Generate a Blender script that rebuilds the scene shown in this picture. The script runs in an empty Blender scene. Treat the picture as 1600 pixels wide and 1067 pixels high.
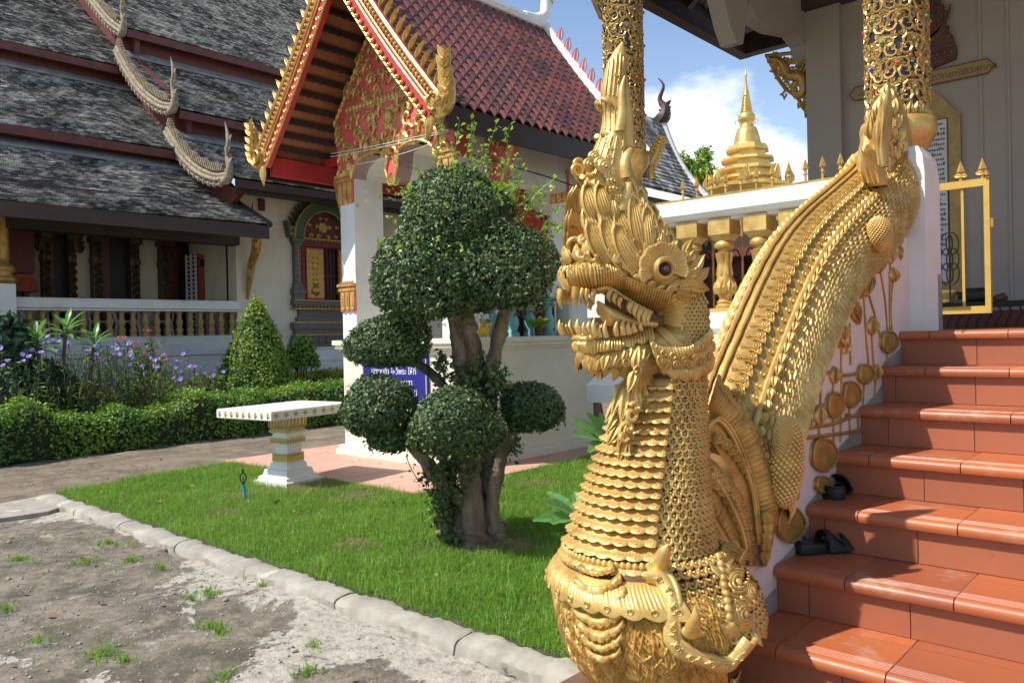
import bpy, math, random
import numpy as np
from mathutils import Vector, Matrix
rng = np.random.default_rng(7)
random.seed(7)
PI = math.pi
scene = bpy.context.scene
COL = scene.collection

# ------------------------------------------------------------------ surveyed camera (used to measure the place from the picture)
F = 1244.; A = math.radians(42.); H = 1.507; PT = math.atan(8.5/F); RO = .022
Rv = np.array([math.cos(A), math.sin(A), 0.]); Vh = np.array([-math.sin(A), math.cos(A), 0.]); Zv = np.array([0, 0, 1.])
Vf = Vh*math.cos(PT)-Zv*math.sin(PT); U0 = Zv*math.cos(PT)+Vh*math.sin(PT)
CR = Rv*math.cos(RO)-U0*math.sin(RO); CU = U0*math.cos(RO)+Rv*math.sin(RO); C0 = np.array([0, 0, H])
def ray(px, py): return Vf+CR*((px-800)/F)-CU*((py-533.5)/F)
def onp(px, py, n, c):
    r = ray(px, py); n = np.array(n, float); return C0+r*((c-n@C0)/(n@r))
def oX(px, py, X): return onp(px, py, (1, 0, 0), X)
def oY(px, py, Y): return onp(px, py, (0, 1, 0), Y)
def oZ(px, py, z): return onp(px, py, (0, 0, 1), z)
def oD(px, py, d): return C0+ray(px, py)*d
def pix(p):
    q = np.array(p, float)-C0; d = q@Vf; return 800+F*(q@CR)/d, 533.5-F*(q@CU)/d, d
def V3(*a): return np.array(a, float)
def nrm(v): return v/max(1e-9, np.linalg.norm(v))

# ------------------------------------------------------------------ object helpers
def setp(o, label=None, cat=None, group=None, kind=None):
    if label: o['label'] = label
    if cat: o['category'] = cat
    if group: o['group'] = group
    if kind: o['kind'] = kind
    return o
def thing(name, label, cat, loc=(0, 0, 0), group=None, rz=0):
    o = bpy.data.objects.new(name, None); COL.objects.link(o)
    o.location = tuple(loc); o.rotation_euler = (0, 0, rz); o.empty_display_size = .1
    return setp(o, label, cat, group)
def dup(root, loc, rz=0, label=None, scale=None):
    r = root.copy(); COL.objects.link(r); r.location = tuple(loc); r.rotation_euler = (0, 0, rz)
    if scale is not None: r.scale = (scale,)*3
    if label: r['label'] = label
    for ch in list(root.children):
        c = ch.copy(); COL.objects.link(c); c.parent = r
        for g in ch.children:
            d = g.copy(); COL.objects.link(d); d.parent = c
    return r

class MB:
    """collects verts / faces (any size) plus one float per face, then links ONE mesh object"""
    def __init__(s): s.v = []; s.f = {}; s.n = 0; s.a = {}
    def add(s, verts, faces, attr=None):
        verts = np.asarray(verts, float).reshape(-1, 3); faces = np.asarray(faces, int)
        if len(faces) == 0: return s
        k = faces.shape[1]
        s.v.append(verts); s.f.setdefault(k, []).append(faces+s.n); s.n += len(verts)
        if attr is None: at = np.zeros(len(faces))
        else: at = np.broadcast_to(np.asarray(attr, float), (len(faces),))
        s.a.setdefault(k, []).append(at)
        return s
    def box(s, lo, hi, at=None, rot=None, piv=None):
        x0, y0, z0 = lo; x1, y1, z1 = hi
        v = np.array([[x0,y0,z0],[x1,y0,z0],[x1,y1,z0],[x0,y1,z0],[x0,y0,z1],[x1,y0,z1],[x1,y1,z1],[x0,y1,z1]], float)
        if rot is not None:
            c = np.array(piv if piv is not None else v.mean(0)); v = (v-c)@np.array(rot).T+c
        return s.add(v, [[0,3,2,1],[4,5,6,7],[0,1,5,4],[1,2,6,5],[2,3,7,6],[3,0,4,7]], at)
    def grid(s, P, cu=False, cv=False, at=None):
        """P: (m,n,3) array -> quads"""
        P = np.asarray(P, float); m, n = P.shape[:2]
        I = np.arange(m if cu else m-1)[:, None]; J = np.arange(n if cv else n-1)[None, :]
        a = I*n+J; b = ((I+1) % m)*n+J; c = ((I+1) % m)*n+(J+1) % n; d = I*n+(J+1) % n
        return s.add(P.reshape(-1, 3), np.stack([a, b, c, d], -1).reshape(-1, 4), at)
    def tube(s, pts, r, n=8, at=None, cap=True):
        pts = np.asarray(pts, float); m = len(pts); r = np.atleast_1d(np.asarray(r, float)); r = np.interp(np.linspace(0, 1, m), np.linspace(0, 1, len(r)), r) if len(r) > 1 else np.full(m, r[0])
        if m < 3: pts = np.array([pts[0], pts.mean(0), pts[-1]]); r = np.array([r[0], r.mean(), r[-1]]); m = 3
        T = np.gradient(pts, axis=0); T /= np.maximum(1e-9, np.linalg.norm(T, axis=1))[:, None]
        up = V3(0, 0, 1) if abs(T[0][2]) < .9 else V3(1, 0, 0)
        N = nrm(np.cross(up, T[0])); P = []
        th = np.arange(n)*2*PI/n
        for i in range(m):
            N = nrm(N-T[i]*(N@T[i])); B = np.cross(T[i], N)
            P.append(pts[i]+r[i]*(np.cos(th)[:, None]*N+np.sin(th)[:, None]*B))
        s.grid(np.array(P), cv=True, at=at)
        if cap:
            for i, k in ((0, -1), (m-1, 1)):
                s.cap(P[i], k < 0, at)
        return s
    def cap(s, ring, flip=False, at=None):
        ring = np.asarray(ring); c = ring.mean(0); n = len(ring)
        f = [[i, (i+1) % n, n] for i in range(n)]
        if flip: f = [x[::-1] for x in f]
        return s.add(np.vstack([ring, c]), f, at)
    def lathe(s, prof, n=24, c=(0, 0, 0), at=None, flute=0, fa=0.):
        prof = np.asarray(prof, float); th = np.arange(n)*2*PI/n
        rr = prof[:, 0][:, None]*(1+fa*np.cos(flute*th)[None, :])
        P = np.stack([rr*np.cos(th), rr*np.sin(th), np.repeat(prof[:, 1][:, None], n, 1)], -1)+np.array(c)
        return s.grid(P, cv=True, at=at)
    def sphere(s, c, r, n=10, m=6, at=None, M=None):
        ph = np.linspace(-PI/2, PI/2, m+1); th = np.arange(n)*2*PI/n
        P = np.stack([np.cos(ph)[:, None]*np.cos(th), np.cos(ph)[:, None]*np.sin(th), np.repeat(np.sin(ph)[:, None], n, 1)], -1)
        P = P*np.broadcast_to(np.asarray(r, float), (3,))
        if M is not None: P = P@np.array(M).T
        return s.grid(P+np.array(c), cv=True, at=at)
    def prism(s, poly, a, b, at=None):
        """poly: list of 3-D points (planar); extruded from +a to +b (3-D offset vectors)"""
        poly = np.asarray(poly, float); n = len(poly); A_ = poly+np.array(a); B_ = poly+np.array(b)
        s.add(np.vstack([A_, B_]), [[i, (i+1) % n, n+(i+1) % n, n+i] for i in range(n)], at)
        s.v.append(A_); s.f.setdefault(('n'), []).append((s.n, n, True)); s.n += n
        s.v.append(B_); s.f['n'].append((s.n, n, False)); s.n += n
        return s
    def inst(s, verts, faces, Ms, Ts, at=None):
        """many copies: Ms (k,3,3) Ts (k,3)"""
        verts = np.asarray(verts, float); Ms = np.asarray(Ms, float); Ts = np.asarray(Ts, float); k = len(Ts)
        V = np.einsum('kij,nj->kni', Ms, verts)+Ts[:, None, :]
        faces = np.asarray(faces); nv = len(verts)
        Fc = (faces[None]+(np.arange(k)*nv)[:, None, None]).reshape(-1, faces.shape[1])
        if at is not None: at = np.repeat(np.broadcast_to(np.asarray(at, float), (k,)), len(faces))
        return s.add(V.reshape(-1, 3), Fc, at)
    def build(s, name, mat, parent=None, smooth=False, **kw):
        me = bpy.data.meshes.new(name)
        V = np.concatenate(s.v) if s.v else np.zeros((0, 3))
        if parent is not None and isinstance(parent, bpy.types.Object):
            o = parent; off = np.zeros(3)
            while o is not None: off += np.array(o.location); o = o.parent
            V = V-off
        loops = []; starts = []; attr = []; pos = 0
        for k, lst in s.f.items():
            if k == 'n': continue
            f = np.concatenate(lst); loops.append(f.ravel()); starts.append(pos+np.arange(len(f))*k); pos += f.size
            attr.append(np.concatenate(s.a[k]))
        for (st, n, fl) in s.f.get('n', []):
            ix = np.arange(st, st+n); loops.append(ix[::-1] if fl else ix); starts.append(np.array([pos])); pos += n; attr.append(np.zeros(1))
        L = np.concatenate(loops).astype(np.int32); S = np.concatenate(starts).astype(np.int32)
        me.vertices.add(len(V)); me.vertices.foreach_set('co', V.astype(np.float32).ravel())
        me.loops.add(len(L)); me.loops.foreach_set('vertex_index', L)
        me.polygons.add(len(S)); me.polygons.foreach_set('loop_start', S)
        me.update(calc_edges=True); me.validate()
        at = me.attributes.new('var', 'FLOAT', 'FACE'); AT = np.concatenate(attr)
        if len(AT) == len(me.polygons): at.data.foreach_set('value', AT.astype(np.float32))
        me.polygons.foreach_set('use_smooth', np.full(len(me.polygons), bool(smooth)))
        me.materials.append(mat)
        o = bpy.data.objects.new(name, me); COL.objects.link(o)
        if parent is not None: o.parent = parent
        if smooth == 'auto': me.set_sharp_from_angle(angle=math.radians(40))
        return setp(o, **kw)

def smooth_path(pts, n=24, closed=False):
    """Catmull-Rom resample; pts (k,d)"""
    p = np.asarray(pts, float); k = len(p)
    if closed: q = np.vstack([p[-1], p, p[0], p[1]]); seg = k
    else: q = np.vstack([2*p[0]-p[1], p, 2*p[-1]-p[-2]]); seg = k-1
    out = []
    for t in np.linspace(0, seg, n, endpoint=not closed):
        i = min(int(t), seg-1); u = t-i; a, b, c, d = q[i], q[i+1], q[i+2], q[i+3]
        out.append(.5*((2*b)+(-a+c)*u+(2*a-5*b+4*c-d)*u*u+(-a+3*b-3*c+d)*u**3))
    return np.array(out)
def loft_ring(c, a, b, n=24, e=1.):
    """superellipse ring: centre c, half-axes a,b (vectors)"""
    th = np.arange(n)*2*PI/n; cs, sn = np.cos(th), np.sin(th)
    f = lambda x: np.sign(x)*np.abs(x)**e
    return c+f(cs)[:, None]*a+f(sn)[:, None]*b
def euler(x=0, y=0, z=0): return np.array(Matrix.Rotation(z, 3, 'Z') @ Matrix.Rotation(y, 3, 'Y') @ Matrix.Rotation(x, 3, 'X'))
def frames(n, up=(0, 0, 1), roll=None):
    """rotation matrices whose local z is n (k,3), local y as near up as can be"""
    n = np.asarray(n, float); n = n/np.linalg.norm(n, axis=1)[:, None]
    u = np.broadcast_to(np.asarray(up, float), n.shape)
    x = np.cross(u, n); bad = np.linalg.norm(x, axis=1) < 1e-4; x[bad] = [1, 0, 0]
    x /= np.linalg.norm(x, axis=1)[:, None]; y = np.cross(n, x)
    if roll is not None:
        c, s_ = np.cos(roll)[:, None], np.sin(roll)[:, None]; x, y = c*x+s_*y, c*y-s_*x
    return np.stack([x, y, n], -1)
def densify(path, step):
    path = np.asarray(path, float); out = [path[0]]
    for a, b in zip(path[:-1], path[1:]):
        k = max(1, int(np.linalg.norm(b-a)/step)); out += [a+(b-a)*(i+1)/k for i in range(k)]
    return np.array(out)

# ------------------------------------------------------------------ materials
def lin(c):
    f = lambda x: x/12.92 if x <= .04045 else ((x+.055)/1.055)**2.4
    return tuple(f(x/255.) for x in c)
class NT:
    def __init__(s, m): s.t = m.node_tree; s.n = s.t.nodes; s.l = s.t.links
    def new(s, t, **kw):
        n = s.n.new(t)
        for k, v in kw.items():
            if k.startswith('i_'):
                n.inputs[k[2:].replace('_', ' ')].default_value = v
            else: setattr(n, k, v)
        return n
    def link(s, a, b): s.l.new(a, b)
def mat(name, base, rough=.6, metal=0., var=.25, scale=6., bump=.15, bscale=40., col2=None, faces=0., detail=6., spec=.5, trans=0., stain=None, coat=0., bdist=.01, vdim=None):
    """noise-mottled principled material. faces: how far the per-face 'var' value shifts the colour towards col2"""
    m = bpy.data.materials.new(name); m.use_nodes = True; t = NT(m); b = t.n['Principled BSDF']
    b.inputs['Roughness'].default_value = rough; b.inputs['Metallic'].default_value = metal
    b.inputs['Specular IOR Level'].default_value = spec
    if coat: b.inputs['Coat Weight'].default_value = coat; b.inputs['Coat Roughness'].default_value = .15
    tc = t.new('ShaderNodeTexCoord'); no = t.new('ShaderNodeTexNoise', i_Scale=scale, i_Detail=detail, i_Roughness=.6)
    t.link(tc.outputs['Object'], no.inputs['Vector'])
    if vdim is not None:
        mp = t.new('ShaderNodeMapping'); mp.inputs['Scale'].default_value = vdim
        t.link(tc.outputs['Object'], mp.inputs['Vector']); t.link(mp.outputs['Vector'], no.inputs['Vector'])
    c2 = col2 if col2 else tuple(x*(1-var*1.2) for x in base)
    mx = t.new('ShaderNodeMix', data_type='RGBA'); mx.inputs[6].default_value = (*[min(1, x*(1+var*.6)) for x in base], 1); mx.inputs[7].default_value = (*c2, 1)
    rmp = t.new('ShaderNodeMapRange'); rmp.inputs[1].default_value = .3; rmp.inputs[2].default_value = .7
    t.link(no.outputs['Fac'], rmp.inputs[0])
    if faces:
        at = t.new('ShaderNodeAttribute', attribute_name='var'); ma = t.new('ShaderNodeMath', operation='MULTIPLY_ADD', use_clamp=True)
        ma.inputs[1].default_value = faces; t.link(at.outputs['Fac'], ma.inputs[0])
        mm = t.new('ShaderNodeMath', operation='MULTIPLY'); mm.inputs[1].default_value = max(0., 1-faces)*var*2
        t.link(rmp.outputs[0], mm.inputs[0]); t.link(mm.outputs[0], ma.inputs[2]); t.link(ma.outputs[0], mx.inputs[0])
    else: t.link(rmp.outputs[0], mx.inputs[0])
    last = mx.outputs[2]
    if stain:
        n2 = t.new('ShaderNodeTexNoise', i_Scale=stain[1], i_Detail=8., i_Roughness=.7); t.link(tc.outputs['Object'], n2.inputs['Vector'])
        r2 = t.new('ShaderNodeMapRange'); r2.inputs[1].default_value = stain[2]; r2.inputs[2].default_value = stain[2]+.12; t.link(n2.outputs['Fac'], r2.inputs[0])
        r3 = t.new('ShaderNodeMath', operation='MULTIPLY'); r3.inputs[1].default_value = stain[3] if len(stain) > 3 else 1.; t.link(r2.outputs[0], r3.inputs[0])
        m2 = t.new('ShaderNodeMix', data_type='RGBA'); m2.inputs[7].default_value = (*stain[0], 1); t.link(r3.outputs[0], m2.inputs[0]); t.link(last, m2.inputs[6]); last = m2.outputs[2]
    t.link(last, b.inputs['Base Color'])
    if bump:
        nb = t.new('ShaderNodeTexNoise', i_Scale=bscale, i_Detail=5.); t.link(tc.outputs['Object'], nb.inputs['Vector'])
        bp = t.new('ShaderNodeBump', i_Strength=bump, i_Distance=bdist); t.link(nb.outputs['Fac'], bp.inputs['Height']); t.link(bp.outputs['Normal'], b.inputs['Normal'])
        rr = t.new('ShaderNodeMapRange'); rr.inputs[3].default_value = max(.03, rough-.1); rr.inputs[4].default_value = min(1, rough+.12); t.link(nb.outputs['Fac'], rr.inputs[0]); t.link(rr.outputs[0], b.inputs['Roughness'])
    if trans:
        tr = t.new('ShaderNodeBsdfTranslucent'); ms = t.new('ShaderNodeMixShader'); ms.inputs[0].default_value = trans
        hs = t.new('ShaderNodeHueSaturation'); hs.inputs['Value'].default_value = 1.6; hs.inputs['Hue'].default_value = .48
        t.link(last, hs.inputs['Color']); t.link(hs.outputs[0], tr.inputs['Color'])
        t.link(b.outputs[0], ms.inputs[1]); t.link(tr.outputs[0], ms.inputs[2]); t.link(ms.outputs[0], t.n['Material Output'].inputs['Surface'])
    m['_'] = 1
    return m
M = {}
M['gold'] = mat('gold_paint', (.70, .485, .165), .41, .42, .22, 9, .25, 90, col2=(.46, .265, .06), stain=((.17, .09, .03), 6., .60, .55), bdist=.005)
M['gold_dim'] = mat('gold_paint_aged', (.52, .33, .085), .42, .5, .3, 12, .25, 70, col2=(.33, .19, .05), stain=((.15, .085, .03), 7., .58, .55), bdist=.005)
M['colgold'] = mat('column_gilding', (.50, .34, .12), .36, .6, .25, 9, .15, 80, col2=(.33, .20, .06), bdist=.004)
M['gold_groove'] = mat('gold_patina', (.11, .055, .014), .6, .3, .3, 30, .2, 120, bdist=.003)
M['gold_bright'] = mat('gold_leaf', (.78, .55, .17), .32, .65, .2, 5, .12, 60, col2=(.62, .4, .1), bdist=.004)
M['ochre'] = mat('ochre_paint', (.62, .40, .08), .5, 0.1, .15, 8, .1, 50, bdist=.003)
M['white'] = mat('white_paint', (.80, .79, .75), .6, 0, .08, 2.5, .08, 60, col2=(.70, .68, .62), stain=((.42, .39, .33), 2.6, .60, .45), bdist=.003)
M['pinkwall'] = mat('pink_plaster', (.74, .60, .54), .7, 0, .1, 3, .1, 50, stain=((.38, .31, .26), 4., .58, .6), bdist=.003)
M['cream'] = mat('cream_plaster', (.74, .68, .54), .75, 0, .08, 2, .1, 40, col2=(.66, .59, .45), stain=((.45, .38, .28), 2.2, .66, .4), bdist=.003)
M['beige'] = mat('beige_plaster', (.76, .70, .57), .75, 0, .08, 2, .1, 40, stain=((.5, .42, .3), 2.5, .64, .4), bdist=.003)
M['greywall'] = mat('shade_toned_plaster', (.31, .275, .23), .75, 0, .06, 1.5, .06, 40, bdist=.003)  # base colour set darker than the plaster itself, carrying the porch shade
M['terracotta'] = mat('terracotta_tile', (.44, .12, .04), .42, 0, .18, 5, .12, 30, col2=(.29, .085, .04), faces=.7, stain=((.46, .27, .17), 5., .56, .65), bdist=.004)
M['grout'] = mat('grout', (.50, .42, .34), .9, 0, .2, 20, .3, 80)
M['riser'] = mat('riser_tile', (.35, .112, .052), .5, 0, .2, 6, .12, 30, col2=(.25, .078, .04), faces=.4, stain=((.12, .06, .04), 5., .62, .6), bdist=.004)
M['redpaint'] = mat('red_paint', (.52, .035, .035), .5, 0, .2, 5, .1, 40)
M['pink'] = mat('pink_paint', (.78, .15, .15), .5, 0, .2, 5, .1, 40, col2=(.66, .08, .075))
M['palepink'] = mat('pale_pink_paint', (.85, .45, .48), .5, 0, .15, 5, .1, 40)
M['darkwood'] = mat('dark_wood', (.055, .030, .022), .55, 0, .3, 4, .2, 30, vdim=(1, .12, 1))
M['redwood'] = mat('red_brown_wood', (.14, .03, .022), .55, 0, .3, 4, .2, 30)
M['soffit'] = mat('soffit_wood', (.36, .13, .055), .6, 0, .3, 4, .2, 30)
M['concrete'] = mat('old_concrete', (.36, .33, .27), .85, 0, .25, 6, .5, 30, stain=((.66, .62, .54), 3.1, .60, .9))
M['pinkfloor'] = mat('pink_floor_tile', (.62, .35, .26), .6, 0, .12, 2, .1, 40, stain=((.5, .36, .28), 4., .64, .4), bdist=.003)
M['black'] = mat('black_rubber', (.012, .012, .012), .55, 0, .3, 20, .2, 90)
M['iron'] = mat('black_iron', (.02, .018, .016), .5, .5, .3, 20, .2, 90)
M['teal'] = mat('teal_glaze', (.10, .34, .33), .25, 0, .3, 10, .1, 40, col2=(.25, .5, .48))
M['blue'] = mat('blue_paint', (.02, .025, .20), .4, 0, .1, 5, .05, 40)
M['lettering'] = mat('white_lettering', (.82, .82, .82), .5, 0, .05, 5, 0)
M['pipe'] = mat('blue_pvc_pipe', (.03, .30, .55), .4, 0, .15, 10, .05, 40)
M['woodcarve'] = mat('brown_carved_wood', (.10, .045, .025), .55, 0, .3, 10, .2, 60)
M['signwood'] = mat('varnished_sign_wood', (.30, .20, .075), .5, 0, .2, 4, .1, 30, vdim=(.3, 1, 4))
M['signtext'] = mat('sign_engraving', (.15, .085, .035), .7, 0, .1, 5, 0)
M['marble'] = mat('grey_marble', (.50, .52, .54), .4, 0, .2, 4, .05, 30)
M['plastic'] = mat('white_plastic', (.75, .75, .77), .4, 0, .08, 4, .05, 40)
M['acred'] = mat('maroon_enamel', (.28, .06, .06), .4, 0, .15, 4, .05, 40)
M['bark'] = mat('grey_bark', (.24, .185, .13), .9, 0, .4, 14, 1., 22, col2=(.085, .062, .042), stain=((.42, .36, .28), 6., .58, .6), bdist=.03, vdim=(1, 1, .35))
M['leaf_top'] = mat('topiary_leaf', (.040, .082, .024), .42, 0, .3, 3, 0, col2=(.13, .18, .055), faces=.85, trans=.12, spec=.5)
M['leaf_shoot'] = mat('young_leaf', (.24, .38, .04), .4, 0, .2, 3, 0, col2=(.12, .24, .03), faces=.8, trans=.35)
M['leaf_hedge'] = mat('hedge_leaf', (.065, .165, .016), .45, 0, .3, 2, 0, col2=(.30, .45, .035), faces=.85, trans=.2)
M['leaf_yellow'] = mat('yellow_hedge_leaf', (.32, .34, .02), .45, 0, .3, 2, 0, col2=(.09, .17, .015), faces=.8, trans=.25)
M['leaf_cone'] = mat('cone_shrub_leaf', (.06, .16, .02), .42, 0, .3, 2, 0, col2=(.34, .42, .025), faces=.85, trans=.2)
M['leaf_dark'] = mat('dark_leaf', (.018, .055, .022), .35, 0, .3, 2, 0, col2=(.05, .11, .04), faces=.8, trans=.12)
M['leaf_plum'] = mat('frangipani_leaf', (.10, .26, .06), .4, 0, .2, 4, .05, 30, col2=(.14, .33, .08), faces=.7, trans=.3)
M['foliage_core'] = mat('dark_core', (.018, .026, .010), .9, 0, .4, 10, .3, 20)  # for solid dark cores added inside the leaves to stop see-through
M['stem'] = mat('shrub_stem', (.075, .075, .045), .8, 0, .3, 8, .2, 30, col2=(.12, .08, .06), faces=.6)
M['purple'] = mat('purple_petal', (.36, .22, .72), .5, 0, .2, 5, 0, col2=(.50, .38, .82), faces=.8, trans=.3)
M['redflower'] = mat('red_petal', (.55, .07, .05), .5, 0, .2, 5, 0, col2=(.65, .18, .12), faces=.8, trans=.2)
M['grass'] = mat('grass_blade', (.115, .27, .024), .5, 0, .3, 1.2, 0, col2=(.27, .40, .07), faces=.6, trans=.35)
M['drygrass'] = mat('dry_grass_blade', (.36, .30, .15), .6, 0, .3, 2, 0, col2=(.16, .25, .05), faces=.7, trans=.3)
M['orange'] = mat('orange_roof_tile', (.50, .12, .05), .7, 0, .3, 12, .3, 30)
M['yellowpl'] = mat('yellow_garland', (.75, .45, .02), .5, 0, .3, 10, .1, 30)
M['grey_naga'] = mat('weathered_stucco', (.33, .27, .18), .8, 0, .35, 12, .5, 40, col2=(.13, .10, .065))
M['lampgrey'] = mat('grey_gesso', (.35, .35, .36), .6, 0, .2, 10, .1, 40)
M['darkground'] = mat('black_lacquer', (.035, .03, .035), .4, 0, .3, 10, .1, 40)
M['mouth'] = mat('mouth_dark', (.20, .10, .035), .5, .3, .5, 30, .2, 60, col2=(.05, .03, .02))  # dark brown filling between the jaws
M['greenarch'] = mat('green_mosaic', (.05, .13, .06), .45, 0, .3, 30, .1, 60)
M['mosaic'] = mat('grey_mosaic', (.16, .15, .14), .5, .2, .5, 60, .3, 80, col2=(.05, .045, .04))
M['ochre_old'] = mat('old_ochre_paint', (.36, .24, .07), .5, .15, .25, 12, .1, 50)
M['oldwhite'] = mat('weathered_whitewash', (.62, .60, .55), .8, 0, .15, 3, .15, 40, stain=((.25, .24, .21), 2.2, .54, .6), vdim=(1, .25, 3))
M['string'] = mat('white_string', (.8, .78, .74), .8, 0, .05, 5, 0)
for k, c in (('gem_red', (.6, .05, .03)), ('gem_green', (.07, .25, .06)), ('gem_blue', (.06, .09, .5))): M[k] = mat(k, c, .15, 0, .1, 5, 0)

def roof_mat(name, rowlen, tile, c1, c2, c3):
    """weathered flat roof tiles: each tile its own tone (object coords: Y along the eave, 'var' = course number)"""
    m = bpy.data.materials.new(name); m.use_nodes = True; t = NT(m); b = t.n['Principled BSDF']; b.inputs['Roughness'].default_value = .85
    tc = t.new('ShaderNodeTexCoord'); sp = t.new('ShaderNodeSeparateXYZ'); t.link(tc.outputs['Object'], sp.inputs[0])
    at = t.new('ShaderNodeAttribute', attribute_name='var')
    off = t.new('ShaderNodeMath', operation='MULTIPLY'); off.inputs[1].default_value = .5*tile; t.link(at.outputs['Fac'], off.inputs[0])
    ad = t.new('ShaderNodeMath', operation='ADD'); t.link(sp.outputs['Y'], ad.inputs[0]); t.link(off.outputs[0], ad.inputs[1])
    dv = t.new('ShaderNodeMath', operation='DIVIDE'); dv.inputs[1].default_value = tile; t.link(ad.outputs[0], dv.inputs[0])
    fl = t.new('ShaderNodeMath', operation='FLOOR'); t.link(dv.outputs[0], fl.inputs[0])
    fr = t.new('ShaderNodeMath', operation='FRACT'); t.link(dv.outputs[0], fr.inputs[0])
    cb = t.new('ShaderNodeCombineXYZ'); t.link(fl.outputs[0], cb.inputs[0]); t.link(at.outputs['Fac'], cb.inputs[1])
    wn = t.new('ShaderNodeTexWhiteNoise', noise_dimensions='2D'); t.link(cb.outputs[0], wn.inputs['Vector'])
    n1 = t.new('ShaderNodeTexNoise', i_Scale=.9, i_Detail=5., i_Roughness=.65); t.link(tc.outputs['Object'], n1.inputs['Vector'])
    n2 = t.new('ShaderNodeTexNoise', i_Scale=22., i_Detail=4.); t.link(tc.outputs['Object'], n2.inputs['Vector'])
    s1 = t.new('ShaderNodeMath', operation='MULTIPLY_ADD'); s1.inputs[1].default_value = 1.5; s1.inputs[2].default_value = -.62; t.link(n1.outputs['Fac'], s1.inputs[0])
    s2 = t.new('ShaderNodeMath', operation='MULTIPLY_ADD'); s2.inputs[1].default_value = .62; t.link(wn.outputs['Value'], s2.inputs[0]); t.link(s1.outputs[0], s2.inputs[2])
    s3 = t.new('ShaderNodeMath', operation='MULTIPLY_ADD'); s3.inputs[1].default_value = .5; t.link(n2.outputs['Fac'], s3.inputs[0]); t.link(s2.outputs[0], s3.inputs[2])
    cr = t.new('ShaderNodeValToRGB'); cr.color_ramp.elements[0].color = (*c1, 1); cr.color_ramp.elements[0].position = .22
    cr.color_ramp.elements[1].color = (*c3, 1); cr.color_ramp.elements[1].position = 1.
    e = cr.color_ramp.elements.new(.58); e.color = (*c2, 1)
    t.link(s3.outputs[0], cr.inputs[0])
    gap = t.new('ShaderNodeMath', operation='GREATER_THAN'); gap.inputs[1].default_value = .07; t.link(fr.outputs[0], gap.inputs[0])
    gm = t.new('ShaderNodeMix', data_type='RGBA'); gm.inputs[6].default_value = (*[x*.4 for x in c1], 1); t.link(gap.outputs[0], gm.inputs[0]); t.link(cr.outputs[0], gm.inputs[7])
    t.link(gm.outputs[2], b.inputs['Base Color'])
    return m
M['rooftile'] = roof_mat('weathered_roof_tiles', .1, .13, (.030, .028, .026), (.145, .14, .128), (.50, .475, .42))
CLOUD_OFF = (1.3, .4, .2); EXPOSURE = .36
SIGNLINES = ['ศาลาหลวงพ่อ ที่นี่', '(สถานที่) ไหว้พระ ให้ที่', 'ขอเชิญทำบุญบูชา', 'ตามกำลังศรัทธา ได้ นี']
# ------------------------------------------------------------------ ornament vocabulary (carved relief)
def teardrop(n=8):
    """leaf / petal seen from above, tip at +y (length 1), domed; returns verts, tris"""
    L = np.array([0, .18, .40, .62, .82, 1.]); w = np.array([.12, .33, .37, .28, .15, .0]); v = []; f = []
    for y, a in zip(L, w):
        h = math.sin(PI*min(1, y*.8+.18)); s_ = .13*y*y
        v += [[-a+s_, y, 0], [-a*.78+s_, y, .15*h], [-a*.38+s_, y, .085*h], [s_, y, .20*h+.05*y], [a*.38+s_, y, .085*h], [a*.78+s_, y, .15*h], [a+s_, y, 0]]
    for i in range(5):
        for j in range(6):
            a = i*7+j; f.append([a, a+1, a+8, a+7])
    return np.array(v, float), np.array(f)
LEAFV, LEAFF = teardrop()
def put_leaf(mb, O, d, n, L, W=None, H_=None, curl=0.):
    """leaf from point O along d on surface normal n"""
    d = nrm(np.array(d, float)); n = nrm(np.array(n, float)-d*(np.array(n, float)@d)); x = np.cross(d, n)
    W = W or L; H_ = H_ or L
    v = LEAFV*np.array([W, L, H_])
    if curl: a = v[:, 1]/L*curl; v = np.stack([v[:, 0]*np.cos(a)+np.sin(a)*v[:, 1]*.5, v[:, 1]*np.cos(a*.6), v[:, 2]], -1)
    mb.add(np.array(O)+v@np.stack([x, d, n]), LEAFF)
def spiral2(turns, size, n=18, flip=1., a0=0.):
    """stem that ends in a curl: starts at (0,0) heading +y, curls to side"""
    t = np.linspace(0, 1, n); ang = a0+flip*turns*2*PI*t**1.25; step = size*(1-t*.82)*2.4/n
    x = np.cumsum(-np.sin(ang)*step); y = np.cumsum(np.cos(ang)*step)
    return np.stack([x-x[0], y-y[0]], -1)
def scroll(mb, fr, u, v, ang, size, r=.012, flip=1., leaves=3, turns=1.05, lift=.6, n=14, k=6):
    """one kanok scroll; fr(u,v)->(point, ex, ey, normal)"""
    P2 = spiral2(turns, size, n, flip); c, s_ = math.cos(ang), math.sin(ang)
    P2 = np.stack([P2[:, 0]*c-P2[:, 1]*s_, P2[:, 0]*s_+P2[:, 1]*c], -1)
    P = np.array([fr(u+a, v+b)[0]+fr(u+a, v+b)[3]*r*lift for a, b in P2])
    rr = r*np.linspace(1.15, .6, n); rr[-1] = r*1.3
    mb.tube(P, rr, k)
    for i in range(leaves):
        j = int((i+.6)/(leaves+.6)*n*.62)+1
        p, ex, ey, nn = fr(u+P2[j, 0], v+P2[j, 1]); d = P2[min(n-1, j+1)]-P2[j-1]; d /= max(1e-9, np.hypot(*d))
        dd = (d[0]+flip*d[1]*.9)*ex+(d[1]-flip*d[0]*.9)*ey
        put_leaf(mb, p+nn*r*.3, dd, nn, size*(.34-.05*i), None, size*.34, 0)
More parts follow.
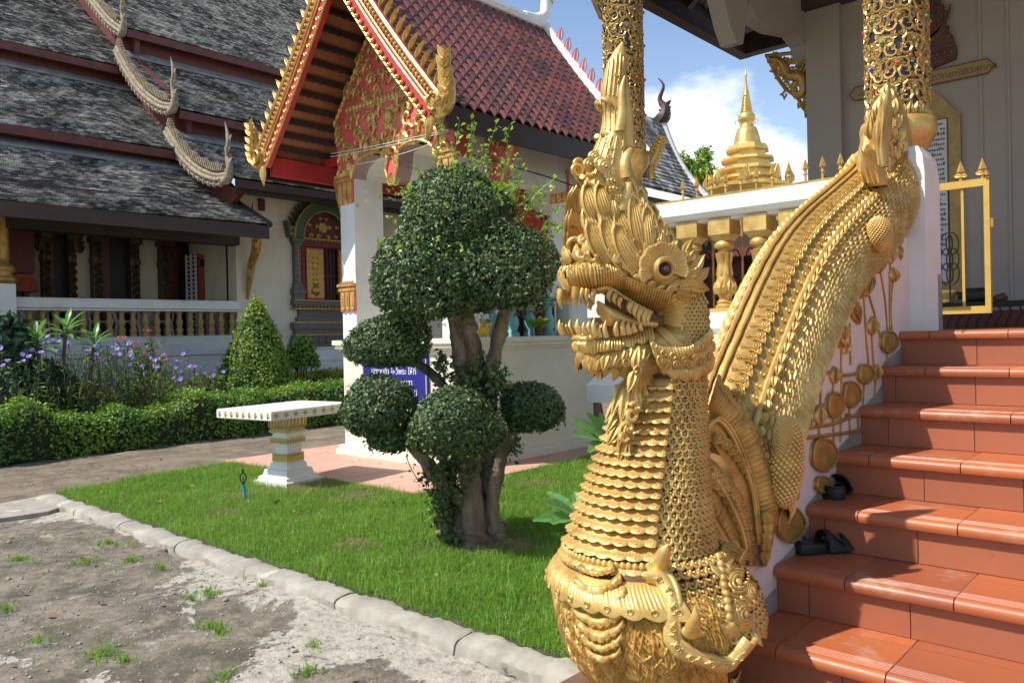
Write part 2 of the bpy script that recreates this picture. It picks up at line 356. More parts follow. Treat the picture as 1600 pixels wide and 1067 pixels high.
def flower(mb, fr, u, v, R, petals=7, k=6, lift=.0):
    p, ex, ey, n = fr(u, v)
    for i in range(petals):
        a = 2*PI*i/petals; d = math.cos(a)*ex+math.sin(a)*ey
        put_leaf(mb, p+d*R*.28+n*lift, d, n, R*.8, R*1.15, R*.9)
    mb.tube([p+n*(lift+R*.05), p+n*(lift+R*.3)], [R*.42, R*.34], 8)
def ringboss(mb, P, N, R, k=9):
    """small raised ring with a dot, for many points"""
    th = np.arange(k)*2*PI/k; th2 = np.arange(4)*2*PI/4
    rr = 1+.3*np.cos(th2)[None, :]; P0 = np.stack([rr*np.cos(th)[:, None], rr*np.sin(th)[:, None], np.repeat(.32*np.sin(th2)[None, :]+.12, k, 0)], -1)
    t = MB(); t.grid(P0, True, True); t.sphere((0, 0, .1), (.34, .34, .3), 6, 3)
    V = np.concatenate(t.v); Fq = np.concatenate(t.f[4])
    R = np.broadcast_to(np.asarray(R, float), (len(P),))
    mb.inst(V, Fq, frames(N)*R[:, None, None], P)
def flat(O, ex, ey):
    O = np.array(O, float); ex = nrm(np.array(ex, float)); ey = nrm(np.array(ey, float)); n = np.cross(ex, ey)
    return lambda u, v: (O+ex*u+ey*v, ex, ey, n)
def cyl(c, R):
    """surface of an upright cylinder: u = arc length, v = height"""
    c = np.array(c, float)
    def f(u, v):
        a = u/R; n = V3(math.cos(a), math.sin(a), 0)
        return c+n*R+V3(0, 0, v), V3(-math.sin(a), math.cos(a), 0), V3(0, 0, 1), n
    return f
def moulding(mb, prof, p0, p1, out, at=None):
    """extrude a profile (out, z) along p0->p1; closed ends"""
    p0 = np.array(p0, float); p1 = np.array(p1, float); out = np.array(out, float)
    R0 = [p0+out*a+V3(0, 0, b) for a, b in prof]; n = len(R0); d = p1-p0
    mb.prism(R0, (0, 0, 0), d)

# ------------------------------------------------------------------ leaf scatter
def leafmesh(L, W, bend=.25):
    """two-quad folded leaf, length along +y, facing +z"""
    return np.array([[0, 0, 0], [-W/2, L*.45, L*.08], [0, L*.5, 0], [W/2, L*.45, L*.08], [0, L, -bend*L]]), np.array([[0, 2, 1, 1], [0, 3, 2, 2], [1, 2, 4, 4], [2, 3, 4, 4]])
LF4 = np.array([[0, 1, 2], [0, 2, 3], [1, 4, 2], [2, 4, 3]])
def scatter_leaves(mb, P, N, L, W, tilt=.7, attr=None, bend=.25, up=(0, 0, 1)):
    """leaves at P roughly facing N"""
    k = len(P)
    if k == 0: return
    n = N/np.maximum(1e-9, np.linalg.norm(N, axis=1))[:, None]+rng.normal(0, tilt, (k, 3))
    Mx = frames(n, up, rng.uniform(0, 2*PI, k)); s = rng.uniform(.65, 1.25, k)
    v, _ = leafmesh(L, W, bend)
    at = rng.random(k)**1.6 if attr is None else attr
    mb.inst(v, LF4, Mx*s[:, None, None], P, at)
def blob_points(c, r, k, bump=.07, seed=0, lo=-1., shell=.14):
    """points in the outer shell of a lumpy ellipsoid (c, r); returns points, normals"""
    g = np.random.default_rng(seed); d = g.normal(0, 1, (k*2, 3)); d /= np.linalg.norm(d, axis=1)[:, None]; d = d[d[:, 2] > lo][:k]
    w = g.normal(0, 1, (6, 3))*2.6; ph = g.uniform(0, 6, 6)
    lump = 1+bump*np.sin(d@w.T+ph).sum(1)/2.2
    rad = lump*(1-shell*g.random(len(d))**1.5)
    r = np.array(r); return np.array(c)+d*r*rad[:, None], d/r
def core_blob(mb, c, r, seed=0, bump=.07, k=.86, n=22, m=14, lo=-1.):
    g = np.random.default_rng(seed); g.normal(0, 1, 3)
    ph = np.linspace(math.asin(max(-1, lo)), PI/2, m+1); th = np.arange(n)*2*PI/n
    P = np.stack([np.cos(ph)[:, None]*np.cos(th), np.cos(ph)[:, None]*np.sin(th), np.repeat(np.sin(ph)[:, None], n, 1)], -1)
    mb.grid(P*np.array(r)*k+np.array(c), cv=True)
# ================================================================== ground, lawn, kerb
def ground_mat():
    m = bpy.data.materials.new('worn_yard'); m.use_nodes = True; t = NT(m); b = t.n['Principled BSDF']; b.inputs['Roughness'].default_value = .92
    tc = t.new('ShaderNodeTexCoord'); O = tc.outputs['Object']
    def noise(s, d=6., r=.6, dist=0.):
        n = t.new('ShaderNodeTexNoise', i_Scale=s, i_Detail=d, i_Roughness=r, i_Distortion=dist); t.link(O, n.inputs['Vector']); return n.outputs['Fac']
    def rng_(x, a, b_, c=0., d=1.):
        r = t.new('ShaderNodeMapRange'); r.inputs[1].default_value = a; r.inputs[2].default_value = b_; r.inputs[3].default_value = c; r.inputs[4].default_value = d; t.link(x, r.inputs[0]); return r.outputs[0]
    def mix(f, a, c):
        x = t.new('ShaderNodeMix', data_type='RGBA'); t.link(f, x.inputs[0])
        for i, v in ((6, a), (7, c)):
            if isinstance(v, tuple): x.inputs[i].default_value = (*v, 1)
            else: t.link(v, x.inputs[i])
        return x.outputs[2]
    def math_(op, a, c):
        x = t.new('ShaderNodeMath', operation=op)
        for i, v in ((0, a), (1, c)):
            if isinstance(v, float): x.inputs[i].default_value = v
            else: t.link(v, x.inputs[i])
        return x.outputs[0]
    sp = t.new('ShaderNodeSeparateXYZ'); t.link(O, sp.inputs[0])
    base = mix(rng_(noise(1.1, 9., .72), .36, .64), (.080, .066, .048), (.28, .235, .172))
    base = mix(rng_(noise(7., 6., .7), .45, .7), base, (.32, .27, .205))
    moss = mix(rng_(noise(2.3, 8., .75), .48, .62, 0., .75), base, (.062, .062, .036))
    # broken pale concrete, thickest towards the kerb and the steps
    gx = rng_(sp.outputs['X'], -6.2, -2.2); gy = rng_(sp.outputs['Y'], .9, 2.6)
    bias = math_('MULTIPLY', gx, .17); bias = math_('ADD', bias, math_('MULTIPLY', gy, .06))
    kerbside = rng_(sp.outputs['Y'], 2.3, 2.62, 0., .13); pm = math_('ADD', math_('ADD', noise(1.35, 10., .68, .6), bias), kerbside)
    pale = mix(rng_(noise(12., 5., .6), .3, .7), (.37, .335, .275), (.52, .475, .40))
    c = mix(rng_(pm, .645, .672), moss, pale)
    c = mix(rng_(noise(16., 7., .75), .50, .66, 0., .65), c, (.07, .062, .045)); c = mix(rng_(noise(4.2, 9., .8, .8), .585, .63, 0., .8), c, (.40, .37, .31))
    grit = mix(rng_(noise(55., 3., .6), .60, .70, 0., .65), c, (.06, .05, .038))
    # far away: brown trodden earth
    far = math_('GREATER_THAN', math_('MULTIPLY', sp.outputs['X'], -1.), 8.72)
    earth = mix(rng_(noise(1.7, 9., .7), .36, .66), (.13, .10, .07), (.26, .20, .135))
    earth = mix(rng_(noise(3.2, 8., .75), .53, .68, 0., .7), earth, (.34, .28, .19))
    t.link(mix(far, grit, earth), b.inputs['Base Color'])
    h = math_('ADD', math_('MULTIPLY', noise(9., 8., .7), .8), math_('MULTIPLY', rng_(pm, .645, .672), .35))
    h = math_('ADD', h, math_('MULTIPLY', noise(60., 4., .6), .35))
    bp = t.new('ShaderNodeBump', i_Strength=.9, i_Distance=.03); t.link(h, bp.inputs['Height']); t.link(bp.outputs['Normal'], b.inputs['Normal'])
    return m
M['yard'] = ground_mat()
def relief_noise(x, y):
    return .010*np.sin(2.1*x+1.3*y)+.008*np.sin(5.3*x-3.1*y+1)+.006*np.sin(9.7*x+7.9*y)+.004*np.sin(17*x-13*y)
g = MB()
gx = np.concatenate([[-400, -120, -50, -25], np.linspace(-13, 3, 130), [12, 40, 120, 400]]); gy = np.concatenate([[-60, -15], np.linspace(-2, 9, 90), [14, 25, 60, 160, 600]])
G = np.stack(np.meshgrid(gx, gy, indexing='ij'), -1); near = (np.abs(G[..., 0]) < 13.5) & (G[..., 1] < 9.5)
g.grid(np.concatenate([G, np.where(near, relief_noise(G[..., 0], G[..., 1])-.012, -.012)[..., None]], -1)[:, ::-1])
o = g.build('ground', M['yard'], smooth=True, kind='structure')

# lawn bed (soil under the grass)
M['soil'] = mat('lawn_soil', (.075, .085, .03), .95, 0, .4, 4, .4, 30)
LAWN = [(-8.64, 2.79), (-1.6, 2.79), (-1.6, 4.6), (-3.45, 5.0), (-3.5, 9.2), (-5.59, 9.2), (-5.59, 4.84), (-8.93, 4.84)]
mb = MB(); mb.prism([V3(x, y, 0) for x, y in LAWN][::-1], (0, 0, .05), (0, 0, -.05)); mb.build('lawn_bed', M['soil'], kind='structure')
def inpoly(x, y, poly):
    c = np.zeros(len(x), bool); n = len(poly)
    for i in range(n):
        (x1, y1), (x2, y2) = poly[i], poly[(i+1) % n]
        c ^= ((y1 > y) != (y2 > y)) & (x < (x2-x1)*(y-y1)/(y2-y1+1e-12)+x1)
    return c
def blades(mb, x, y, z0, h, w, lean=.5, at=None):
    k = len(x); a = rng.uniform(0, 2*PI, k); l = rng.normal(0, lean, k)*h; b = rng.uniform(0, 2*PI, k)
    dx, dy = np.cos(a)*w/2, np.sin(a)*w/2; lx, ly = np.cos(b)*l, np.sin(b)*l
    V = np.stack([np.stack([x-dx, y-dy, z0], -1), np.stack([x+dx, y+dy, z0], -1), np.stack([x+dx*.8+lx*.35, y+dy*.8+ly*.35, z0+h*.6], -1), np.stack([x-dx*.8+lx*.35, y-dy*.8+ly*.35, z0+h*.6], -1), np.stack([x+lx, y+ly, z0+h*(1-.25*np.abs(l)/np.maximum(h, 1e-6))], -1)], 1)
    I = np.arange(k)[:, None]*5
    at = rng.random(k) if at is None else at
    mb.add(V.reshape(-1, 3), np.concatenate([I+[0, 1, 2], I+[0, 2, 3], I+[3, 2, 4]]), np.tile(at, 3))
n = 420000
x = rng.uniform(-8.95, -1.6, n); y = rng.uniform(2.78, 9.2, n)
dist = np.hypot(x, y)
keep = inpoly(x, y, LAWN) & (rng.random(n) < np.clip(1.25-dist/14, .35, 1)); x, y = x[keep], y[keep]
patch = np.sin(x*3.1+1)*np.sin(y*2.7+.5)+.6*np.sin(x*7.3-y*6.1)+.5*np.sin(x*13+y*11)
# worn spots
worn = np.zeros(len(x)); 
for (wx, wy, wr) in ((-6.8, 4.45, .36), (-6.0, 4.5, .25), (-6.95, 3.8, .18), (-5.0, 5.9, .22), (-6.35, 3.35, .15), (-3.7, 4.05, .25), (-4.6, 3.4, .15)):
    worn = np.maximum(worn, np.exp(-(((x-wx)/wr)**2+((y-wy)/wr)**2)))
k = rng.random(len(x)) > worn*.8; x, y, patch, worn = x[k], y[k], patch[k], worn[k]
h = rng.uniform(.035, .085, len(x))*(1+.25*patch)*(1-.45*worn); h = np.clip(h, .015, .14)
edge = np.clip((y-2.78)/.1, 0, 1); h *= .6+.4*edge
tall = rng.random(len(x)) < .012; h[tall] *= 1.7
mb = MB(); blades(mb, x, y, np.full(len(x), .048), h, rng.uniform(.003, .0062, len(x)), .55, at=np.clip(.40+.26*patch+.18*np.sin(1.3*x+.9*y)+rng.normal(0, .28, len(x)), 0, 1))
mb.build('lawn_grass', M['grass'], kind='stuff')
mb = MB(); xs = []; ys = []
for (wx, wy, wr) in ((-6.8, 4.45, .36), (-6.0, 4.5, .25), (-6.95, 3.8, .18), (-5.0, 5.9, .22), (-6.35, 3.35, .15), (-3.7, 4.05, .25), (-4.6, 3.4, .15), (-4.0, 4.0, .5)):
    q = int(4200*wr); xs.append(rng.normal(wx, wr*.5, q)); ys.append(rng.normal(wy, wr*.5, q))
q = 9000; xs.append(rng.uniform(-8.8, -1.8, q)); ys.append(rng.uniform(2.85, 4.8, q))
x, y = np.concatenate(xs), np.concatenate(ys); k = inpoly(x, y, LAWN); x, y = x[k], y[k]
blades(mb, x, y, np.full(len(x), .05), rng.uniform(.02, .06, len(x)), rng.uniform(.002, .005, len(x)), .9)
mb.build('dry_grass', M['drygrass'], kind='stuff')
# weeds in the yard: separate tufts
def tuft(x0, y0, R, n_, label, i):
    mb = MB(); a = rng.uniform(0, 2*PI, n_); r = R*rng.random(n_)*(1+.6*np.sin(2*a+i)+.4*np.sin(5*a+2*i))
    blades(mb, x0+r*np.cos(a), y0+r*np.sin(a)*.8, np.full(n_, -.01), rng.uniform(.02, .055, n_), rng.uniform(.003, .007, n_), .9, at=rng.random(n_)**2)
    o = mb.build('weed_tuft', M['grass'])
    setp(o, label, 'weeds', 'weeds growing through the yard')
TUFTS = [((168, 848), .16), ((330, 977), .11), ((300, 935), .05), ((250, 885), .06), ((325, 925), .09), ((345, 985), .07), ((160, 1018), .13), ((205, 875), .1), ((132, 878), .12), ((50, 975), .05), ((350, 1057), .09), ((430, 972), .05), ((195, 1030), .05), ((100, 850), .1), ((30, 873), .14), ((88, 920), .06), ((10, 950), .07), ((270, 842), .06), ((490, 1010), .06), ((480, 958), .04), ((410, 915), .04), ((395, 920), .05), ((480, 1050), .06), ((20, 780), .2), ((62, 1000), .05), ((575, 1040), .05)]
for i, (q, R) in enumerate(TUFTS[::2]+TUFTS[1:8:2]):
    p = oZ(*q, 0); tuft(p[0], p[1], R, int(110*R/.1), 'low green weed tuft in the bare yard in front of the kerb', i)
# loose stones (uncountable grit)
mb = MB(); q = 1500; x = rng.uniform(-9, -1.8, q); y = rng.uniform(.9, 2.55, q)
s_ = rng.uniform(.003, .011, q); s_[rng.random(q) < .02] *= 2.2; t_ = MB(); t_.sphere((0, 0, 0), 1, 6, 4); SV = np.concatenate(t_.v)*[1, .8, .55]; SF = np.concatenate(t_.f[4])
mb.inst(SV, SF, np.array([euler(0, 0, a) for a in rng.uniform(0, 6, q)])*s_[:, None, None], np.stack([x, y, relief_noise(x, y)-.012+s_*.3], -1))
mb.build('grit', M['concrete'], kind='stuff')

# kerb: short cast lengths with a rounded top, once whitewashed
kerb = thing('kerb', 'rounded concrete kerb with flaking whitewash along the edge of the lawn', 'kerb', (-5, 2.72, 0))
def kerb_piece(x0, x1, dz):
    prof = [(2.63, -.03), (2.632, .028), (2.645, .046), (2.68, .056), (2.74, .060), (2.775, .055), (2.79, .04), (2.79, -.03)]
    xs = np.linspace(x0, x1, max(3, int((x1-x0)/.02))); P = []
    for x in xs:
        P.append([[x, y+.008*math.sin(9*x+z*30)+.005*math.sin(23*x)+.004*math.sin(61*x+y*90), z+dz+.006*math.sin(14*x)+.004*math.sin(31*x+1)+.003*math.sin(83*x+y*60)] for y, z in prof])
    P = np.array(P); mb = MB(); mb.grid(P); mb.cap(P[0], True); mb.cap(P[-1]); return mb.build('kerb_stone', M['concrete'], kerb, 'auto')
for x0 in np.arange(-8.66, -1.7, .98): kerb_piece(x0+.006, min(-1.75, x0+.974), rng.uniform(-.006, .006))
# whitewashed render splash at the foot of the kerb, and the flush edging on the left
mb = MB(); xs = np.linspace(-8.4, -1.8, 900)
wd = np.clip(.045+.05*np.sin(2.2*xs)+.04*np.sin(7*xs+1)+.03*np.sin(19*xs)+.02*np.sin(47*xs)+.015*np.sin(91*xs)+np.clip((xs+4.6)/3, 0, 1)*.07, .012, .3)
mb.grid(np.array([[[x, 2.635, .022], [x, 2.635-w*.5, .016], [x, 2.635-w, .001+relief_noise(x, 2.635-w)-.012]] for x, w in zip(xs, wd)]))
M['whitewash'] = mat('lime_render', (.62, .57, .48), .85, 0, .2, 7, .5, 40, stain=((.34, .29, .22), 5, .52, .85))
mb = None
mb = MB(); pa = [oZ(*q, 0) for q in [(-60, 800), (40, 782), (95, 772), (130, 782), (75, 802), (-60, 822)]]
mb.prism([V3(p[0], p[1], 0) for p in pa], (0, 0, .02), (0, 0, -.02)); mb.build('edging_path', M['concrete'], kind='structure')
# fallen leaves scattered on lawn, yard and terrace (uncountable litter)
M['deadleaf'] = mat('dry_leaf', (.30, .17, .05), .7, 0, .3, 8, 0, col2=(.16, .09, .035), faces=.8)
q = 170; x = rng.uniform(-10.5, -1.9, q); y = rng.uniform(1.0, 6.5, q); onl = inpoly(x, y, LAWN); z = np.where(onl, .085, np.where((x > -9.1) & (x < -5.6) & (y > 4.84), .082, .006))
k = ~((y > 4.8) & (x < -9)); P = np.stack([x, y, z], -1)[k]; n_ = rng.normal(0, .45, P.shape)+[0, 0, 1]; mb = MB(); v, _ = leafmesh(.055, .03, .2)
mb.inst(v, LF4, frames(n_, (0, 1, 0), rng.uniform(0, 6.3, len(P)))*rng.uniform(.6, 1.2, len(P))[:, None, None], P, rng.random(len(P))); mb.build('leaf_litter', M['deadleaf'], kind='stuff')
# ================================================================== old hall on the left
HX = -16.2
hall = thing('temple_hall', 'old temple hall with stacked grey tiled roofs and stucco serpents on its roof edges', 'temple hall', (-18, 9, 0))
def tiled_slope(name, e, t, Y0, Y1, parent, course=.095, concave=.06, mname='rooftile', ny=40):
    """sawtooth courses of flat tiles from eave e=(X,z) up to t=(X,z)"""
    e, t = np.array(e), np.array(t); L = np.linalg.norm(t-e); k = int(L/course); mb = MB(); ys = np.linspace(Y0, Y1, ny)
    nx = np.array([-(t-e)[1], (t-e)[0]])/L
    if nx[1] < 0: nx = -nx
    q = lambda s: e+(t-e)*s-nx*concave*L*.5*math.sin(PI*s)
    for i in range(k):
        a, b = q(i/k), q((i+1.25)/k)
        jit = rng.normal(0, .006, ny); jit2 = .02*np.sin(ys*.9+i*.05)
        top = a+nx*.036
        P = np.stack([np.stack([np.full(ny, a[0]), ys, a[1]+jit2-.004], -1), np.stack([np.full(ny, top[0]), ys, top[1]+jit+jit2], -1), np.stack([np.full(ny, b[0]), ys, b[1]+jit2], -1)])
        mb.grid(P[::-1], at=i)
    # underside
    P = np.array([[[q(s)[0], y, q(s)[1]-.05] for y in (Y0, Y1)] for s in np.linspace(0, 1, 8)]); mb.grid(P, at=0)
    return mb.build(name, M[mname], parent)
# two stepped roofs: the lower porch roof (towards the viewer) and the main roof behind it
YB, YA = 8.43, 8.95
PORCH = [((-14.75, 3.92), (-18.1, 5.75)), ((-17.45, 5.83), (-21.2, 8.35)), ((-20.4, 8.42), (-27, 14.2))]
MAIN = [((-15.1, 4.88), (-18.2, 6.50)), ((-17.5, 6.78), (-20.9, 9.1)), ((-20.2, 9.35), (-28, 17))]
M['flash'] = mat('cement_flashing', (.26, .25, .23), .8, 0, .3, 4, .3, 30)
def fascia(x, z, y0, y1, h, parent, name='fascia', m='redwood'):
    mb = MB(); mb.box((x-.10, y0, z-h), (x-.02, y1, z-.012)); return mb.build(name, M[m], parent)
for (tiers, y0, y1) in ((PORCH, -6, YA), (MAIN, YB, 26)):
    for i, (e, t) in enumerate(tiers):
        s = tiled_slope('roof_tier', e, t, y0, y1, hall)
        fascia(e[0]+.03, e[1]-.02, y0, y1-.01, .19 if i else (.27 if y1 == YA else .17), s, 'fascia', 'redwood' if i else 'darkwood')
        if i < 2:   # cement flashing along the top of the tier, under the next fascia
            n = tiers[i+1][0]; d = np.array(t)-np.array(e); sl = d/np.linalg.norm(d)
            c = np.array(t)-sl*(abs(t[0]-n[0])*.62+.25)
            mb = MB(); P0 = c+V3(0, .02)[:2]*0; q0 = c-sl*.05; q1 = c+sl*.5
            mb.prism([V3(q0[0], y0, q0[1]-.02), V3(q1[0], y0, q1[1]-.0), V3(q1[0], y0, q1[1]+.07), V3(q0[0], y0, q0[1]+.035)], (0, 0, 0), (0, y1-y0-.02, 0))
            mb.build('flashing', M['flash'], s)
        # board closing the end of the tier
        if y1 == YA:
            mb = MB(); mb.tube([V3(e[0]+.02, y1, e[1]+.0), V3(.5*(e[0]+t[0])-.02, y1, .5*(e[1]+t[1])-.10), V3(t[0], y1, t[1])], .07, 6); mb.build('verge_board', M['darkwood'], s)
# vertical boards between tiers (clerestory), dark red
mb = MB()
for tiers, y0, y1 in ((PORCH, -6, YA-.05), (MAIN, YB+.05, 26)):
    for i in (0, 1):
        t = tiers[i][1]; n = tiers[i+1][0]; mb.box((n[0]-.50, y0, t[1]-.9), (n[0]-.36, y1, n[1]+.16))
mb.build('clerestory_board', M['redwood'], hall)
# gable wall of the main roof, seen past the end of the porch roof
mb = MB(); mb.prism([V3(-16.2, YB+.25, 4.2), V3(-15.5, YB+.25, 4.62), V3(-17.75, YB+.25, 6.2), V3(-17.65, YB+.25, 6.75), V3(-20.4, YB+.25, 8.75), V3(-20.3, YB+.25, 9.35), V3(-27, YB+.25, 15), V3(-27, YB+.25, 4.2)], (0, 0, 0), (0, .12, 0)); mb.build('gable_wall', M['redwood'], hall)
# serpent bargeboards with tall finials
def bargeboard(p0, p1, tipdir):
    """p0 top, p1 foot (X,z) at Y=YB: scaly stucco serpent with comb and upright tail finial"""
    p0, p1 = np.array(p0), np.array(p1); d = (p1-p0); L = np.linalg.norm(d); d /= L; n = np.array([-d[1], d[0]]); n = n if n[1] > 0 else -n
    sag = lambda s: p0+(p1-p0)*s-n*.26*math.sin(PI*s)+n*.10*max(0, (s-.8)/.2)**2
    N = 30; S = np.linspace(0, 1, N); mb = MB()
    for off, r in ((0, .062), (.095, .058), (.19, .045)):
        pts = [V3(*(lambda q: (q[0], YB-.13+off*.2, q[1]))(sag(s)+n*off)) for s in S]; mb.tube(pts, [r*(1.1-.25*s+.3*max(0, s-.8)) for s in S], 8)
    body = mb.build('bargeboard', M['grey_naga'], hall, True)
    mb = MB()
    for s in np.linspace(.02, .93, int(L/.085)):
        q = sag(s); b = q+n*.2; t = q+n*(.33+.02*math.sin(s*40))
        mb.prism([V3(b[0]-.02, YB-.13, b[1]), V3(b[0]+.022, YB-.13, b[1]-.01), V3(t[0]+.018, YB-.13, t[1]), V3(t[0]-.006, YB-.13, t[1]+.02)], (0, -.045, 0), (0, .045, 0))
    for s in np.linspace(.05, .95, int(L/.22)):
        q = sag(s)-n*.07; mb.sphere((q[0], YB-.13, q[1]-.04), (.05, .06, .07), 6, 4)
    mb.tube([V3(sag(s)[0]+n[0]*.205, YB-.13, sag(s)[1]+n[1]*.205) for s in np.linspace(0, .95, 24)], .03, 5); mb.tube([V3(sag(s)[0]-n[0]*.075, YB-.13, sag(s)[1]-n[1]*.075-.03) for s in np.linspace(.03, .97, 24)], .025, 5)
    mb.build('comb', M['grey_naga'], body)
    f = sag(1.); mb = MB(); h = 1.15
    pts = smooth_path([(f[0]-.10, f[1]-.06), (f[0]+.10, f[1]-.02), (f[0]+.17, f[1]+.2), (f[0]+.08, f[1]+.45), (f[0]+.15, f[1]+.72), (f[0]+.10, f[1]+.95), (f[0]+.02, f[1]+h)], 22)
    mb.tube([V3(p[0], YB-.13, p[1]) for p in pts], np.interp(np.linspace(0, 1, 22), [0, .12, .3, .5, .65, .8, 1], [.07, .10, .08, .045, .055, .035, .006]), 8)
    for k in (4, 8, 11, 14):
        put_leaf(mb, V3(pts[k][0], YB-.13, pts[k][1]), V3(-.6, 0, .8), V3(0, -1, 0), .2, .12, .1); put_leaf(mb, V3(pts[k][0], YB-.13, pts[k][1]), V3(.7, 0, .7), V3(0, -1, 0), .2, .12, .1)
    mb.build('finial', M['grey_naga'], body, True)
for a, b in (((-17.95, 6.32), (-15.35, 4.80)), ((-20.6, 8.85), (-17.7, 6.72)), ((-24.5, 13.2), (-20.3, 9.15))): bargeboard(a, b, 1)
# walls
mb = MB(); mb.box((HX-.5, 9.02, 0), (HX, 26, 4.9)); wl = mb.build('wall', M['cream'], hall)
mb = MB(); moulding(mb, [(0, 0), (.26, 0), (.26, .78), (.20, .83), (.20, .93), (.14, .96), (.16, 1.04), (.10, 1.08), (.10, 1.27), (.05, 1.30), (.05, 1.36), (0, 1.38)], (HX, 9.0, 0), (HX, 26, 0), (1, 0, 0)); mb.build('plinth', M['white'], hall)
mb = MB(); mb.box((HX+.02, 9.05, 4.78), (HX+.16, 26, 4.9)); mb.box((HX+.75, YB+.1, 4.62), (HX+.9, 26, 4.74)); mb.build('eave_beam', M['darkwood'], hall)
mb = MB(); mb.box((HX-.35, 8.98, 1.6), (HX+.012, 9.35, 4.3)); mb.build('corner_pier', M['cream'], hall)
# eave bracket (weathered gilt serpent strut) and a lamp bracket
def strut(y, name='eave_bracket'):
    mb = MB(); z0 = 3.95; P = smooth_path([(HX+.75, z0), (HX+.5, z0-.12), (HX+.42, z0-.45), (HX+.22, z0-.75), (HX+.10, z0-1.2), (HX+.02, z0-1.5)], 18)
    mb.tube([V3(p[0], y, p[1]) for p in P], np.interp(np.linspace(0, 1, 18), [0, .3, .7, 1], [.07, .11, .08, .02]), 7)
    for k in range(2, 16, 2): put_leaf(mb, V3(P[k][0], y, P[k][1]), V3(.6, -.3, -.6), V3(.4, -.8, .3), .2, .14, .12)
    mb.box((HX, y-.06, z0-.02), (HX+.85, y+.06, z0+.10)); return mb.build(name, M['gold_dim'], hall)
strut(9.22); strut(13.0)
mb = MB(); mb.box((HX+.01, 9.55, 4.45), (HX+.08, 9.68, 4.72)); mb.tube([V3(HX+.05, 9.4, 4.6), V3(HX+.1, 9.3, 4.2), V3(HX+.05, 9.45, 4.0)], .012, 5); mb.build('downpipe', M['redwood'], hall)
# porch behind: back wall, floor, ceiling and doors
BX = -18.5
mb = MB(); mb.box((BX-.3, -6, 1.5), (BX, 9.6, 5.6)); mb.build('porch_back_wall', M['cream'], hall)
mb = MB(); mb.box((BX, 9.02, 1.5), (HX-.4, 9.3, 5)); mb.build('porch_end_wall', M['cream'], hall)
mb = MB(); mb.box((BX, -6, 1.3), (HX-.2, 9.0, 1.55)); mb.build('porch_floor', M['redwood'], hall)
mb = MB(); mb.box((BX, -6, 4.28), (HX+.5, 9.0, 4.40)); mb.build('porch_ceiling', M['darkwood'], hall)
mb = MB(); mb.box((HX-.15, -6, 3.62), (HX+.15, 9.0, 3.98)); mb.build('lintel_beam', M['darkwood'], hall)
yb = lambda px, X=BX: oX(px, 420, X)[1]
def doorway(pa, pb, arch=False):
    """dark carved door case on the back wall between pixel columns pa..pb (measured)"""
    y0, y1 = yb(pa), yb(pb); w = y1-y0; top = 4.15 if arch else 4.6; fr = flat((BX+.02, 0, 0), (0, 1, 0), (0, 0, 1))
    mb = MB(); mb.box((BX, y0+w*.12, 1.55), (BX+.04, y1-w*.12, top)); d = mb.build('door', M['redpaint_dark'], hall)
    mb = MB(); mb.box((BX+.04, y0+w*.42, 1.55), (BX+.05, y1-w*.2, top-.1)); mb.build('opening', M['black'], d)  # flat black plate; the darkness of the doorway is put in as colour
    for (a, b) in ((y0, y0+w*.2), (y1-w*.2, y1)):
        mb = MB(); mb.box((BX, a, 1.55), (BX+.22, b, top-.2))
        for z, o in ((1.6, .09), (1.85, .05), (3.3, .04), (3.75, .09), (3.9, .05)): mb.box((BX-.01, a-o*.5, z), (BX+.22+o, b+o*.5, z+.12))
        for z in np.arange(1.75, 3.7, .17): put_leaf(mb, V3(BX+.22, (a+b)/2-.03, z), V3(0, .2, 1), V3(1, 0, 0), .2, .2, .3); put_leaf(mb, V3(BX+.22, (a+b)/2+.06, z+.08), V3(0, -.4, 1), V3(1, 0, 0), .16, .16, .3)
        mb.build('door_column', M['oldgilt'], d)
    if arch:
        mb = MB(); c = (y0+y1)/2
        for s in (-1, 1):
            P = smooth_path([(c+s*w*.55, 3.5), (c+s*w*.5, 3.75), (c+s*w*.32, 4.05), (c, 4.45)], 14); mb.tube([V3(BX+.2, p[0], p[1]) for p in P], .1, 7)
            for k in range(0, 13, 2): put_leaf(mb, V3(BX+.22, *P[k]), V3(0, s*.8, .8), V3(1, 0, 0), .22, .2, .2)
        mb.build('door_arch', M['oldgilt'], d)
M['redpaint_dark'] = mat('dark_red_lacquer', (.13, .022, .02), .5, 0, .3, 6, .1, 40)
M['oldgilt'] = mat('tarnished_gilding', (.10, .06, .03), .5, .25, .6, 14, .3, 60, col2=(.035, .022, .015))
doorway(62, 112, True); doorway(140, 212); doorway(246, 316)
mb = MB(); mb.box((BX+.01, yb(122), 1.9), (BX+.04, yb(132), 2.55)); mb.build('wall_grille', M['redwood'], hall)
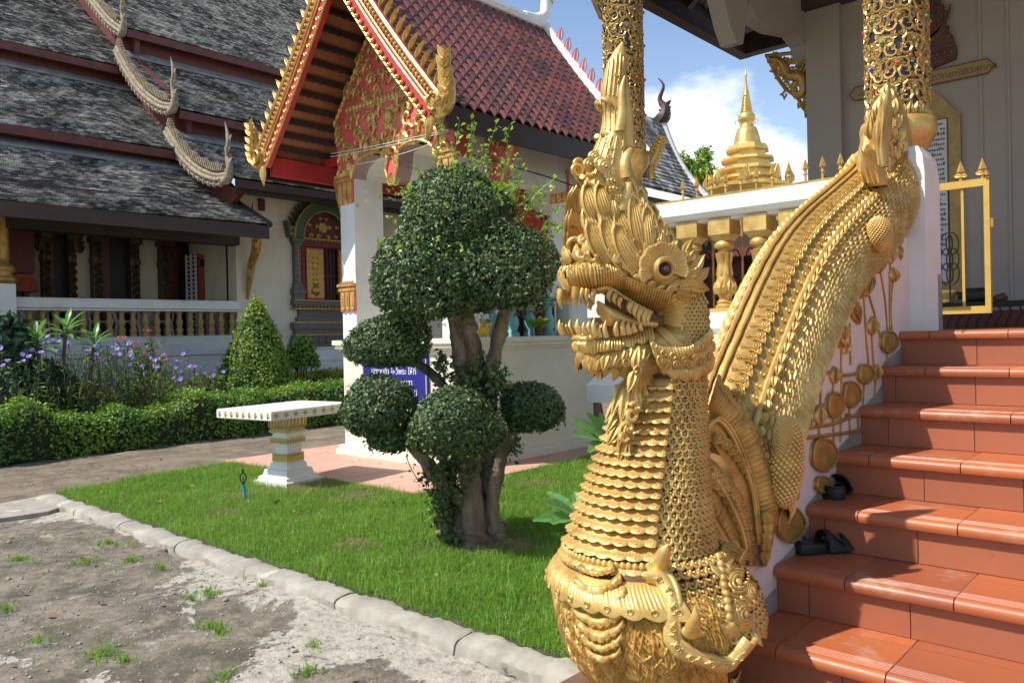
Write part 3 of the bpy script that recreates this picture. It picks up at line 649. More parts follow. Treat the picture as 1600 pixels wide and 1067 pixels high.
# dark end bay on the far left
mb = MB(); mb.box((BX+.3, yb(0)-3, 3.0), (BX+.5, yb(42), 4.3)); mb.box((BX+.32, yb(0)-3, 1.55), (BX+.4, yb(8), 3.0)); mb.build('end_bay_panel', M['redpaint_dark'], hall)
mb = MB(); y0, y1 = yb(9), yb(46); 
for i in range(6): mb.box((BX+.05+.05*i, y0, 2.62+.06*i), (BX+.42-.04*i, y1, 2.67+.06*i))
for yy in np.linspace(y0, y1, 12): mb.tube([V3(BX+.44, yy, 2.63), V3(BX+.2, yy, 2.99)], .03, 5)
setp(mb.build('tiled_canopy', M['orange'], smooth=False), 'small orange tiled canopy glimpsed through the left end of the hall porch', 'canopy')
mb = MB(); mb.box((BX+.1, y0+.1, 1.55), (BX+.3, y0+.2, 2.62)); mb.box((BX+.1, y1-.2, 1.55), (BX+.3, y1-.1, 2.62)); p_ = mb.build('canopy_post', M['darkwood'], bpy.data.objects['tiled_canopy'])

# window with green arch
win = bpy.data.objects.new('window', None); COL.objects.link(win); win.parent = hall
WC = 11.22; wf = flat((HX, WC, 0), (0, 1, 0), (0, 0, 1))
def W3(x, u, v): return V3(HX+x, WC+u, v)
mb = MB()
for (z0, z1, hw, o) in ((1.38, 1.62, .92, .16), (1.62, 1.78, .86, .13), (1.78, 1.92, .92, .17), (1.92, 2.06, .78, .10), (2.06, 2.24, .72, .08), (2.24, 2.34, .84, .14), (2.34, 2.46, .9, .17)):
    mb.box((HX, WC-hw, z0), (HX+o, WC+hw, z1-.004))
for k in range(9):
    u = -.8+k*.2; mb.prism([W3(.16, u, 1.42), W3(.16, u+.09, 1.5), W3(.16, u, 1.58), W3(.16, u-.09, 1.5)], (0, 0, 0), (.03, 0, 0))
for s in (-1, 1):
    for (z0, z1, hw, o) in ((2.46, 2.6, .13, .16), (2.6, 2.72, .16, .18), (2.72, 2.84, .11, .14), (2.84, 3.72, .085, .12), (3.72, 3.8, .11, .14), (3.8, 3.9, .15, .18)):
        mb.box((HX, WC+s*.74-hw, z0), (HX+o, WC+s*.74+hw, z1-.004))
mb.build('surround', M['mosaic'], win)
mb = MB()
for z in (1.64, 1.93, 2.25, 2.45, 3.9): mb.box((HX, WC-.9, z-.012), (HX+.19, WC+.9, z+.012))
for s in (-1, 1):
    for z in np.arange(2.9, 3.7, .1): mb.sphere((HX+.12, WC+s*.74, z), (.03, .04, .035), 6, 4)
for k in range(18): mb.sphere((HX+.17, WC-.85+k*.1, 2.3), .03, 6, 4); mb.sphere((HX+.15, WC-.85+k*.1, 1.85), .025, 6, 4)
mb.build('gilt_line', M['gold_dim'], win)
def archpts(hw, z0, ht, n=13):
    return [(hw*math.cos(a), z0+ht*math.sin(a)) for a in np.linspace(0, PI, n)]
mb = MB(); out, inn = archpts(.86, 3.9, .88), archpts(.62, 3.9, .66); mb.grid(np.array([[W3(.0, *p), W3(.2, *p)] for p in out])); mb.grid(np.array([[W3(.2, *p), W3(.2, *q)] for p, q in zip(out, inn)])); mb.grid(np.array([[W3(.2, *q), W3(0, *q)] for q in inn]))
for s in (-1, 1): mb.prism([W3(0, s*.62, 3.88), W3(0, s*.98, 3.9), W3(0, s*1.05, 4.28), W3(0, s*.93, 4.12), W3(0, s*.8, 4.2)][::s], (.01, 0, 0), (.19, 0, 0))
mb.build('arch', M['greenarch'], win)
mb = MB()
for hw, ht in ((.87, .9), (.63, .67)): mb.tube([W3(.21, *p) for p in archpts(hw, 3.9, ht, 25)], .022, 6)
for s in (-1, 1): mb.tube([W3(.2, s*(.92+.07*math.cos(a)), 4.05+.09*math.sin(a)) for a in np.linspace(0, 5.5, 14)], .018, 6)
mb.build('arch_edge', M['gold_dim'], win)
mb = MB()
for a in np.linspace(.12, PI-.12, 22):
    p = W3(.1, .88*math.cos(a), 3.9+.9*math.sin(a)); put_leaf(mb, p, V3(0, math.cos(a), math.sin(a)+.3), V3(1, 0, 0), .2, .16, .2)
put_leaf(mb, W3(.1, 0, 4.75), V3(0, 0, 1), V3(1, 0, 0), .5, .3, .3)
mb.build('flame_fringe', M['oldgilt'], win)
mb = MB(); mb.prism([W3(0, *p) for p in archpts(.63, 3.88, .66, 21)], (.03, 0, 0), (.08, 0, 0)); ty = mb.build('tympanum', M['redpaint_dark'], win)
mb = MB(); f2 = flat((HX+.08, WC, 0), (0, 1, 0), (0, 0, 1))
for s in (-1, 1):
    for (u, v, a, z) in ((.08, 4.0, -.9, .17), (.3, 3.98, -.2, .15), (.12, 4.22, -.6, .14), (.36, 4.2, .3, .12), (.05, 4.4, -.3, .09)): scroll(mb, f2, s*u, v, s*a, z, .02, -s, 3)
flower(mb, f2, 0, 4.2, .13, 8)
for k in range(11): mb.sphere((HX+.1, WC-.55+k*.11, 3.9), .04, 6, 4)
mb.build('gilt_relief', M['gold'], ty)
mb = MB()
for (a, b, c, d) in ((-.62, -.54, 2.46, 3.88), (.54, .62, 2.46, 3.88), (-.54, .54, 3.72, 3.88)): mb.box((HX, WC+a, c), (HX+.1, WC+b, d))
mb.build('frame', M['redwood'], win)
mb = MB(); mb.box((HX-.02, WC-.54, 2.46), (HX+.004, WC+.54, 3.72)); mb.build('opening', M['black'], win)  # black plate standing in for the unlit room behind the bars
mb = MB(); [mb.tube([W3(.03, u, 2.46), W3(.03, u, 3.72)], .014, 5) for u in (.02, .12, .22, .32)]; mb.tube([W3(.03, -.1, 3.05), W3(.03, .42, 3.05)], .014, 5); mb.build('bars', M['redwood'], win)
def shutter(u0, u1):
    mb = MB(); mb.box((HX+.06, WC+u0, 2.48), (HX+.11, WC+u1, 3.7)); s = mb.build('shutter', M['redpaint'], win)
    f3 = flat((HX+.11, WC+(u0+u1)/2, 0), (0, 1, 0), (0, 0, 1)); mb = MB(); w = (u1-u0)/2-.03
    mb.box((HX+.108, WC+u0+.025, 2.52), (HX+.116, WC+u1-.025, 3.66))
    mb.lathe([(.0, 0), (.05, 0), (.13, .09), (.12, .18), (.06, .24), (.10, .29), (.0, .29)], 12, (HX+.10, WC+(u0+u1)/2, 2.56))
    for z in np.arange(2.95, 3.6, .13):
        for sg in (-1, 1): scroll(mb, f3, sg*.03, z, -sg*.7, .085, .013, -sg, 2, n=10)
    mb.build('gilt_panel', M['gold_dim'], s)
shutter(-.52, -.02); shutter(.40, .53)

# porch balustrade (a thing of its own) with eighteen turned balusters
bal = thing('porch_balustrade', 'long white porch balustrade of the old hall with a row of ochre turned balusters', 'balustrade', (HX, 6, 1.6))
ya, yz = oX(18, 480, HX)[1], 8.98
mb = MB(); moulding(mb, [(-.14, 2.20), (-.10, 2.20), (-.10, 2.17), (.10, 2.17), (.10, 2.20), (.15, 2.22), (.15, 2.36), (.12, 2.40), (-.12, 2.40), (-.14, 2.36)], (HX, ya, 0), (HX, yz, 0), (1, 0, 0)); mb.build('top_rail', M['white'], bal)
mb = MB(); moulding(mb, [(-.3, 0), (.38, 0), (.38, .60), (.30, .64), (.30, .74), (.22, .78), (.24, .9), (.16, .94), (.16, 1.24), (.20, 1.27), (.20, 1.33), (.16, 1.36), (.16, 1.62), (.12, 1.66), (-.3, 1.66)], (HX, -6, 0), (HX, yz, 0), (1, 0, 0)); mb.build('plinth', M['oldwhite'] if 'oldwhite' in M else M['white'], bal)
BALP = [(.075, 1.66), (.075, 1.70), (.05, 1.72), (.075, 1.76), (.075, 1.80), (.045, 1.84), (.055, 1.88), (.075, 1.94), (.06, 2.0), (.04, 2.05), (.055, 2.08), (.04, 2.10), (.075, 2.14), (.08, 2.17)]
pxs = [23, 46, 67, 88, 110, 130, 151, 171, 190, 208, 227, 245, 262, 280, 297, 313, 330, 345, 362]
for px in pxs:
    y = oX(px, 500, HX)[1]; mb = MB(); mb.lathe(BALP, 12, (HX, y, 0)); mb.build('baluster', M['ochre_old'] if 'ochre_old' in M else M['gold_dim'], bal, True)
mb = MB(); mb.box((HX-.3, oX(0, 480, HX)[1]-1, 1.6), (HX+.3, oX(17, 480, HX)[1], 2.62)); mb.build('end_pier', M['white'], bal)
pc = oX(-4, 430, HX); col = thing('hall_column', 'gilded round porch column of the old hall at the far left edge', 'column', (HX, pc[1], 2.62))
mb = MB(); mb.lathe([(.2, 2.62), (.3, 2.66), (.3, 2.74), (.22, 2.8), (.28, 2.86), (.28, 2.94), (.18, 3.0), (.2, 3.1), (.17, 4.2)], 20, (HX, pc[1], 0)); mb.build('shaft', M['gold_dim'], col, True)
# plastic chairs stacked behind the balusters
def chair(y, x, lab, rz):
    c = thing('plastic_chair', lab, 'chair', (x, y, 1.55), 'white plastic chairs on the hall porch', 0)
    R = euler(0, 0, rz); T = lambda v: (np.array(v)@R.T)+np.array([x, y, 1.55])
    mb = MB(); mb.box((-.22, -.22, .42), (.22, .22, .45)); 
    for sx in (-1, 1):
        for sy in (-1, 1): mb.tube([V3(sx*.2, sy*.2, .42), V3(sx*.25, sy*.25, 0)], .025, 5)
        mb.tube([V3(sx*.24, -.2, .44), V3(sx*.26, -.2, .64), V3(sx*.26, .22, .66)], .02, 5)
    V = [T(v) for v in mb.v]; mb.v = V; mb.build('seat', M['plastic'], c)
    mb = MB(); mb.tube([V3(-.24, .22, .42), V3(-.22, .30, .85), V3(.22, .30, .85), V3(.24, .22, .42)], .022, 5)
    for u in (-.14, -.07, 0, .07, .14): mb.box((u-.02, .25, .45), (u+.02, .27, .83))
    mb.v = [T(v) for v in mb.v]; mb.build('backrest', M['plastic'], c)
for px, x, rz in ((62, -17.2, 2.6), (108, -17.0, 2.9), (145, -17.3, 3.4), (200, -17.1, 2.7), (245, -17.2, 3.6)):
    chair(oX(px, 500, x)[1], x, 'white plastic armchair standing behind the balusters of the hall porch', rz)
# tall air conditioner
ax = -17.7; y0, y1 = oX(292, 440, ax)[1], oX(334, 440, ax)[1]
ac = thing('air_conditioner', 'tall maroon floor standing air conditioner with white louvres on the hall porch', 'air conditioner', (ax, (y0+y1)/2, 1.55))
mb = MB(); mb.box((ax-.5, y0+.28, 1.55), (ax, y1, 3.55)); mb.build('cabinet', M['acred'], ac)
mb = MB(); mb.box((ax-.48, y0+.25, 1.55), (ax-.02, y0+.285, 3.58)); mb.build('grille_back', M['black'], ac)
mb = MB()
for z in np.arange(1.6, 3.55, .10): mb.box((ax-.48, y0+.21, z), (ax, y0+.25, z+.035))
for xx in (ax-.48, ax-.25, ax-.03): mb.box((xx, y0+.20, 1.55), (xx+.03, y0+.24, 3.58))
mb.build('louvres', M['plastic'], ac)
mb = MB(); mb.box((ax+.002, y1-.33, 3.28), (ax+.01, y1-.08, 3.45)); mb.build('badge', M['black'], ac)
# ================================================================== little shrine pavilion
PX0, PX1, PY0, PY1 = -8.32, -6.2, 6.05, 8.45
PCX = (PX0+PX1)/2-.03
mb = MB(); mb.box((-9.1, 4.84, 0), (-5.6, 9.6, .075))
o = mb.build('terrace', M['pinkfloor'], kind='structure')
mb = MB()
for y in np.arange(5.44, 9.6, .6): mb.box((-9.09, y-.004, .070), (-5.61, y+.004, .0765))
for x in np.arange(-8.6, -5.7, .6): mb.box((x-.004, 4.85, .070), (x+.004, 9.59, .0768))
mb.build('joint', M['grout'], o)
pav = thing('shrine_pavilion', 'small shrine pavilion with red tiled roof and gilded pink gable front', 'pavilion', (PCX, 7.2, .08))
mb = MB(); mb.box((PX0, PY0, .07), (PX1, PY1, 1.40)); mb.build('base_wall', M['beige'], pav)
mb = MB()
for (z0, z1, o_) in ((.07, .14, .085), (.14, .185, .06), (1.36, 1.395, .035), (1.395, 1.44, .075), (1.44, 1.50, .10)):
    mb.box((PX0-o_, PY0-o_, z0), (PX1+o_, PY1+o_, z1-.001))
mb.build('moulding', M['beige'], pav)
cols = []
for (x0, x1, y0, y1) in ((PX0, PX0+.29, PY0, PY0+.46), (PX1-.29, PX1, PY0, PY0+.46), (PX1-.29, PX1, PY1-.42, PY1), (PX0, PX0+.29, PY1-.42, PY1)):
    mb = MB(); mb.box((x0+.004, y0+.004, 1.5), (x1-.004, y1-.004, 3.9)); c = mb.build('column', M['white'], pav); cols.append((c, x0, x1, y0, y1))
def capital(c, x0, x1, y0, y1, z0, z1, flip=False):
    """gold and red fluted band round a column"""
    mb = MB(); mb.box((x0-.012, y0-.014, z0), (x1+.004, y0+.003, z1)); b = mb.build('red_band', M['pink'], c)
    mb = MB()
    n = 3; w = (x1-x0)/n
    for i in range(n):
        xc = x0+w*(i+.5)
        for zz in (z0+.015, ): mb.box((xc-w*.38, y0-.03, z0+.03), (xc+w*.38, y0-.012, z1-.10)); mb.sphere((xc, y0-.02, z0+.03), (w*.38, .02, .03), 8, 4); mb.box((xc-w*.15, y0-.036, z0+.06), (xc+w*.15, y0-.03, z1-.14))
    for zz, o_ in ((z1-.085, .03), (z1-.03, .045)): mb.box((x0-o_, y0-o_, zz), (x1+.006, y0+.004, zz+.035))
    for i in range(6): put_leaf(mb, V3(x0+(x1-x0)*(i+.5)/6, y0-.03, z1-.03), V3(0, -.1, 1), V3(0, -1, 0), .07, .09, .08)
    mb.build('gilt_band', M['gold'], b)
for k in (0, 1): capital(*cols[k], 1.86, 2.2)
for k in (0, 1, 2): capital(*cols[k], 3.20, 3.56)
# side: balusters, rail, beams, inner walls
mb = MB(); mb.box((PX1-.27, PY0+.46, 1.98), (PX1-.03, PY1-.42, 2.10)); mb.box((PX1-.22, PY1-.44, 1.5), (PX1-.02, PY1-.40, 2.05)); mb.build('side_rail', M['beige'], pav)
TB = [(.09, 1.5), (.09, 1.54), (.055, 1.57), (.085, 1.64), (.08, 1.7), (.045, 1.78), (.05, 1.86), (.08, 1.93), (.09, 1.98)]
for px in (712, 740, 768, 800, 828, 857):
    y = oX(px, 500, PX1-.15)[1]; mb = MB(); mb.lathe(TB, 14, (PX1-.15, y, 0), flute=7, fa=.06); mb.build('baluster', M['teal'], pav, True)
for bx in ((PX1-.28, 3.32, PX1-.02), (PX0+.02, 3.62, PX0+.28)): mb = MB(); mb.box((bx[0], PY0+.46, bx[1]), (bx[2], PY1, 3.92)); mb.build('side_beam', M['white'], pav)
mb = MB(); mb.box((PX0+.29, PY1-.12, 1.45), (PX1-.29, PY1-.02, 3.9)); mb.build('rear_wall', M['white'], pav)
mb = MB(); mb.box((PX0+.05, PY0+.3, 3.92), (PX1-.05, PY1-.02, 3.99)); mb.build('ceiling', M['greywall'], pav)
mb = MB(); mb.box((PX1-.27, 7.0, 1.5), (PX1-.255, PY1-.45, 1.9)); mb.box((PX0+.3, PY1-.5, 1.5), (PX1-.45, PY1-.125, 1.75)); mb.build('altar', M['redwood'], pav)
# red pointed panel on the rear wall
rc = oY(815, 330, PY1-.13); a0 = rc[0]; hw = .46
mb = MB(); out = [(hw, 2.0), (hw, 3.12), (hw*.93, 3.02), (hw*.75, 3.16), (hw*.48, 3.2), (hw*.28, 3.34), (hw*.10, 3.52), (0, 3.6)]
out = out+[(-x, z) for x, z in out[::-1][1:]]
mb.prism([V3(a0+x, PY1-.125, z) for x, z in out], (0, -.06, 0), (0, 0, 0)); rp = mb.build('altar_panel', M['redpaint'], pav)
mb = MB(); mb.tube([V3(a0+x*.97, PY1-.19, z-.01) for x, z in out], .012, 5); mb.tube([V3(a0+x*.72, PY1-.19, z*.93+.08) for x, z in out], .008, 5)
f4 = flat((a0, PY1-.187, 0), (1, 0, 0), (0, 0, 1))
for a in np.linspace(.15, PI-.15, 17): p = f4(.13*math.cos(a), 2.72+.13*math.sin(a))[0]; mb.tube([p, p+V3(math.cos(a), 0, math.sin(a))*.17], .006, 4)
for s in (-1, 1):
    for (u, v, an, z) in ((.06, 3.05, -.6, .12), (.2, 3.0, -.2, .1), (.06, 3.3, -.4, .08), (.38, 2.2, 0, .1), (.38, 2.5, 0, .1), (.38, 2.8, 0, .1)): scroll(mb, f4, s*u, v, s*an, z, .007, -s, 2, n=10, k=4)
mb.build('panel_gilding', M['gold_dim'], rp)

# ---- gable front
RX, RZ, EX, EZ = -7.27, 5.90, 1.68, 3.78
GY = 5.30
sl = lambda x: RZ-(RZ-EZ)*abs(x-RX)/EX-.07*math.sin(PI*min(1, abs(x-RX)/EX))     # roof top surface height
def roofline(k=9, inset=0., x0=None, x1=None):
    return [(x, sl(x)-inset) for x in np.linspace(x0, x1, k)]
arch = []
zc = 3.42
def arc(c, w, h, z, n=12): return [(c-w*math.cos(a), z+h*math.sin(a)) for a in np.linspace(0, PI, n)]
xl, xr = PX0+.29, PX1-.29; xm = (xl+xr)/2; wa = (xr-xl)/4
under = arc(xl+wa, wa*1.0, .25, 3.50)[0:10]+[(xm-.11, 3.50), (xm-.035, 3.31), (xm+.035, 3.31), (xm+.11, 3.50)]+arc(xr-wa, wa, .25, 3.50)[3:]
pout = [(PX1, 3.48), (PX1, sl(PX1)-.18)]+roofline(15, .18, PX1, PX0)[1:-1]+[(PX0, sl(PX0)-.18), (PX0, 3.48)]
mb = MB(); mb.prism([V3(x, PY0, z) for x, z in under+pout], (0, -.02, 0), (0, .20, 0)); pedi = mb.build('pediment', M['pink'], pav)
mb = MB(); mb.grid(np.array([[V3(x, PY0-.018, z), V3(x, PY0+.55, z)] for x, z in under])); mb.grid(np.array([[V3(x, PY0+.55, z), V3(x, PY0+.55, z+.5)] for x, z in under])); mb.build('arch_soffit', M['white'], pav)
mb = MB()
mb.tube([V3(x, PY0-.03, z) for x, z in under], .022, 6)
fp = flat((PCX, PY0-.02, 0), (1, 0, 0), (0, 0, 1))
for s in (-1, 1):
    # fringe of leaves above the arches
    for (x, z) in under[1:-1:2]:
        if (x-xm)*s > 0: put_leaf(mb, V3(x, PY0-.03, z+.015), V3((xl+wa-x if s < 0 else xr-wa-x)*-.6, -.1, .5), V3(0, -1, 0), .14, .16, .16)
    # big scrolls round the medallion and in the upper triangle
    for (u, v, an, z, fl) in () if True else ((.10, 3.92, -1.75, .36, 1), (.34, 3.86, -1.2, .30, 1), (.62, 3.80, -.5, .26, -1), (.82, 3.80, .2, .24, 1), (.93, 3.66, .1, .16, -1), (.46, 4.12, -.9, .22, -1), (.68, 4.08, -.1, .2, 1), (.90, 4.03, .1, .18, -1), (.22, 4.16, -.7, .16, 1),
                              (.12, 4.50, -1.3, .28, 1), (.36, 4.46, -.8, .24, 1), (.56, 4.46, .1, .2, -1), (.08, 4.78, -.8, .22, -1), (.28, 4.72, -.3, .2, 1), (.44, 4.68, .4, .16, -1), (.05, 5.0, -.4, .18, 1), (.18, 4.96, .2, .14, -1), (.66, 4.42, .5, .14, 1), (.05, 3.52, -.2, .10, -1), (.30, 3.80, -1.0, .12, 1)):
        scroll(mb, fp, s*u, v, s*an, z*1.32, .026*min(1, z/.24)+.005, -s*fl, 3, turns=1.1)
    for k in range(9): put_leaf(mb, fp(s*(.12+.085*k), 3.78-.10*math.sin(k*.42)+.012*k)[0], V3(s*.85, 0, .6), V3(0, -1, 0), .16, .13, .16)
g_ = np.random.default_rng(12); placed = []; up_ = [(x, z) for x, z in under]
inner = [(x*.97+PCX*.03, z-.03) for x, z in pout]
for _ in range(4000):
    x, z = PCX+abs(g_.uniform(0, 1.05)), g_.uniform(3.5, 5.55)
    if z > sl(x)-.34 or abs(z-4.34) < .10 or x > PX1-.06: continue
    zu = np.interp(x, [p[0] for p in under[::1]][::1], [p[1] for p in under]) if x > xm else 3.5
    if z < zu+.10 or (abs(x-PCX) < .3 and z < 3.68) or (x-PCX)**2+(z-4.10)**2 < .05 or any((x-a)**2+(z-b)**2 < .0155 for a, b in placed): continue
    placed.append((x, z)); an = g_.uniform(-1.4, 1.0); sz = g_.uniform(.17, .26); fl = g_.choice([-1, 1])
    for s in (-1, 1): scroll(mb, fp, s*(x-PCX), z-.05, s*an, sz, .021, -s*fl, 4, turns=.95)
flower(mb, fp, .02, 4.10, .15, 10); mb.sphere((PCX+.02, PY0-.05, 4.10), (.085, .05, .085), 12, 8)
for k in range(24): put_leaf(mb, fp(-.80+k*.0685, 4.31)[0], V3(0, 0, 1), V3(0, -1, 0), .085, .09, .1)
mb.box((PCX-.84, PY0-.035, 4.285), (PCX+.84, PY0-.018, 4.31)); mb.box((PCX-.80, PY0-.035, 4.40), (PCX+.80, PY0-.018, 4.42))
# gilt border under the roof slope
for s in (-1, 1):
    L = np.array([V3(RX+s*a, PY0-.03, sl(RX+s*a)-.24) for a in np.linspace(.02, 1.05, 20)]); mb.tube(L, .016, 6)
    for p in densify(L, .085): put_leaf(mb, p, V3(s*.3, 0, -1), V3(0, -1, 0), .1, .1, .12)
mb.build('gilt_relief', M['gold'], pedi)
# bargeboards
def barge(s):
    xs = np.linspace(.02, EX, 26); top = np.array([(RX+s*a, sl(RX+s*a)+.05) for a in xs])
    d = np.gradient(top, axis=0); d /= np.linalg.norm(d, axis=1)[:, None]; n = np.stack([-d[:, 1], d[:, 0]], -1); n[n[:, 1] > 0] *= -1
    W = .30; mb = MB(); lo = top+n*W
    def P(q, y): return np.stack([q[:, 0], np.full(len(q), y), q[:, 1]], -1)
    mb.grid(np.stack([P(top, GY-.03), P(lo, GY-.03), P(lo, GY+.03), P(top, GY+.03)]), cu=True); b = mb.build('bargeboard', M['redpaint'], pav)
    mb = MB()
    for o_, r in ((.01, .026), (.118, .010), (.165, .014), (.29, .014)): mb.tube(P(top+n*o_, GY-.04), r, 6)
    for k, a in enumerate(np.linspace(0, 1, 42)):
        i = a*25; q = np.array([np.interp(i, range(26), top[:, j]) for j in (0, 1)]); nn = np.array([np.interp(i, range(26), n[:, j]) for j in (0, 1)]); dd = np.array([-nn[1], nn[0]])
        c = q+nn*.065; mb.sphere((c[0], GY-.04, c[1]), (.022, .018, .022), 6, 4); put_leaf(mb, V3(c[0], GY-.035, c[1]), V3(dd[0]*.5+nn[0], 0, dd[1]*.5+nn[1]), V3(0, -1, 0), .05, .06, .08)
    fr = lambda q: flat((q[0], GY-.035, q[1]), (1, 0, 0), (0, 0, 1))
    for a in np.linspace(.02, .97, 26):
        i = a*25; q = np.array([np.interp(i, range(26), top[:, j]) for j in (0, 1)]); nn = np.array([np.interp(i, range(26), n[:, j]) for j in (0, 1)])
        c = q+nn*.235; an = math.atan2(nn[1], nn[0])-PI/2; scroll(mb, fr(c), 0, 0, an+s*1.2, .085, .017, -s, 2, n=9)
    # flame teeth standing on the upper edge
    for a in np.linspace(.05, .93, 17):
        i = a*25; q = np.array([np.interp(i, range(26), top[:, j]) for j in (0, 1)]); nn = -np.array([np.interp(i, range(26), n[:, j]) for j in (0, 1)])
        up = nn*.55+np.array([0, .75])
        for off, sc in ((0, .19), (.5, .13)):
            put_leaf(mb, V3(q[0]+nn[0]*.01, GY+.0, q[1]+nn[1]*.01), V3(up[0]+s*off*.4, 0, up[1]), V3(0, -1, 0), sc*1.15, sc*.5, sc*.7, s*.7); put_leaf(mb, V3(q[0]+nn[0]*.01, GY+.012, q[1]+nn[1]*.01), V3(up[0]+s*off*.4, 0, up[1]), V3(0, 1, 0), sc*1.15, sc*.5, sc*.4, -s*.7)
    mb.build('gilt_band', M['gold'], b)
    # serpent head finial
    f = top[-1]+n[-1]*.12; mb = MB()
    C = smooth_path([(f[0]-s*.12, f[1]+.10), (f[0]+s*.02, f[1]-.05), (f[0]+s*.14, f[1]+.0), (f[0]+s*.17, f[1]+.16), (f[0]+s*.15, f[1]+.34), (f[0]+s*.2, f[1]+.5)], 20)
    mb.tube([V3(p[0], GY, p[1]) for p in C], np.interp(np.linspace(0, 1, 20), [0, .3, .5, .75, 1], [.06, .075, .07, .05, .006]), 8)
    for k in range(3, 18, 2):
        p = V3(C[k][0], GY-.05, C[k][1]); put_leaf(mb, p, V3(-s*.5, -.2, .8), V3(0, -1, 0), .15, .11, .12); put_leaf(mb, p, V3(s*.8, -.2, .5), V3(0, -1, 0), .14, .1, .12)
    for k in range(4): mb.tube([V3(f[0]+s*(.03+.08*math.cos(a)), GY-.08, f[1]+.02+.08*math.sin(a)) for a in np.linspace(0, 5, 12)], .018, 5)
    put_leaf(mb, V3(f[0]-s*.06, GY-.03, f[1]-.08), V3(-s*.15, 0, -1), V3(0, -1, 0), .26, .16, .2)
    mb.build('finial', M['gold'], b)
barge(-1); barge(1)

# ---- roof: glazed red tiles
RY0, RY1 = GY+.03, 8.92
M['redtile'] = mat('glazed_red_tile', (.165, .042, .026), .5, 0, .35, 5, .05, 30, col2=(.045, .017, .014), faces=.75, stain=((.20, .15, .12), 3., .62, .5))
def glazed(s):
    k = 19; wt = .148; ny = int((RY1-RY0)/wt*8); ys = np.linspace(RY0, RY1, ny); ph = (ys-RY0)/wt; mb = MB()
    wave = .022*np.cos(2*PI*ph)-.010*np.cos(4*PI*ph); scal = .030*np.sin(PI*(ph % 1))
    for i in range(k):
        a0, a1 = EX*(1-i/k), EX*(1-(i+1.22)/k)
        x0, x1 = RX+s*a0, RX+s*max(.0, a1); z0, z1 = sl(x0)+.035, sl(x1)+.004 if a1 > 0 else sl(RX)+.0
        x0v = x0+s*scal*.6; P = np.stack([np.stack([x0v, ys, np.full(ny, z0-.022)+wave-scal*.6], -1), np.stack([x0v, ys, np.full(ny, z0)+wave-scal*.6], -1), np.stack([np.full(ny, (x0+x1)/2), ys, np.full(ny, (z0+z1)/2+.006)+wave], -1), np.stack([np.full(ny, x1), ys, np.full(ny, z1)+wave], -1)])
        tone = np.random.default_rng(i+50*(s > 0)).random(int(ny/8)+3)**1.3
        mb.grid(P if s < 0 else P[:, ::-1], at=np.tile(tone[(ph[:-1]).astype(int)], 3))
    return mb.build('tiled_slope', M['redtile'], pav, 'auto')
for s in (-1, 1):
    g_ = glazed(s)
    # underside boards, purlins with carved edge, fascia
    mb = MB(); xs = np.linspace(.0, EX-.02, 10); mb.grid(np.array([[V3(RX+s*a, y, sl(RX+s*a)-.06) for y in (RY0, RY1)] for a in xs])); so = mb.build('soffit', M['soffit'], pav)
    mb = MB()
    for a in np.linspace(.12, EX-.08, 13):
        x = RX+s*a; z = sl(x)-.07; mb.box((x-.022, RY0, z-.055), (x+.022, RY1, z))
        yy = np.arange(RY0, PY0, .10)
        for y in yy: mb.sphere((x, y+.05, z-.058), (.02, .05, .022), 6, 4)
    mb.build('purlin', M['darkwood'], so)
    mb = MB(); x = RX+s*(EX-.015); mb.box((x-.02, RY0+.02, EZ-.25), (x+.02, RY1-.02, EZ-.012)); mb.build('fascia', M['darkwood'], pav)
mb = MB(); mb.box((PX0-.50, RY0+.05, 3.55), (PX0-.44, RY1-.2, 3.78)); mb.box((PX0-.47, PY0+.1, 3.78), (PX0, PY0+.2, 3.86)); mb.build('eave_board', M['redpaint'], pav)
# white ridge and rear verge with pink flames
mb = MB(); mb.tube([V3(RX, y, RZ+.05) for y in (RY0, 7, RY1)], .075, 8); mb.build('ridge_cap', M['white'], pav)
for s in (-1, 1):
    L = np.array([V3(RX+s*a, RY1, sl(RX+s*a)+.06) for a in np.linspace(0, EX+.04, 14)]); mb = MB(); mb.tube(L, .075, 8); v_ = mb.build('rear_verge', M['white'], pav, True)
    mb = MB()
    for p in densify(L, .125)[2:-1]:
        for d_ in (0, .05): put_leaf(mb, p+V3(0, 0, .07), V3(s*.12, d_, 1), V3(s*.3, -1, 0), .20, .16, .2); put_leaf(mb, p+V3(0, .01, .07), V3(s*.12, d_, 1), V3(0, 1, 0), .20, .16, .1)
        mb.sphere(p+V3(0, 0, .08), (.05, .03, .05), 6, 4)
    mb.build('flame_crest', M['palepink'], v_)
c = V3(RX, RY1, RZ+.1); mb = MB(); pts = smooth_path([(0, -.45, -.02), (0, -.15, .02), (0, .02, .14), (0, .06, .34)], 12)
mb.tube([c+V3(*p) for p in pts], np.linspace(.07, .085, 12), 8); ch = mb.build('ridge_finial', M['white'], pav, True)
mb = MB(); pts = smooth_path([(0, .06, .32), (0, .10, .45), (0, .02, .62), (0, .06, .85), (0, .0, 1.1)], 14); mb.tube([c+V3(*p) for p in pts], np.interp(np.linspace(0, 1, 14), [0, .3, .6, 1], [.10, .12, .05, .008]), 8); mb.build('finial_tip', M['gold'], ch, True)
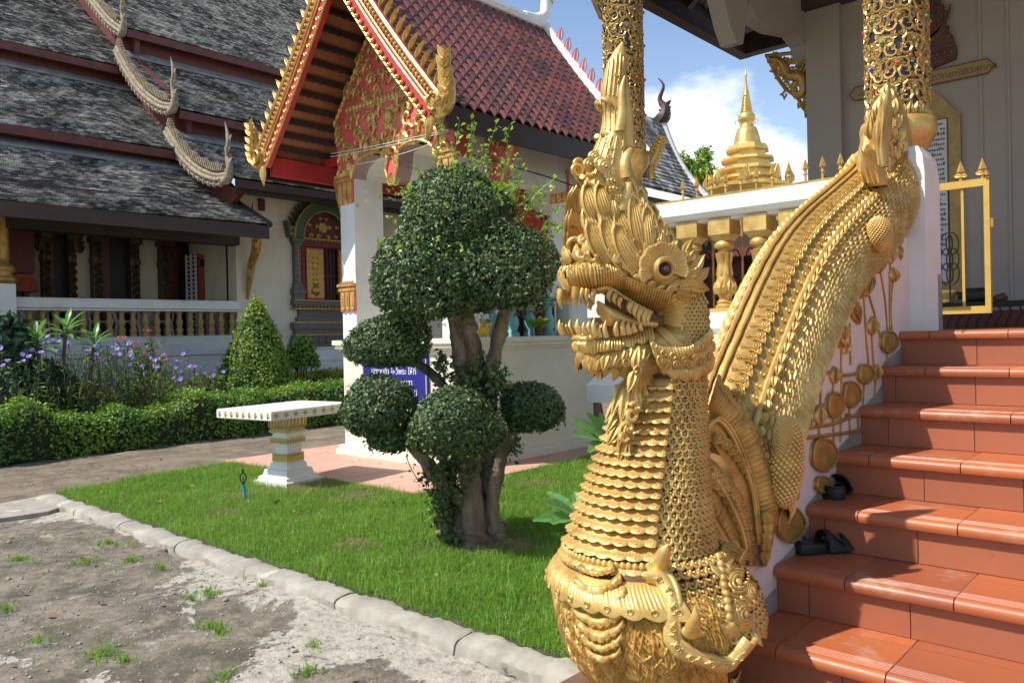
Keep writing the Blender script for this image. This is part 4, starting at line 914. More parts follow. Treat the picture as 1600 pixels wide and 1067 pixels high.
# carved side brackets under the right eave
def bracket(y):
    mb = MB(); x = PX1+.01
    mb.prism([V3(x, y-.05, 3.75), V3(x+.40, y-.05, 3.72), V3(x+.36, y-.05, 3.6), V3(x+.2, y-.05, 3.25), V3(x+.05, y-.05, 2.85), V3(x, y-.05, 2.72)], (0, 0, 0), (0, .10, 0)); b = mb.build('eave_bracket', M['pink'], pav)
    mb = MB(); fb = flat((x, y-.055, 0), (1, 0, 0), (0, 0, 1))
    mb.tube([V3(x+.40, y-.05, 3.70), V3(x+.36, y-.05, 3.6), V3(x+.2, y-.05, 3.25), V3(x+.04, y-.05, 2.8)], .026, 6)
    for (u, v, a, z) in ((.15, 3.6, -.8, .16), (.26, 3.58, .3, .12), (.12, 3.4, .4, .15), (.2, 3.38, -.4, .1), (.08, 3.2, 0, .14), (.05, 3.0, .2, .1), (.04, 2.88, 0, .08)): scroll(mb, fb, u, v, a, z, .02, 1, 3)
    mb.box((x-.01, y-.06, 3.70), (x+.42, y+.06, 3.75)); mb.build('gilt_relief', M['gold'], b)
bracket(PY0+.55); bracket(PY1-.15)
# left column's outer bracket
mb = MB(); fb = flat((PX0, PY0+.05, 0), (-1, 0, 0), (0, 0, 1))
mb.prism([V3(PX0-.005, PY0+.02, 3.6), V3(PX0-.16, PY0+.02, 3.55), V3(PX0-.1, PY0+.02, 3.3), V3(PX0-.005, PY0+.02, 3.05)], (0, 0, 0), (0, .08, 0))
for (u, v, a, z) in ((.05, 3.4, .4, .12), (.04, 3.2, .2, .1)): scroll(mb, fb, u, v, a, z, .018, -1, 3)
mb.build('side_bracket', M['gold_dim'], pav)
# sacred strings stretched across the front
for i, (a, b, dz) in enumerate(((V3(-8.34, PY0-.10, 3.84), V3(-6.18, PY0-.10, 3.74), .012), (V3(-8.34, PY0-.11, 3.80), V3(-6.18, PY0-.12, 3.71), .015), (V3(-8.02, PY0-.02, 3.66), V3(-6.5, PY0-.05, 3.66), .03))):
    mb = MB(); mb.tube([a+(b-a)*t-V3(0, 0, dz*4*t*(1-t)) for t in np.linspace(0, 1, 12)], .004, 4)
    setp(mb.build('sacred_string', M['string']), ['white sacred string stretched across the pink gable just above the two arches, upper of three', 'white sacred string stretched across the pink gable, middle of three', 'white sacred string slung through the arch opening of the pavilion, lowest of three'][i], 'string', 'sacred strings on the pavilion')
mb = MB(); mb.tube([V3(PX1+.05, PY0+.2, 3.50), V3(PX1+.3, 7.2, 3.36), V3(PX1+.1, PY1+.2, 3.32)], .008, 4); setp(mb.build('electric_cable', M['black']), 'thin black cable sagging under the right eave of the pavilion', 'cable')
# offerings on the sill
def offering(px, py, name, label, cat, kind):
    p = oX(px, py, PX1+.03)
    r = thing(name, label, cat, (p[0], p[1], 1.50)); b = V3(p[0], p[1], 1.50)
    if kind == 'basket':
        mb = MB(); mb.lathe([(.03, 0), (.055, .03), (.08, .10), (.075, .11), (.0, .09)], 12, b); mb.build('bowl', M['yellowpl'], r)
        mb = MB(); mb.tube([b+V3(0, .075*math.cos(a), .10+.2*math.sin(a)) for a in np.linspace(0, PI, 12)], .008, 5); mb.build('handle', M['string'], r)
        mb = MB(); [mb.sphere(b+V3(rng.normal(0, .03), rng.normal(0, .03), .12+.06*rng.random()), .028, 6, 4) for _ in range(9)]; mb.sphere(b+V3(0, .04, .33), (.04, .05, .035), 8, 5); mb.build('flowers', M['yellowpl'], r)
    elif kind == 'garland':
        mb = MB(); [mb.sphere(b+V3(.01*math.sin(k*2), .018*math.cos(k*2.1), .03+.022*k), .034, 7, 4) for k in range(14)]; mb.build('petals', M['orange'], r)
        mb = MB(); mb.tube([b+V3(0, 0, .3), b+V3(0, 0, .5)], .006, 4); mb.build('thread', M['string'], r)
    else:
        mb = MB(); mb.lathe([(.0, 0), (.045, 0), (.055, .09), (.05, .10), (.0, .09)], 12, b); mb.build('pot', M['redwood'], r)
        mb = MB()
        for k in range(9):
            a = k*2.4; put_leaf(mb, b+V3(0, 0, .09), V3(math.cos(a), math.sin(a), .6+.5*rng.random()), V3(0, 0, 1), .2, .2, .08)
        mb.build('leaves', M['leaf_shoot'], r)
offering(756, 510, 'flower_basket', 'small yellow flower basket with white handle on the pavilion sill', 'basket', 'basket')
offering(789, 508, 'garland', 'hanging orange flower garland at the pavilion sill beside the tree trunk', 'garland', 'garland')
offering(842, 518, 'potted_plant', 'small potted plant with pale green leaves on the pavilion sill', 'plant', 'plant')
# blue notice board on the base
s0, s1 = oY(566, 552, PY0-.03), oY(669, 634, PY0-.03)
sx0, sx1, sz0, sz1 = s0[0], s1[0], .74, 1.345
sg = thing('notice_board', 'blue notice board with white lettering on the white pavilion base behind the topiary', 'sign', ((sx0+sx1)/2, PY0-.03, sz0))
mb = MB(); mb.box((sx0, PY0-.035, sz0), (sx1, PY0-.002, sz1)); mb.build('panel', M['blue'], sg)
mb = MB(); w = .012
for (a, b, c, d) in ((sx0, sx1, sz0, sz0+w), (sx0, sx1, sz1-w, sz1), (sx0, sx0+w, sz0+w, sz1-w), (sx1-w, sx1, sz0+w, sz1-w)): mb.box((a+.02*(a == sx0), PY0-.040, c), (b-.02*(b == sx1), PY0-.034, d))
mb.build('border', M['lettering'], sg)
def text_obj(s, name, size, M4, m, parent=None, ext=.002, align='CENTER'):
    cu = bpy.data.curves.new(name, 'FONT'); cu.body = s; cu.size = size; cu.extrude = ext; cu.align_x = align; cu.align_y = 'CENTER'
    o = bpy.data.objects.new(name, cu); COL.objects.link(o); dg = bpy.context.evaluated_depsgraph_get()
    me = bpy.data.meshes.new_from_object(o.evaluated_get(dg)); bpy.data.objects.remove(o)
    off = Matrix.Translation(-Vector(parent.location)) if parent is not None and not parent.parent else Matrix()
    if parent is not None and parent.parent: off = Matrix.Translation(-Vector(parent.location)-Vector(parent.parent.location))
    me.transform(off @ M4); me.materials.clear(); me.materials.append(m)
    n = bpy.data.objects.new(name, me); COL.objects.link(n)
    if parent is not None: n.parent = parent
    return n
TXT = SIGNLINES
for i, l in enumerate(TXT):
    z = sz1-.10-.125*i
    text_obj(l, 'lettering', .098, Matrix.Translation(((sx0+sx1)/2, PY0-.036, z)) @ Matrix.Rotation(PI/2, 4, 'X'), M['lettering'], sg)
# ================================================================== garden
def hedge(name, label, x0, x1, y0, y1, h, lm, dens, L, W, seed, grp, wav=.07, cat='hedge'):
    g_ = np.random.default_rng(seed); r = thing(name, label, cat, ((x0+x1)/2, (y0+y1)/2, 0), grp)
    wob = lambda y: 1+wav*np.sin(2.1*y+seed)+wav*.7*np.sin(5.3*y+1.7*seed)+wav*.5*np.sin(11*y)
    mb = MB(); ys = np.linspace(y0+.06, y1-.06, 40); prof = [(x1-.06, 0), (x1-.06, .8), (x1-.16, .9), (x0+.16, .9), (x0+.06, .8), (x0+.06, 0)]
    P = np.array([[[x, y, z*h*wob(y)] for x, z in prof] for y in ys]); mb.grid(P); mb.cap(P[0]); mb.cap(P[-1], True); mb.build('dark_core', M['foliage_core'], r)
    A1, A2, A3 = (x1-x0)*(y1-y0), h*(y1-y0), h*(x1-x0); T = A1+2*A2+2*A3; k = int(T*dens)
    c = g_.random(k)*T; u, v = g_.random(k), g_.random(k); P = np.zeros((k, 3)); N = np.zeros((k, 3))
    dep = g_.random(k)**2*.10
    top = c < A1; P[top] = np.stack([x0+(x1-x0)*u, y0+(y1-y0)*v, h-dep], -1)[top]; N[top] = [0, 0, 1]
    for lo, hi, xx, nx in ((A1, A1+A2, x1, 1), (A1+A2, A1+2*A2, x0, -1)):
        s_ = (c >= lo) & (c < hi); P[s_] = np.stack([xx-nx*dep, y0+(y1-y0)*v, h*u], -1)[s_]; N[s_] = [nx, 0, .5]
    for lo, hi, yy, ny in ((A1+2*A2, A1+2*A2+A3, y0, -1), (A1+2*A2+A3, T, y1, 1)):
        s_ = (c >= lo) & (c < hi); P[s_] = np.stack([x0+(x1-x0)*u, yy-ny*dep, h*v], -1)[s_]; N[s_] = [0, ny, .5]
    # rounded shoulders, wavy height
    e = np.clip((P[:, 2]/h-.72)/.28, 0, 1); P[:, 0] -= np.sign(P[:, 0]-(x0+x1)/2)*e**2*.10
    P[:, 2] *= wob(P[:, 1]); P += g_.normal(0, .026, P.shape); P[:, 0] += .05*np.sin(6.1*P[:, 1]+2*P[:, 2])*np.sin(2.3*P[:, 1]); P[:, 0] += .05*np.sin(3*P[:, 1]+seed)*np.sin(4*P[:, 2]+1)
    at = np.clip((.5+.3*np.sin(3.3*P[:, 1]+2*P[:, 2])+.25*np.sin(9*P[:, 1]+P[:, 0]*7))*.6*g_.random(k)*1.6+.25*top*g_.random(k), 0, 1)
    mb = MB(); scatter_leaves(mb, P, N, L, W, .8, at)
    q = int(dens*A1*.05)
    mb.build('leaves', M[lm], r)
    return r
hedge('hedge', 'long low green hedge along the bare earth path in front of the purple flowers', -12.6, -11.7, .5, 6.9, .60, 'leaf_hedge', 1700, .058, .032, 1, 'clipped hedges in the flower bed', .16)
hedge('hedge', 'green clipped hedge behind the white table, taller than the hedge left of it', -12.7, -11.9, 6.9, 10.6, .70, 'leaf_hedge', 1500, .055, .03, 2, 'clipped hedges in the flower bed', .05)
hedge('hedge', 'yellow green clipped hedge right of the cone shaped shrub', -14.7, -13.9, 8.7, 12.5, .86, 'leaf_yellow', 1400, .05, .03, 3, 'clipped hedges in the flower bed', .04)
hedge('hedge', 'yellow green clipped hedge left of the cone shaped shrub behind purple flowers', -14.6, -13.9, 2.0, 7.4, .78, 'leaf_yellow', 1200, .05, .03, 4, 'clipped hedges in the flower bed', .10)
# cone shrub
c = V3(-13.6, 7.92, 0); cs = thing('cone_shrub', 'tall cone shaped clipped shrub with yellow green tips in front of the hall wall', 'shrub', c)
def conepts(c, k, R, h, z0, seed, shell=.1):
    g_ = np.random.default_rng(seed); z = 1-np.sqrt(g_.random(k)); a = g_.uniform(0, 2*PI, k)
    prof = R*np.interp(z, [0, .12, .3, .6, .85, 1], [.86, 1., .93, .60, .26, .03])*(1+.06*np.sin(3*a+5*z)+.05*np.sin(7*a-9*z)+.04*np.sin(13*a+17*z))
    r = prof*(1-shell*g_.random(k)**1.5); N = np.stack([np.cos(a), np.sin(a), np.full(k, .45)], -1)
    return np.stack([c[0]+r*np.cos(a), c[1]+r*np.sin(a), c[2]+z0+z*h], -1), N
P, N = conepts(c, 11000, .74, 2.25, .15, 5); mb = MB()
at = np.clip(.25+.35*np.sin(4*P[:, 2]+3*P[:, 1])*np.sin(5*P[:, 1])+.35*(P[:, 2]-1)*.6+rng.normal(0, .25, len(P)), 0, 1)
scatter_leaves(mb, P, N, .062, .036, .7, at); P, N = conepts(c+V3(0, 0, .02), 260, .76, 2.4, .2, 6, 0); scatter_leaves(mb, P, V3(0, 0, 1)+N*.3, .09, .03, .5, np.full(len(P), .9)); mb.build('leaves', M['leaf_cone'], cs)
mb = MB(); mb.lathe([(.5, .1), (.63, .4), (.58, .8), (.38, 1.45), (.16, 2.05), (.01, 2.3)], 16, c); mb.build('dark_core', M['foliage_core'], cs)
mb = MB(); mb.tube([c, c+V3(0, 0, .5)], .05, 7); mb.build('trunk', M['bark'], cs)
def bush(name, label, c, r, k, lm, L, W, seed, cat='shrub', grp=None, lo=-.3):
    t = thing(name, label, cat, (c[0], c[1], 0), grp); mb = MB()
    P, N = blob_points(c, r, k, .14, seed, lo, .35); scatter_leaves(mb, P, N, L, W, .8); mb.build('leaves', M[lm], t)
    mb = MB(); core_blob(mb, c, r, seed, .14, .72, lo=lo)  # solid dark core added among the stems to stop see-through
    for i in range(5): a = i*1.26; mb.tube([V3(c[0]+.05*math.cos(a), c[1]+.05*math.sin(a), 0), V3(c[0]+.3*r[0]*math.cos(a), c[1]+.3*r[1]*math.sin(a), c[2])], .02, 5)
    mb.build('stems', M['foliage_core'], t); return t
bush('leafy_shrub', 'small loose green shrub at the right foot of the cone shaped shrub', oX(470, 560, -14.3)-V3(0, 0, .05), (.38, .42, .55), 1500, 'leaf_hedge', .08, .05, 11)
bush('leafy_shrub', 'dark glossy leafy shrub at the left edge in front of the hall', oX(8, 548, -13.2), (.38, .36, .55), 700, 'leaf_dark', .15, .08, 12)
bush('leafy_shrub', 'low dark green undergrowth shrub below the dark glossy shrub', oX(28, 610, -13.0), (.5, .8, .45), 1800, 'leaf_dark', .1, .05, 13)
# frangipani saplings in the bed
def big_leaf(mb, O, d, n, L, W, droop=.3, k=8, vk=5):
    """broad leaf with a midrib fold and droop"""
    d = nrm(d); x = nrm(np.cross(d, n)); n = np.cross(x, d); S = np.linspace(0, 1, k); w = W*np.sin(PI*np.clip(S*.92+.04, 0, 1))**.8*(.55+.75*S*(1.35-S))
    P = []
    for s, ww in zip(S, w):
        c = O+d*L*s-n*0+V3(0, 0, -droop*L*s*s)
        P.append([c+x*ww*u+n*(abs(u)*ww*.35+.008*L*math.sin(s*30)*abs(u)) for u in np.linspace(-1, 1, vk)])
    mb.grid(np.array(P), at=rng.random())
def rosette(mb, O, k, L, W, el=(.1, .9), droop=.35, a0=0.):
    for i in range(k):
        a = a0+i*2.4; e = el[0]+(el[1]-el[0])*(1-i/k); d = V3(math.cos(a)*math.cos(e), math.sin(a)*math.cos(e), math.sin(e))
        big_leaf(mb, O+V3(0, 0, -.01*i), d, V3(-math.cos(a)*math.sin(e), -math.sin(a)*math.sin(e), math.cos(e)), L*(.7+.4*rng.random()), W, droop)
for px, py, bx, lab in ((57, 528, 66, 'young frangipani plant with strap leaves, left of the three in the flower bed'), (103, 512, 78, 'young frangipani plant with the highest leaf rosette, between two others'), (147, 535, 122, 'young frangipani plant with drooping dark leaves, right of the three in the flower bed')):
    X = -13.0; p = oX(px, py, X); b = oX(bx, 600, X); b[2] = 0; t = thing('frangipani_sapling', lab, 'plant', b, 'frangipani plants in the flower bed')
    mb = MB(); mb.tube(smooth_path([b, b+(p-b)*.5+V3(0, .03, 0), p], 8), [.035]*4+[.026]*4, 6); mb.build('stem', M['stem'], t)
    mb = MB(); rosette(mb, p, 17, .46, .045, (-.25, 1.1), .25, px); mb.build('leaves', M['leaf_plum'], t)
# ruellia: thin stems with narrow leaves and violet trumpet flowers
def ruellia(px0, px1, ytop, X, n, nf, label, seed):
    g_ = np.random.default_rng(seed); ya, yz = oX(px0, 600, X)[1], oX(px1, 600, X)[1]; t = thing('purple_flower_plant', label, 'flowering plant', (X, (ya+yz)/2, 0), 'purple flowering plants in the bed')
    h0 = oX((px0+px1)/2, ytop, X)[2]; ms, mf, ml = MB(), MB(), MB(); LP, LN = [], []; FP = []
    for i in range(n):
        b = V3(X+g_.normal(0, .35), g_.uniform(ya, yz), 0); h = h0*g_.uniform(.55, 1.02); tip = b+V3(g_.normal(0, .18), g_.normal(0, .18), h); mid = (b+tip)/2+V3(g_.normal(0, .05), g_.normal(0, .05), 0)
        pts = smooth_path([b, mid, tip], 7); ms.tube(pts, np.linspace(.009, .004, 7), 4, at=g_.random(), cap=False)
        for s in g_.uniform(.25, 1, 9):
            k = s*6; j = int(min(5, k)); p = pts[j]+(pts[j+1]-pts[j])*(k-j); LP.append(p); LN.append(V3(g_.normal(0, 1), g_.normal(0, 1), .6))
            if g_.random() < .4: q = p+V3(g_.normal(0, .09), g_.normal(0, .09), .10); ms.tube([p, q], .003, 3, at=g_.random(), cap=False); FP.append(q)
        FP.append(tip)
    LP, LN = np.array(LP), np.array(LN); v, _ = leafmesh(.13, .018, .3)
    Mx = frames(LN, (0, 0, 1), g_.uniform(0, 6.3, len(LP))); ml.inst(v, LF4, Mx*g_.uniform(.7, 1.3, len(LP))[:, None, None], LP, g_.random(len(LP)))
    ms.build('stems', M['stem'], t); ml.build('leaves', M['leaf_hedge'], t)
    FP = np.array(FP); FP = FP[np.argsort(-FP[:, 2]+g_.normal(0, .16, len(FP)))][:nf]
    for p in FP:
        nn = nrm(V3(.5, -.4, .35)+g_.normal(0, .45, 3)); fr_ = frames([nn])[0]; R = g_.uniform(.028, .04)
        a = np.arange(15)*2*PI/15; rr = R*(1+.16*np.cos(5*a)); outer = np.stack([rr*np.cos(a), rr*np.sin(a), np.full(15, .012)], -1)@fr_.T+p; inn = np.stack([.3*R*np.cos(a), .3*R*np.sin(a), np.zeros(15)], -1)@fr_.T+p; th = np.repeat((p-nn*.035)[None], 15, 0)
        mf.grid(np.array([outer, inn, th+(inn-p)*.3]), cv=True, at=g_.random())
    mf.build('flowers', M['purple'], t)
ruellia(-20, 58, 545, -12.95, 85, 26, 'purple flowering plant at the left edge below the dark glossy shrub', 21)
ruellia(58, 128, 535, -13.0, 70, 20, 'purple flowering plant with thin stems around the frangipani stems', 22)
ruellia(125, 205, 538, -13.05, 90, 30, 'purple flowering plant with dense blossoms left of the red flowered shrub', 23)
ruellia(205, 268, 555, -13.0, 70, 18, 'purple flowering plant below the red flowered shrub', 24)
ruellia(268, 335, 570, -13.0, 60, 18, 'purple flowering plant at the right end of the bed beside the cone shaped shrub', 25)
# red ixora
X = -13.7; b = oX(235, 600, X); b[2] = 0; t = thing('red_flower_shrub', 'loose shrub with red flower clusters in front of the white balustrade plinth', 'shrub', b)
ms, ml, mf = MB(), MB(), MB(); LP = []
for (px, py) in ((183, 532), (193, 530), (204, 537), (217, 541), (233, 520), (236, 532), (233, 559), (237, 564), (259, 562), (225, 556), (247, 556), (208, 548)):
    p = oX(px, py, X+rng.normal(0, .12)); pts = smooth_path([b, b+(p-b)*.5+V3(0, .1, .1), p], 8); ms.tube(pts, np.linspace(.014, .006, 8), 5, cap=False)
    for s in rng.uniform(.5, 1, 55): j = int(s*6.9); LP.append(pts[j]+rng.normal(0, .06, 3))
    if py < 566:
        for _ in range(16): q = p+rng.normal(0, .028, 3)+V3(0, 0, .03); n_ = nrm(q-p+V3(0, 0, .05)); scatter_leaves(mf, q[None], n_[None], .032, .028, .5)
LP = np.array(LP); scatter_leaves(ml, LP, rng.normal(0, 1, LP.shape)+[0, 0, .8], .085, .045, .6)
ms.build('stems', M['stem'], t); ml.build('leaves', M['leaf_cone'], t); mf.build('flowers', M['redflower'], t)

# ---- cloud pruned tree
D0 = 5.62
def at_(px, py, d=D0): return oD(px, py, d)
tb = oZ(740, 855, .04); tree = thing('topiary_tree', 'cloud pruned tree with several trunks and rounded dark green leaf balls on the lawn', 'tree', tb)
def ball(parts, k, seed, L=.040, W=.024, lm='leaf_top', nm='leaf_ball', lo=-1., tips=60):
    """one clipped cushion made of one or more overlapping ellipsoids (px, py, rx, ry, depth)"""
    mb, mc = MB(), MB(); tot = sum(p[2]*p[3] for p in parts)
    E = [(at_(px, py, d), V3(rx, rx*.96, ry)*d/F) for px, py, rx, ry, d in parts]
    for i, ((px, py, rx, ry, d), (c, r)) in enumerate(zip(parts, E)):
        P, N = blob_points(c, r, int(k*rx*ry/tot), .105, seed+i, lo, .12); lowz = np.clip(-(P[:, 2]-c[2])/r[2]-.45, 0, 1); P[:, 2] += lowz*r[2]*.35
        g_ = np.random.default_rng(seed+77+i); low = np.clip((.5-(P[:, 2]-c[2])/r[2]), 0, 1)
        keep = np.ones(len(P), bool)
        for j, (c2, r2) in enumerate(E):
            if j != i: keep &= ((((P-c2)/(r2*.86))**2).sum(1) > 1)
        P, N = P[keep], N[keep]
        lump = np.sin(P@np.array([7.1, 5.3, 6.7])+seed)*np.sin(P@np.array([-9, 11, 4.])+2)
        at = np.clip(.30+.22*lump+g_.normal(0, .22, len(P)), 0, 1); scatter_leaves(mb, P, N, L, W, .62, at)
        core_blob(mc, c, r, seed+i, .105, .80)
        # untidy tips
        P, N = blob_points(c, r*1.05, tips*3, .12, seed+40+i, -.8, 0); scatter_leaves(mb, P, N*.3+V3(0, 0, 1)+rng.normal(0, .3, P.shape), L*1.5, W*1.1, .4, np.full(len(P), .85))
    o = mb.build(nm, M[lm], tree); mc.build('dark_core', M['foliage_core'], o); return o
ball([(722, 345, 98, 82, D0+.05), (668, 432, 86, 86, D0-.1), (778, 425, 88, 74, D0-.1), (722, 420, 118, 80, D0+.15)], 52000, 100, .029, .018, tips=260)
ball([(606, 536, 64, 45, D0)], 9000, 110, .027, .017, tips=30)
ball([(588, 638, 61, 48, D0-.25), (608, 672, 40, 38, D0-.15)], 10500, 120, .027, .017, tips=30)
ball([(709, 664, 70, 60, D0-.45)], 11000, 130, .026, .0165, tips=40)
ball([(833, 637, 51, 41, D0), (822, 652, 34, 28, D0)], 8500, 140, .027, .017, tips=30)
def trunk(pts, radii, dd=0., name='trunk', n=10):
    P = np.array([at_(x, y, D0+dd+(e[0] if e else 0)) for x, y, *e in pts]); P = smooth_path(P, 26); r = np.interp(np.linspace(0, 1, 26), np.linspace(0, 1, len(radii)), radii)
    P = smooth_path(P, 70); r = np.interp(np.linspace(0, 1, 70), np.linspace(0, 1, 26), r); r = r*(1+.07*np.sin(np.arange(70)*.5)+.05*np.sin(np.arange(70)*1.1+1)+rng.normal(0, .02, 70)); mb = MB(); mb.tube(P, r, 20, cap=False)
    G = mb.v[0].reshape(70, 20, 3); ctr = P[:, None, :]; th = np.arange(20)*2*PI/20; sg = np.arange(70)[:, None]; ds = 1+.09*np.sin(3*th+sg*.11+pts[0][0])+.07*np.sin(7*th-sg*.16)+.05*np.sin(11*th+sg*.5)+rng.normal(0, .035, (70, 20)); mb.v[0] = (ctr+(G-ctr)*ds[..., None]).reshape(-1, 3); return mb.build(name, M['bark'], tree, True)
trunk([(745, 872, -.1), (743, 830), (738, 780), (733, 720), (728, 650), (722, 580), (712, 520), (705, 470)], [.125, .092, .076, .064, .052, .044, .038])
trunk([(722, 862, .05), (728, 800, .08), (735, 760, .1)], [.08, .065, .06])
trunk([(703, 848, .15), (700, 800, .15), (699, 740, .12), (704, 690, .1), (716, 640, .1), (745, 570, .1), (728, 500, .1)], [.085, .07, .065, .062, .056, .05, .042])
trunk([(768, 850, .1), (762, 800, .1), (761, 740, .1), (766, 660, .1), (764, 600, .1), (775, 540, .1), (787, 490, .05), (792, 460)], [.085, .07, .062, .06, .056, .05, .045, .04])
trunk([(796, 862, .0), (782, 842, .0), (773, 820), (768, 790), (774, 750), (785, 705), (800, 678), (815, 655)], [.075, .06, .055, .05, .05, .05, .045, .04])
trunk([(735, 790, .02), (715, 775, -.02), (690, 755, -.05), (668, 725, -.05), (648, 700, -.1), (620, 670, -.15)], [.06, .05, .05, .045, .04, .03], name='branch')
trunk([(745, 620, .1), (735, 560, .1), (728, 500, .1), (724, 460, .1)], [.075, .07, .065, .06], name='trunk')
trunk([(715, 640, .1), (690, 600, .1), (655, 570, .05), (625, 560)], [.04, .035, .03, .025], name='branch')
# creeper leaves clinging to the trunks
mb = MB(); LP = []
for (px, py, sx, sy, k) in ((735, 600, 40, 32, 700), (772, 595, 24, 26, 340), (690, 570, 14, 22, 130), (680, 740, 22, 22, 300), (690, 785, 18, 40, 420), (726, 735, 26, 26, 260), (708, 770, 18, 22, 140), (803, 690, 12, 24, 90), (700, 840, 16, 16, 110), (655, 690, 20, 14, 160), (748, 640, 34, 20, 260)):
    q = rng.normal(0, 1, (k, 2))*[sx*.5, sy*.5]; LP += [at_(px+a, py+b, D0-.02+rng.normal(0, .09)) for a, b in q]
LP = np.array(LP); scatter_leaves(mb, LP, rng.normal(0, .7, LP.shape)-Vf*.7, .042, .026, .6); mb.build('creeper_leaves', M['leaf_top'], tree)
mb = MB(); P = smooth_path([at_(640, 690), at_(636, 715), at_(650, 745), at_(665, 760)], 12); mb.tube(P, .004, 4); scatter_leaves(mb, P+rng.normal(0, .02, P.shape), rng.normal(0, 1, P.shape), .04, .026, .5); mb.build('hanging_shoot', M['leaf_top'], tree)
# long untrimmed shoots on top
for (a, b) in (((690, 300), (688, 183)), ((706, 285), (718, 188)), ((722, 280), (741, 188)), ((738, 285), (741, 200)), ((752, 280), (776, 192)), ((783, 330), (795, 196)), ((790, 345), (818, 262)), ((770, 310), (790, 250)), ((815, 345), (868, 278)), ((830, 385), (866, 325)), ((868, 365), (906, 336)), ((800, 340), (806, 240)), ((660, 310), (655, 265)), ((735, 290), (755, 225)), ((840, 395), (868, 352)), ((810, 350), (850, 300)), ((715, 300), (712, 240)), ((640, 330), (632, 300)), ((765, 300), (768, 235)), ((850, 380), (880, 350))):
    dd = rng.normal(0, .15); p, q = at_(*a, D0+dd), at_(*b, D0+dd); m_ = (p+q)/2+rng.normal(0, .012, 3)+V3(0, 0, .02); P = smooth_path([p, m_, q], 16); mb = MB(); mb.tube(P, np.linspace(.005, .002, 16), 4, cap=False, at=.8)
    n_ = int(np.linalg.norm(q-p)/.022); s = np.linspace(.12, 1, n_); LP = np.array([[np.interp(x, np.linspace(0, 1, 16), P[:, j]) for j in range(3)] for x in s])
    scatter_leaves(mb, LP+rng.normal(0, .010, LP.shape), rng.normal(0, .8, LP.shape)+V3(0, 0, .5), .050, .031, .5, rng.random(len(LP))*.6); mb.build('young_shoot', M['leaf_shoot'], tree)
mb = MB(); LP = np.array([at_(726+rng.normal(0, 55), 286+abs(rng.normal(0, 28)), D0+rng.normal(0, .2)) for _ in range(800)]); scatter_leaves(mb, LP, rng.normal(0, .6, LP.shape)+V3(0, 0, .8), .044, .028, .5)
LP = np.array([at_(rng.uniform(590, 850), rng.uniform(370, 400), D0-.2+rng.normal(0, .2)) for _ in range(300)]); scatter_leaves(mb, LP, rng.normal(0, .6, LP.shape)+V3(0, 0, .8), .042, .028, .5); mb.build('young_leaves', M['leaf_shoot'], tree)
p = oD(695, 818, 5.8); mb = MB(); LP = p+rng.normal(0, .05, (40, 3)); scatter_leaves(mb, LP, rng.normal(0, 1, LP.shape), .05, .035, .5); mb.build('basal_shoot', M['leaf_shoot'], tree)

# ---- white pedestal table
TX, TY = -7.20, 4.52
tbl = thing('garden_table', 'white concrete table with gold trim on a stepped pedestal at the terrace edge', 'table', (TX, TY, .05), rz=math.radians(9))
def sq(mb, prof, z0=0.):
    P = [[V3(-a, -a, z), V3(a, -a, z), V3(a, a, z), V3(-a, a, z)] for a, z in prof]; mb.grid(np.array(P), cv=True)
    mb.add(P[0], [[3, 2, 1, 0]]); mb.add(P[-1], [[0, 1, 2, 3]])
def local(mb): mb.v = [v+V3(TX, TY, .05) for v in mb.v]; return mb
mb = MB(); sq(mb, [(.245, 0), (.245, .05), (.215, .055), (.21, .085), (.18, .10), (.165, .155), (.135, .16), (.125, .215), (.108, .225), (.108, .46), (.098, .465)][0:9]); local(mb).build('pedestal_base', M['white'], tbl)
mb = MB(); sq(mb, [(.108, .226), (.108, .29), (.095, .30), (.095, .44), (.125, .455), (.125, .475), (.105, .49), (.105, .515), (.13, .53), (.13, .55), (.11, .56), (.13, .60), (.14, .68), (.14, .70)]); st = local(mb).build('pedestal_shaft', M['white'], tbl)
mb = MB()
for (z, a, h_) in ((.235, .112, .05), (.458, .128, .015), (.532, .133, .017)): sq(mb, [(a, z), (a, z+h_)])
for s in range(4):
    R = euler(0, 0, s*PI/2)
    for u in np.linspace(-.11, .11, 7):
        for (z, a, up, L) in ((.285, .112, 1, .035), (.455, .125, -1, .04), (.56, .128, 1, .05), (.605, .138, -1, .03)): put_leaf(mb, R@V3(u*a/.13, -a, z), R@V3(0, 0, up), R@V3(0, -1, 0), L, .04, .03)
    for u in np.linspace(-.115, .115, 6): P = [R@V3(u, -.138, .60), R@V3(u*1.04, -.146, .69)]; mb.tube(P, .009, 5)
local(mb).build('gilt_trim', M['ochre'], st)
mb = MB(); sq(mb, [(.515, .70), (.53, .71), (.53, .785), (.52, .795)]); mb.v = [v*[.76, 1.03, 1] for v in mb.v]; tt = local(mb).build('table_top', M['white'], tbl)
mb = MB()
for s in range(4):
    R = euler(0, 0, s*PI/2)
    for u in np.linspace(-.47, .47, 9):
        for k in range(4):
            a = k*PI/2; put_leaf(mb, R@V3(u, -.531, .748), R@V3(math.cos(a), 0, math.sin(a)), R@V3(0, -1, 0), .032, .035, .03)
        mb.sphere(R@V3(u, -.533, .748), .011, 6, 4)
mb.v = [v*[.76, 1.03, 1] for v in mb.v]; local(mb).build('gilt_flowers', M['ochre'], tt)
